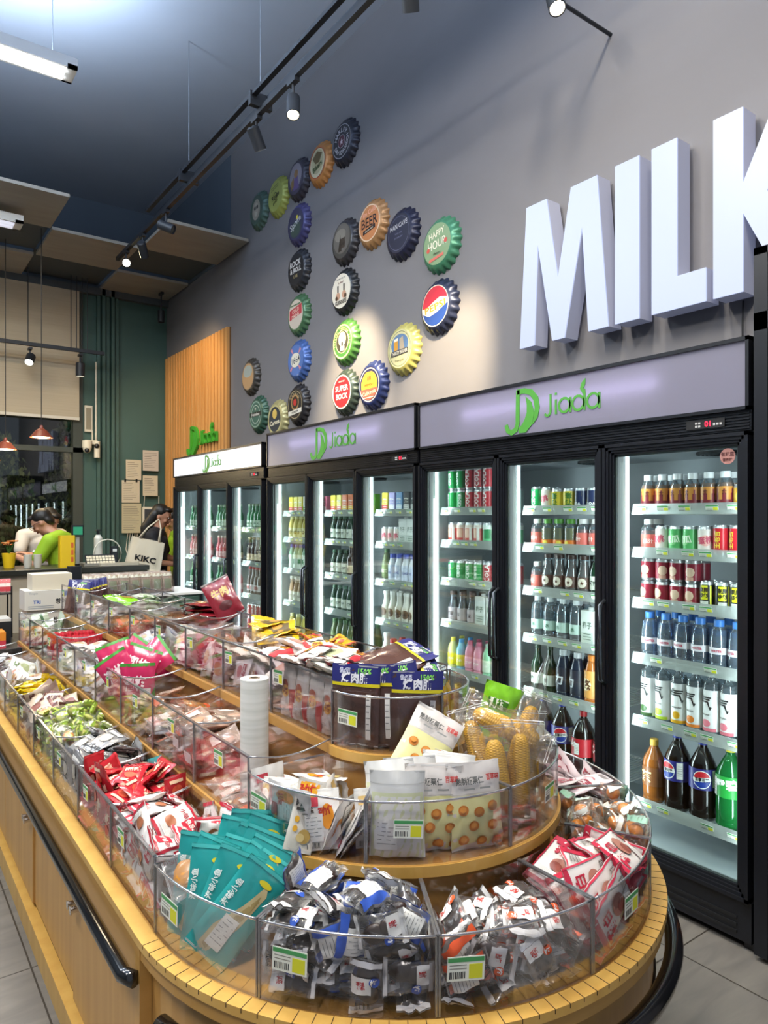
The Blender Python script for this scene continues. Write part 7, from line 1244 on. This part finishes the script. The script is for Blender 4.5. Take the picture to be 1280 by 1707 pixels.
if True:
    p_ = Proto(Pack('red_white_sachet', .07, .09, .006, P('b83038', .3, .3), [('r', -1, -.2, 1, .3, 'e0d0c8'), ('t', '辣', 0, .6, .02, 'f4e8dc')], 301, nx=6, ny=6).root)
    for i in range(19): p_.put((.24 + .028 * i, 5.34, 1.042), (R(74), 0, R(-8)), 'red and white sachet filed in the black rack at the left edge', 'packet', 'sachets in the black rack')
    q_ = Proto(Pack('clear_herb_packet', .07, .14, .014, film('vacuum_film', 'f4e8e2'), [('r', -.9, .6, .9, .9, 'c8c8b8'), ('r', -.7, -.7, .7, .3, '7a8068')], 302, nx=6, ny=6).root)
    tr = MB().box((1.17, 5.00, 0.962), (1.78, 5.006, 1.05), acr).box((1.17, 5.22, 0.962), (1.78, 5.226, 1.05), acr).box((1.17, 5.0, 0.962), (1.176, 5.226, 1.05), acr).box((1.774, 5.0, 0.962), (1.78, 5.226, 1.05), acr).box((1.17, 5.0, 0.962), (1.78, 5.226, 0.966), acr_e).build('clear_tray'); tag(tr, 'long clear tray of herb packets on the green cabinet', 'tray')
    for r_ in range(6):
        for i in range(8): q_.put((1.21 + .076 * i, 5.03 + .032 * r_, 1.036), (R(78), R((i * 3 + r_) % 5 - 2), 0), 'clear packet of dried herbs, %s row of the long tray, %s from left' % (['front', 'second', 'third', 'fourth', 'fifth', 'rear'][r_], NTH[i]), 'packet', 'herb packets in the clear tray')
t = thing('black_pouch', (1.13, 5.08, 1.0), 'black stand-up pouch with an orange disc beside the cartons', 'packet')
MB().rbox((1.08, 5.05, 0.962), (1.17, 5.11, 1.17), black, .02).build('pouch', t); MB().cyl((1.125, 5.049, 1.03), (1.125, 5.046, 1.03), .03, P('d8963c'), 20).cyl((1.125, 5.046, 1.03), (1.125, 5.045, 1.03), .02, P('e8c080'), 20).build('printed_disc', t)
# items on the counter
yb = P('e0b81c'); t = thing('yellow_canister', (1.36, 6.42, 1.075), 'yellow upright box on the counter in front of the green shirt', 'box')
MB().rbox((1.30, 6.38, 1.076), (1.42, 6.47, 1.345), yb, .012).build('box_body', t); mb = MB(); 
for k in range(3): mb.box((1.385, 6.379, 1.12 + .06 * k), (1.405, 6.381, 1.165 + .06 * k), P('c8602c'))
mb.build('printed_mark', t)
t = thing('customer_display', (1.49, 6.62, 1.075), 'small green customer display on a pole at the checkout', 'display')
MB().box((1.475, 6.61, 1.076), (1.505, 6.63, 1.33), mat('pole_grey', '9a9a94', .4)).box((1.44, 6.58, 1.076), (1.54, 6.66, 1.09), black).build('stand', t); MB().rbox((1.44, 6.60, 1.33), (1.54, 6.64, 1.43), black, .01).build('housing', t)
MB().box((1.452, 6.598, 1.345), (1.528, 6.6, 1.415), mat('green_screen', '1c6a4c', .3, emit=.5, ecol='2a9a6c')).build('screen', t)
t = thing('price_scale', (1.66, 6.5, 1.075), 'price scale with a sloping cream keypad on the counter', 'scale')
MB().box((1.50, 6.42, 1.076), (1.80, 6.62, 1.10), mat('scale_grey', '8a867a', .5)).build('body', t)
M = Matrix.Translation((1.65, 6.47, 1.13)) @ Matrix.Rotation(R(55), 4, 'X'); MB().box((-.13, -.05, -.01), (.13, .05, 0), black, M).build('keypad', t); mb = MB()
for i in range(9):
    for j in range(3): mb.box((-.12 + .0265 * i, -.042 + .028 * j, 0), (-.098 + .0265 * i, -.02 + .028 * j, .004), P('e0d4b8'), M)
mb.build('key', t)['kind'] = 'stuff'
t = thing('white_spray_bottle', (1.68, 6.68, 1.075), 'tall white bottle with a black pump on the counter', 'bottle')
MB().lathe([(.033, 1.076), (.036, 1.09), (.036, 1.31), (.02, 1.34)], P('d8d6ca'), 20, Matrix.Translation((1.68, 6.68, 0))).build('bottle_body', t); MB().cyl((1.68, 6.68, 1.335), (1.68, 6.68, 1.38), .012, black).box((1.66, 6.66, 1.375), (1.70, 6.69, 1.39), black).build('pump', t)
for k in range(4): pass
t = thing('card_reader', (1.79, 6.6, 1.075), 'black card reader with a looping white cable on the counter', 'card reader')
MB().rbox((1.755, 6.56, 1.076), (1.825, 6.60, 1.24), black, .01).box((1.775, 6.557, 1.19), (1.81, 6.56, 1.215), P('d8d8d4')).build('reader', t)
MB().tube([(1.74 + .12 * math.cos(a), 6.6, 1.17 + .13 * math.sin(a)) for a in [R(200 - 22 * k) for k in range(15)]] + [(1.80, 6.6, 1.08)], .006, wh, 6).build('cable', t)
o = tag(MB().rbox((1.62, 6.36, 1.076), (1.95, 6.42, 1.10), mat('ledge_cream', 'b8b09c', .5), .01).build('cream_tray'), 'flat cream tray at the right end of the counter', 'tray')
t = thing('flower_pot', (.93, 6.6, 1.075), 'yellow pot with orange flowers at the left edge of the counter', 'plant')
MB().lathe([(.04, 1.076), (.055, 1.20), (.05, 1.20), (.045, 1.19), (.0001, 1.19)], yb, 20, Matrix.Translation((.95, 6.6, 0)), cap=False).build('pot', t); mb = MB()
for k in range(9):
    a = k * 2.4; q = .055 * (k / 9) ** .5; c = (.95 + q * math.cos(a), 6.6 + q * math.sin(a), 1.27 + .015 * (k % 3)); mb.cyl((.95, 6.6, 1.19), c, .003, P('3a6a2c'), 5)
    for j in range(6): b = j * PI / 3; mb.ball((c[0] + .014 * math.cos(b), c[1] + .014 * math.sin(b), c[2]), (.012, .012, .006), P('d8782a'), nu=6, nv=4)
mb.build('flowers', t)
cupm = P('d0ccbe')
for s_ in range(2):
    for k in range(4):
        tag(MB().lathe([(.026, 0), (.034, .045), (.032, .045), (.024, .003)], cupm, 16, Matrix.Translation((1.075 + .075 * s_, 6.50, 1.076 + .022 * k)), cap=False).build('paper_cup'), 'white cup, %s in the %s short stack on the counter' % (['lowest', 'second', 'third', 'topmost'][k], ['left', 'right'][s_]), 'cup', 'cups stacked on the counter')
# ---------------- people ----------------
skin = mat('skin', 'b98468', .5); hair = mat('black_hair', '17130f', .5)
def solid(mb, name, parent, m, vox=.010, smooth=4):
    me = bpy.data.meshes.new('raw'); me.from_pydata(mb.v, [], mb.f); o = bpy.data.objects.new('raw', me); COL.objects.link(o)
    r_ = o.modifiers.new('r', 'REMESH'); r_.mode = 'VOXEL'; r_.voxel_size = vox; r_.use_smooth_shade = True; s_ = o.modifiers.new('s', 'SMOOTH'); s_.iterations = smooth; s_.factor = .5
    n = bpy.data.meshes.new_from_object(o.evaluated_get(bpy.context.evaluated_depsgraph_get())); bpy.data.objects.remove(o); bpy.data.meshes.remove(me)
    n.materials.clear(); n.materials.append(m); n.name = name; x = bpy.data.objects.new(name, n); COL.objects.link(x); x.parent = parent; _org[x.name] = Vector((0, 0, 0)); return x
def limb(mb, pts, rs, seg=14):
    """tapered limb through joints with round joints"""
    for i in range(len(pts) - 1):
        a, b = Vector(pts[i]), Vector(pts[i + 1]); n = 5
        mb.tube([a.lerp(b, k / n) for k in range(n + 1)], 0, skin, seg, [rs[i] + (rs[i + 1] - rs[i]) * k / n for k in range(n + 1)])
    for p, r in zip(pts, rs): mb.ball(p, r * 1.0, skin, nu=14, nv=8)
def hand(mb, wrist, d, up, curl=.5):
    d = Vector(d).normalized(); up = Vector(up).normalized(); s = d.cross(up).normalized(); w_ = Vector(wrist)
    M = Matrix((s, d, up)).transposed().to_4x4(); M.translation = w_ + d * .05
    mb.ball((0, 0, 0), (.042, .055, .017), skin, M, 12, 8)
    for k, (x, l) in enumerate(((-.03, .062), (-.010, .075), (.010, .072), (.029, .056))):
        p = w_ + d * .09 + s * x; pts = [p]; dd = d.copy()
        for j in range(3): dd = (dd - up * curl * .45).normalized(); p = p + dd * l * (.42, .32, .26)[j]; pts.append(p)
        limb(mb, pts, [.0095, .009, .008, .007], 8)
    p = w_ + d * .03 - s * .03; limb(mb, [p, p - s * .028 + d * .02 - up * .008, p - s * .035 + d * .05 - up * .018], [.012, .010, .008], 8)
def person(loc, rz, J, label, shirt, pants, hairfn, glasses=False, sleeves=.55, slim=1.0, collar=None, skirt=None):
    """J: joints in the body's own frame, +y is where it faces"""
    t = thing('person', loc, label, 'person', None, rz); V3 = Vector
    hip, chest, neck_, head = [V3(J[k]) for k in ('hip', 'chest', 'neck', 'head')]; hd = V3(J.get('look', (0, 1, -.4))).normalized()
    mb = MB(); sw = J.get('sw', .19) * slim; side = V3(J.get('side', (1, 0, 0))).normalized()
    for q in range(9):
        f = q / 8; c = hip.lerp(chest, f); mb.ball(c, ((.145 - .02 * math.sin(PI * f)) * slim, .10, .09), skin, nu=16, nv=10)
    sh = {s: chest + side * sw * s + V3((0, 0, .07)) for s in (-1, 1)}
    limb(mb, [sh[-1], chest + V3((0, 0, .09)), sh[1]], [.058 * slim, .075, .058 * slim]); limb(mb, [chest + V3((0, 0, .08)), neck_, head - V3((0, 0, .05))], [.07, .052, .05])
    # head in its own frame
    zx = (V3((0, 0, 1)) - hd * hd.z).normalized(); xx = hd.cross(zx); HM = Matrix((xx, hd, zx)).transposed().to_4x4(); HM.translation = head
    mb.ball((0, 0, .02), (.076, .094, .092), skin, HM, 20, 14); mb.ball((0, .012, -.045), (.058, .072, .062), skin, HM, 16, 10); mb.ball((0, .062, -.085), (.026, .02, .018), skin, HM)
    mb.ball((0, .100, -.020), (.014, .020, .017), skin, HM, 10, 7); mb.ball((0, .094, .004), (.009, .016, .028), skin, HM, 8, 6)
    for s in (-1, 1): mb.ball((s * .076, -.006, -.012), (.010, .018, .030), skin, HM, 8, 6); mb.ball((s * .034, .082, .022), (.024, .010, .009), skin, HM, 8, 6); mb.ball((s * .04, .066, -.03), (.024, .022, .022), skin, HM, 8, 6)
    mb.ball((0, .086, -.052), (.024, .010, .007), skin, HM, 8, 6)
    arms = {}
    for s in (-1, 1):
        e, w_ = V3(J['elbow'][0 if s < 0 else 1]), V3(J['wrist'][0 if s < 0 else 1]); arms[s] = (e, w_)
        limb(mb, [sh[s], e, w_], [.048 * slim, .038 * slim, .025]); hand(mb, w_, (w_ - e), J.get('palm_up', (0, 0, 1)), .5)
    for s in (-1, 1):
        hp = hip + V3((s * .085, 0, -.05)); kn = V3((s * .09, J.get('knee', .03), .48)); an = V3((s * .10, -.01, .09))
        limb(mb, [hp, kn, an], [.088 * slim, .058, .038])
    solid(mb, 'body', t, skin)
    # clothes
    c = MB()
    for q in range(9):
        f = q / 8; p = (hip - V3((0, 0, .03))).lerp(chest, f); c.ball(p, ((.160 - .014 * math.sin(PI * f)) * slim, .118, .10), shirt, nu=16, nv=10)
    limb(c, [sh[-1], chest + V3((0, 0, .085)), sh[1]], [.072 * slim, .088, .072 * slim])
    for s in (-1, 1):
        e, w_ = arms[s]; limb(c, [sh[s], sh[s].lerp(e, sleeves + .15)], [.070 * slim, .060])
    sh_o = solid(c, 'shirt', t, shirt)
    if collar: MB().tube([neck_ + V3((.062 * math.cos(a), .062 * math.sin(a), -.012 - .03 * max(0, math.sin(a)))) for a in [R(20 * k) for k in range(19)]], .011, collar, 6).build('collar', sh_o, local=True)
    c = MB()
    for s in (-1, 1):
        hp = hip + V3((s * .078, 0, -.04)); kn = V3((s * .09, J.get('knee', .03), .48)); an = V3((s * .10, -.01, .11)); limb(c, [hp, kn, an], [.112 * slim, .080, .068])
    c.ball(hip, (.158 * slim, .118, .11), pants); solid(c, 'trousers', t, pants)
    for s in (-1, 1): MB().ball((s * .10, .05, .045), (.048, .13, .045), black, nu=14, nv=8).build('shoe', t, local=True)
    h = MB(); hairfn(h, HM, head); hx = solid(h, 'hair', t, hair, .008, 2)
    f = MB()
    for s in (-1, 1): f.ball((s * .034, .087, .008), (.013, .006, .006), P('f0ece8'), HM, 8, 6); f.ball((s * .034, .092, .008), (.006, .003, .006), black, HM, 8, 6); f.ball((s * .034, .092, .030), (.02, .004, .004), hair, HM, 8, 5)
    f.build('eyes', t, local=True); f = MB(); f.ball((0, .095, -.052), (.021, .006, .006), mat('lips', '9a4c44', .5), HM, 10, 6); f.build('mouth', t, local=True)
    if glasses:
        g = MB()
        for s in (-1, 1):
            g.tube([HM @ V3((s * .036 + .024 * math.cos(R(a)), .108, .006 + .018 * math.sin(R(a)))) for a in range(0, 361, 30)], .0025, black, 6); g.tube([HM @ V3((s * .06, .105, .01)), HM @ V3((s * .082, .04, .012)), HM @ V3((s * .082, -.01, .0))], .002, black, 6)
        g.tube([HM @ V3((-.012, .11, .01)), HM @ V3((.012, .11, .01))], .002, black, 6); g.build('glasses', t, local=True)
    return t, sh_o
def short_hair(h, HM, head):
    h.ball((0, -.022, .045), (.088, .092, .082), hair, HM, 18, 12); h.ball((0, .055, .085), (.062, .045, .028), hair, HM, 14, 8); h.ball((0, -.06, -.01), (.07, .045, .06), hair, HM, 14, 8)
def long_hair(h, HM, head):
    short_hair(h, HM, head)
    for s in (-1, 0, 1): limb(h, [HM @ Vector((s * .045, -.06, .0)), HM @ Vector((s * .05, -.10, -.16)) , Vector((head.x + s * .045, head.y - .15, head.z - .30)), Vector((head.x + s * .03, head.y - .13, head.z - .42))], [.05, .05, .045, .02])
lime = mat('lime_polo', '93b81e', .7); cream = mat('cream_polo', 'd6cdbf', .7); blackt = mat('black_tee', '1c1c22', .8); navyp = mat('navy_trousers', '232a38', .8); khaki = mat('khaki_trousers', '7a7058', .8)
t, s_ = person((1.475, 7.06, 0), R(54), dict(hip=(0, -.03, .93), chest=(0, .05, 1.21), neck=(0, .12, 1.36), head=(0, .20, 1.45), look=(-.1, 1, -.75), elbow=((-.24, .16, 1.07), (.24, .12, 1.07)), wrist=((-.12, .38, 1.14), (.12, .36, 1.14))),
       'person in a lime green polo and glasses bending left over the counter', lime, khaki, short_hair, True, collar=mat('dark_collar', '2c3a1c', .7))
MB().tube([(.12 + .03 * math.cos(R(a)), .33, 1.135 + .03 * math.sin(R(a))) for a in range(0, 361, 30)], .006, black, 6).cyl((.12, .315, 1.165), (.12, .345, 1.17), .018, steel).build('wristwatch', t, local=True)
person((1.437, 7.97, 0), R(195), dict(hip=(0, -.02, .95), chest=(0, .04, 1.24), neck=(0, .09, 1.40), head=(-.02, .14, 1.47), look=(-.5, 1, -.7), elbow=((-.27, .12, 1.10), (.27, .12, 1.12)), wrist=((-.10, .34, 1.13), (.14, .33, 1.13))),
       'person in a cream polo shirt looking down behind the green shirted one', cream, navyp, short_hair, collar=mat('tan_collar', 'b09a84', .7))
t, s_ = person((2.40, 7.30, 0), R(-122), dict(hip=(0, 0, .93), chest=(0, .01, 1.24), neck=(0, .03, 1.40), head=(0, .06, 1.51), look=(0, 1, -.35), elbow=((-.25, .05, 1.08), (.24, .05, 1.05)), wrist=((-.14, .26, 1.02), (.16, .26, 1.02))),
       'person with long black hair in a black tee, back half turned, tote bag on shoulder', blackt, navyp, long_hair, slim=.92)
person((2.86, 7.80, 0), R(80), dict(hip=(0, 0, .93), chest=(0, .03, 1.22), neck=(0, .06, 1.38), head=(0, .10, 1.47), look=(0, 1, -.5), elbow=((-.24, .12, 1.03), (.24, .12, 1.03)), wrist=((-.12, .34, 1.06), (.12, .34, 1.06))),
       'person in a lime green shirt mostly hidden behind the farthest fridge', lime, khaki, short_hair)
# tote bag
canvas = mat('canvas', 'cfc4ae', .85); t = thing('tote_bag', (2.2, 7.02, 1.0), 'cream canvas tote bag with black KIKC lettering on the shoulder of the person in black', 'bag')
c0 = Vector((2.215, 7.04, 1.135)); M = basis(c0, (.80, -.60, -.22), (.16, -.12, .98)); mb = MB(); g = 10; vs = []
for sd in (1, -1):
    for j in range(g + 1):
        for i in range(g + 1): u, v = -1 + 2 * i / g, -1 + 2 * j / g; vs.append((u * .175 * (1 - .04 * v), v * .145, sd * (.05 * (1 - u ** 4) * (1 - .5 * (v + 1) / 2) ** .5 + .004) + .004 * math.sin(5 * u + 3 * v)))
W = g + 1; fs = []; o_ = W * W
for j in range(g):
    for i in range(g): a = j * W + i; fs += [(a, a + 1, a + W + 1, a + W), (o_ + a, o_ + a + W, o_ + a + W + 1, o_ + a + 1)]
rim_ = [j * W for j in range(W)][::-1] + list(range(1, W)) + [j * W + g for j in range(1, W)]
for a, b in zip(rim_, rim_[1:]): fs.append((a, b, b + o_, a + o_))
mb.add(vs, fs, canvas, M, True); mb.build('bag_body', t)
mb = MB(); text(mb, 'KIKC', .075, black, M @ Matrix.Translation((.03, -.04, .058)), .03, width=.21); mb.build('lettering', t)
for s in (-1, 1): MB().tube([M @ Vector((-.09, .14, .02 * s)), M @ Vector((-.03, .26, .0)), M @ Vector((.04, .36, -.06)), M @ Vector((.09, .27, -.03)), M @ Vector((.11, .13, .02 * s))], .009, canvas, 6).build('strap', t)
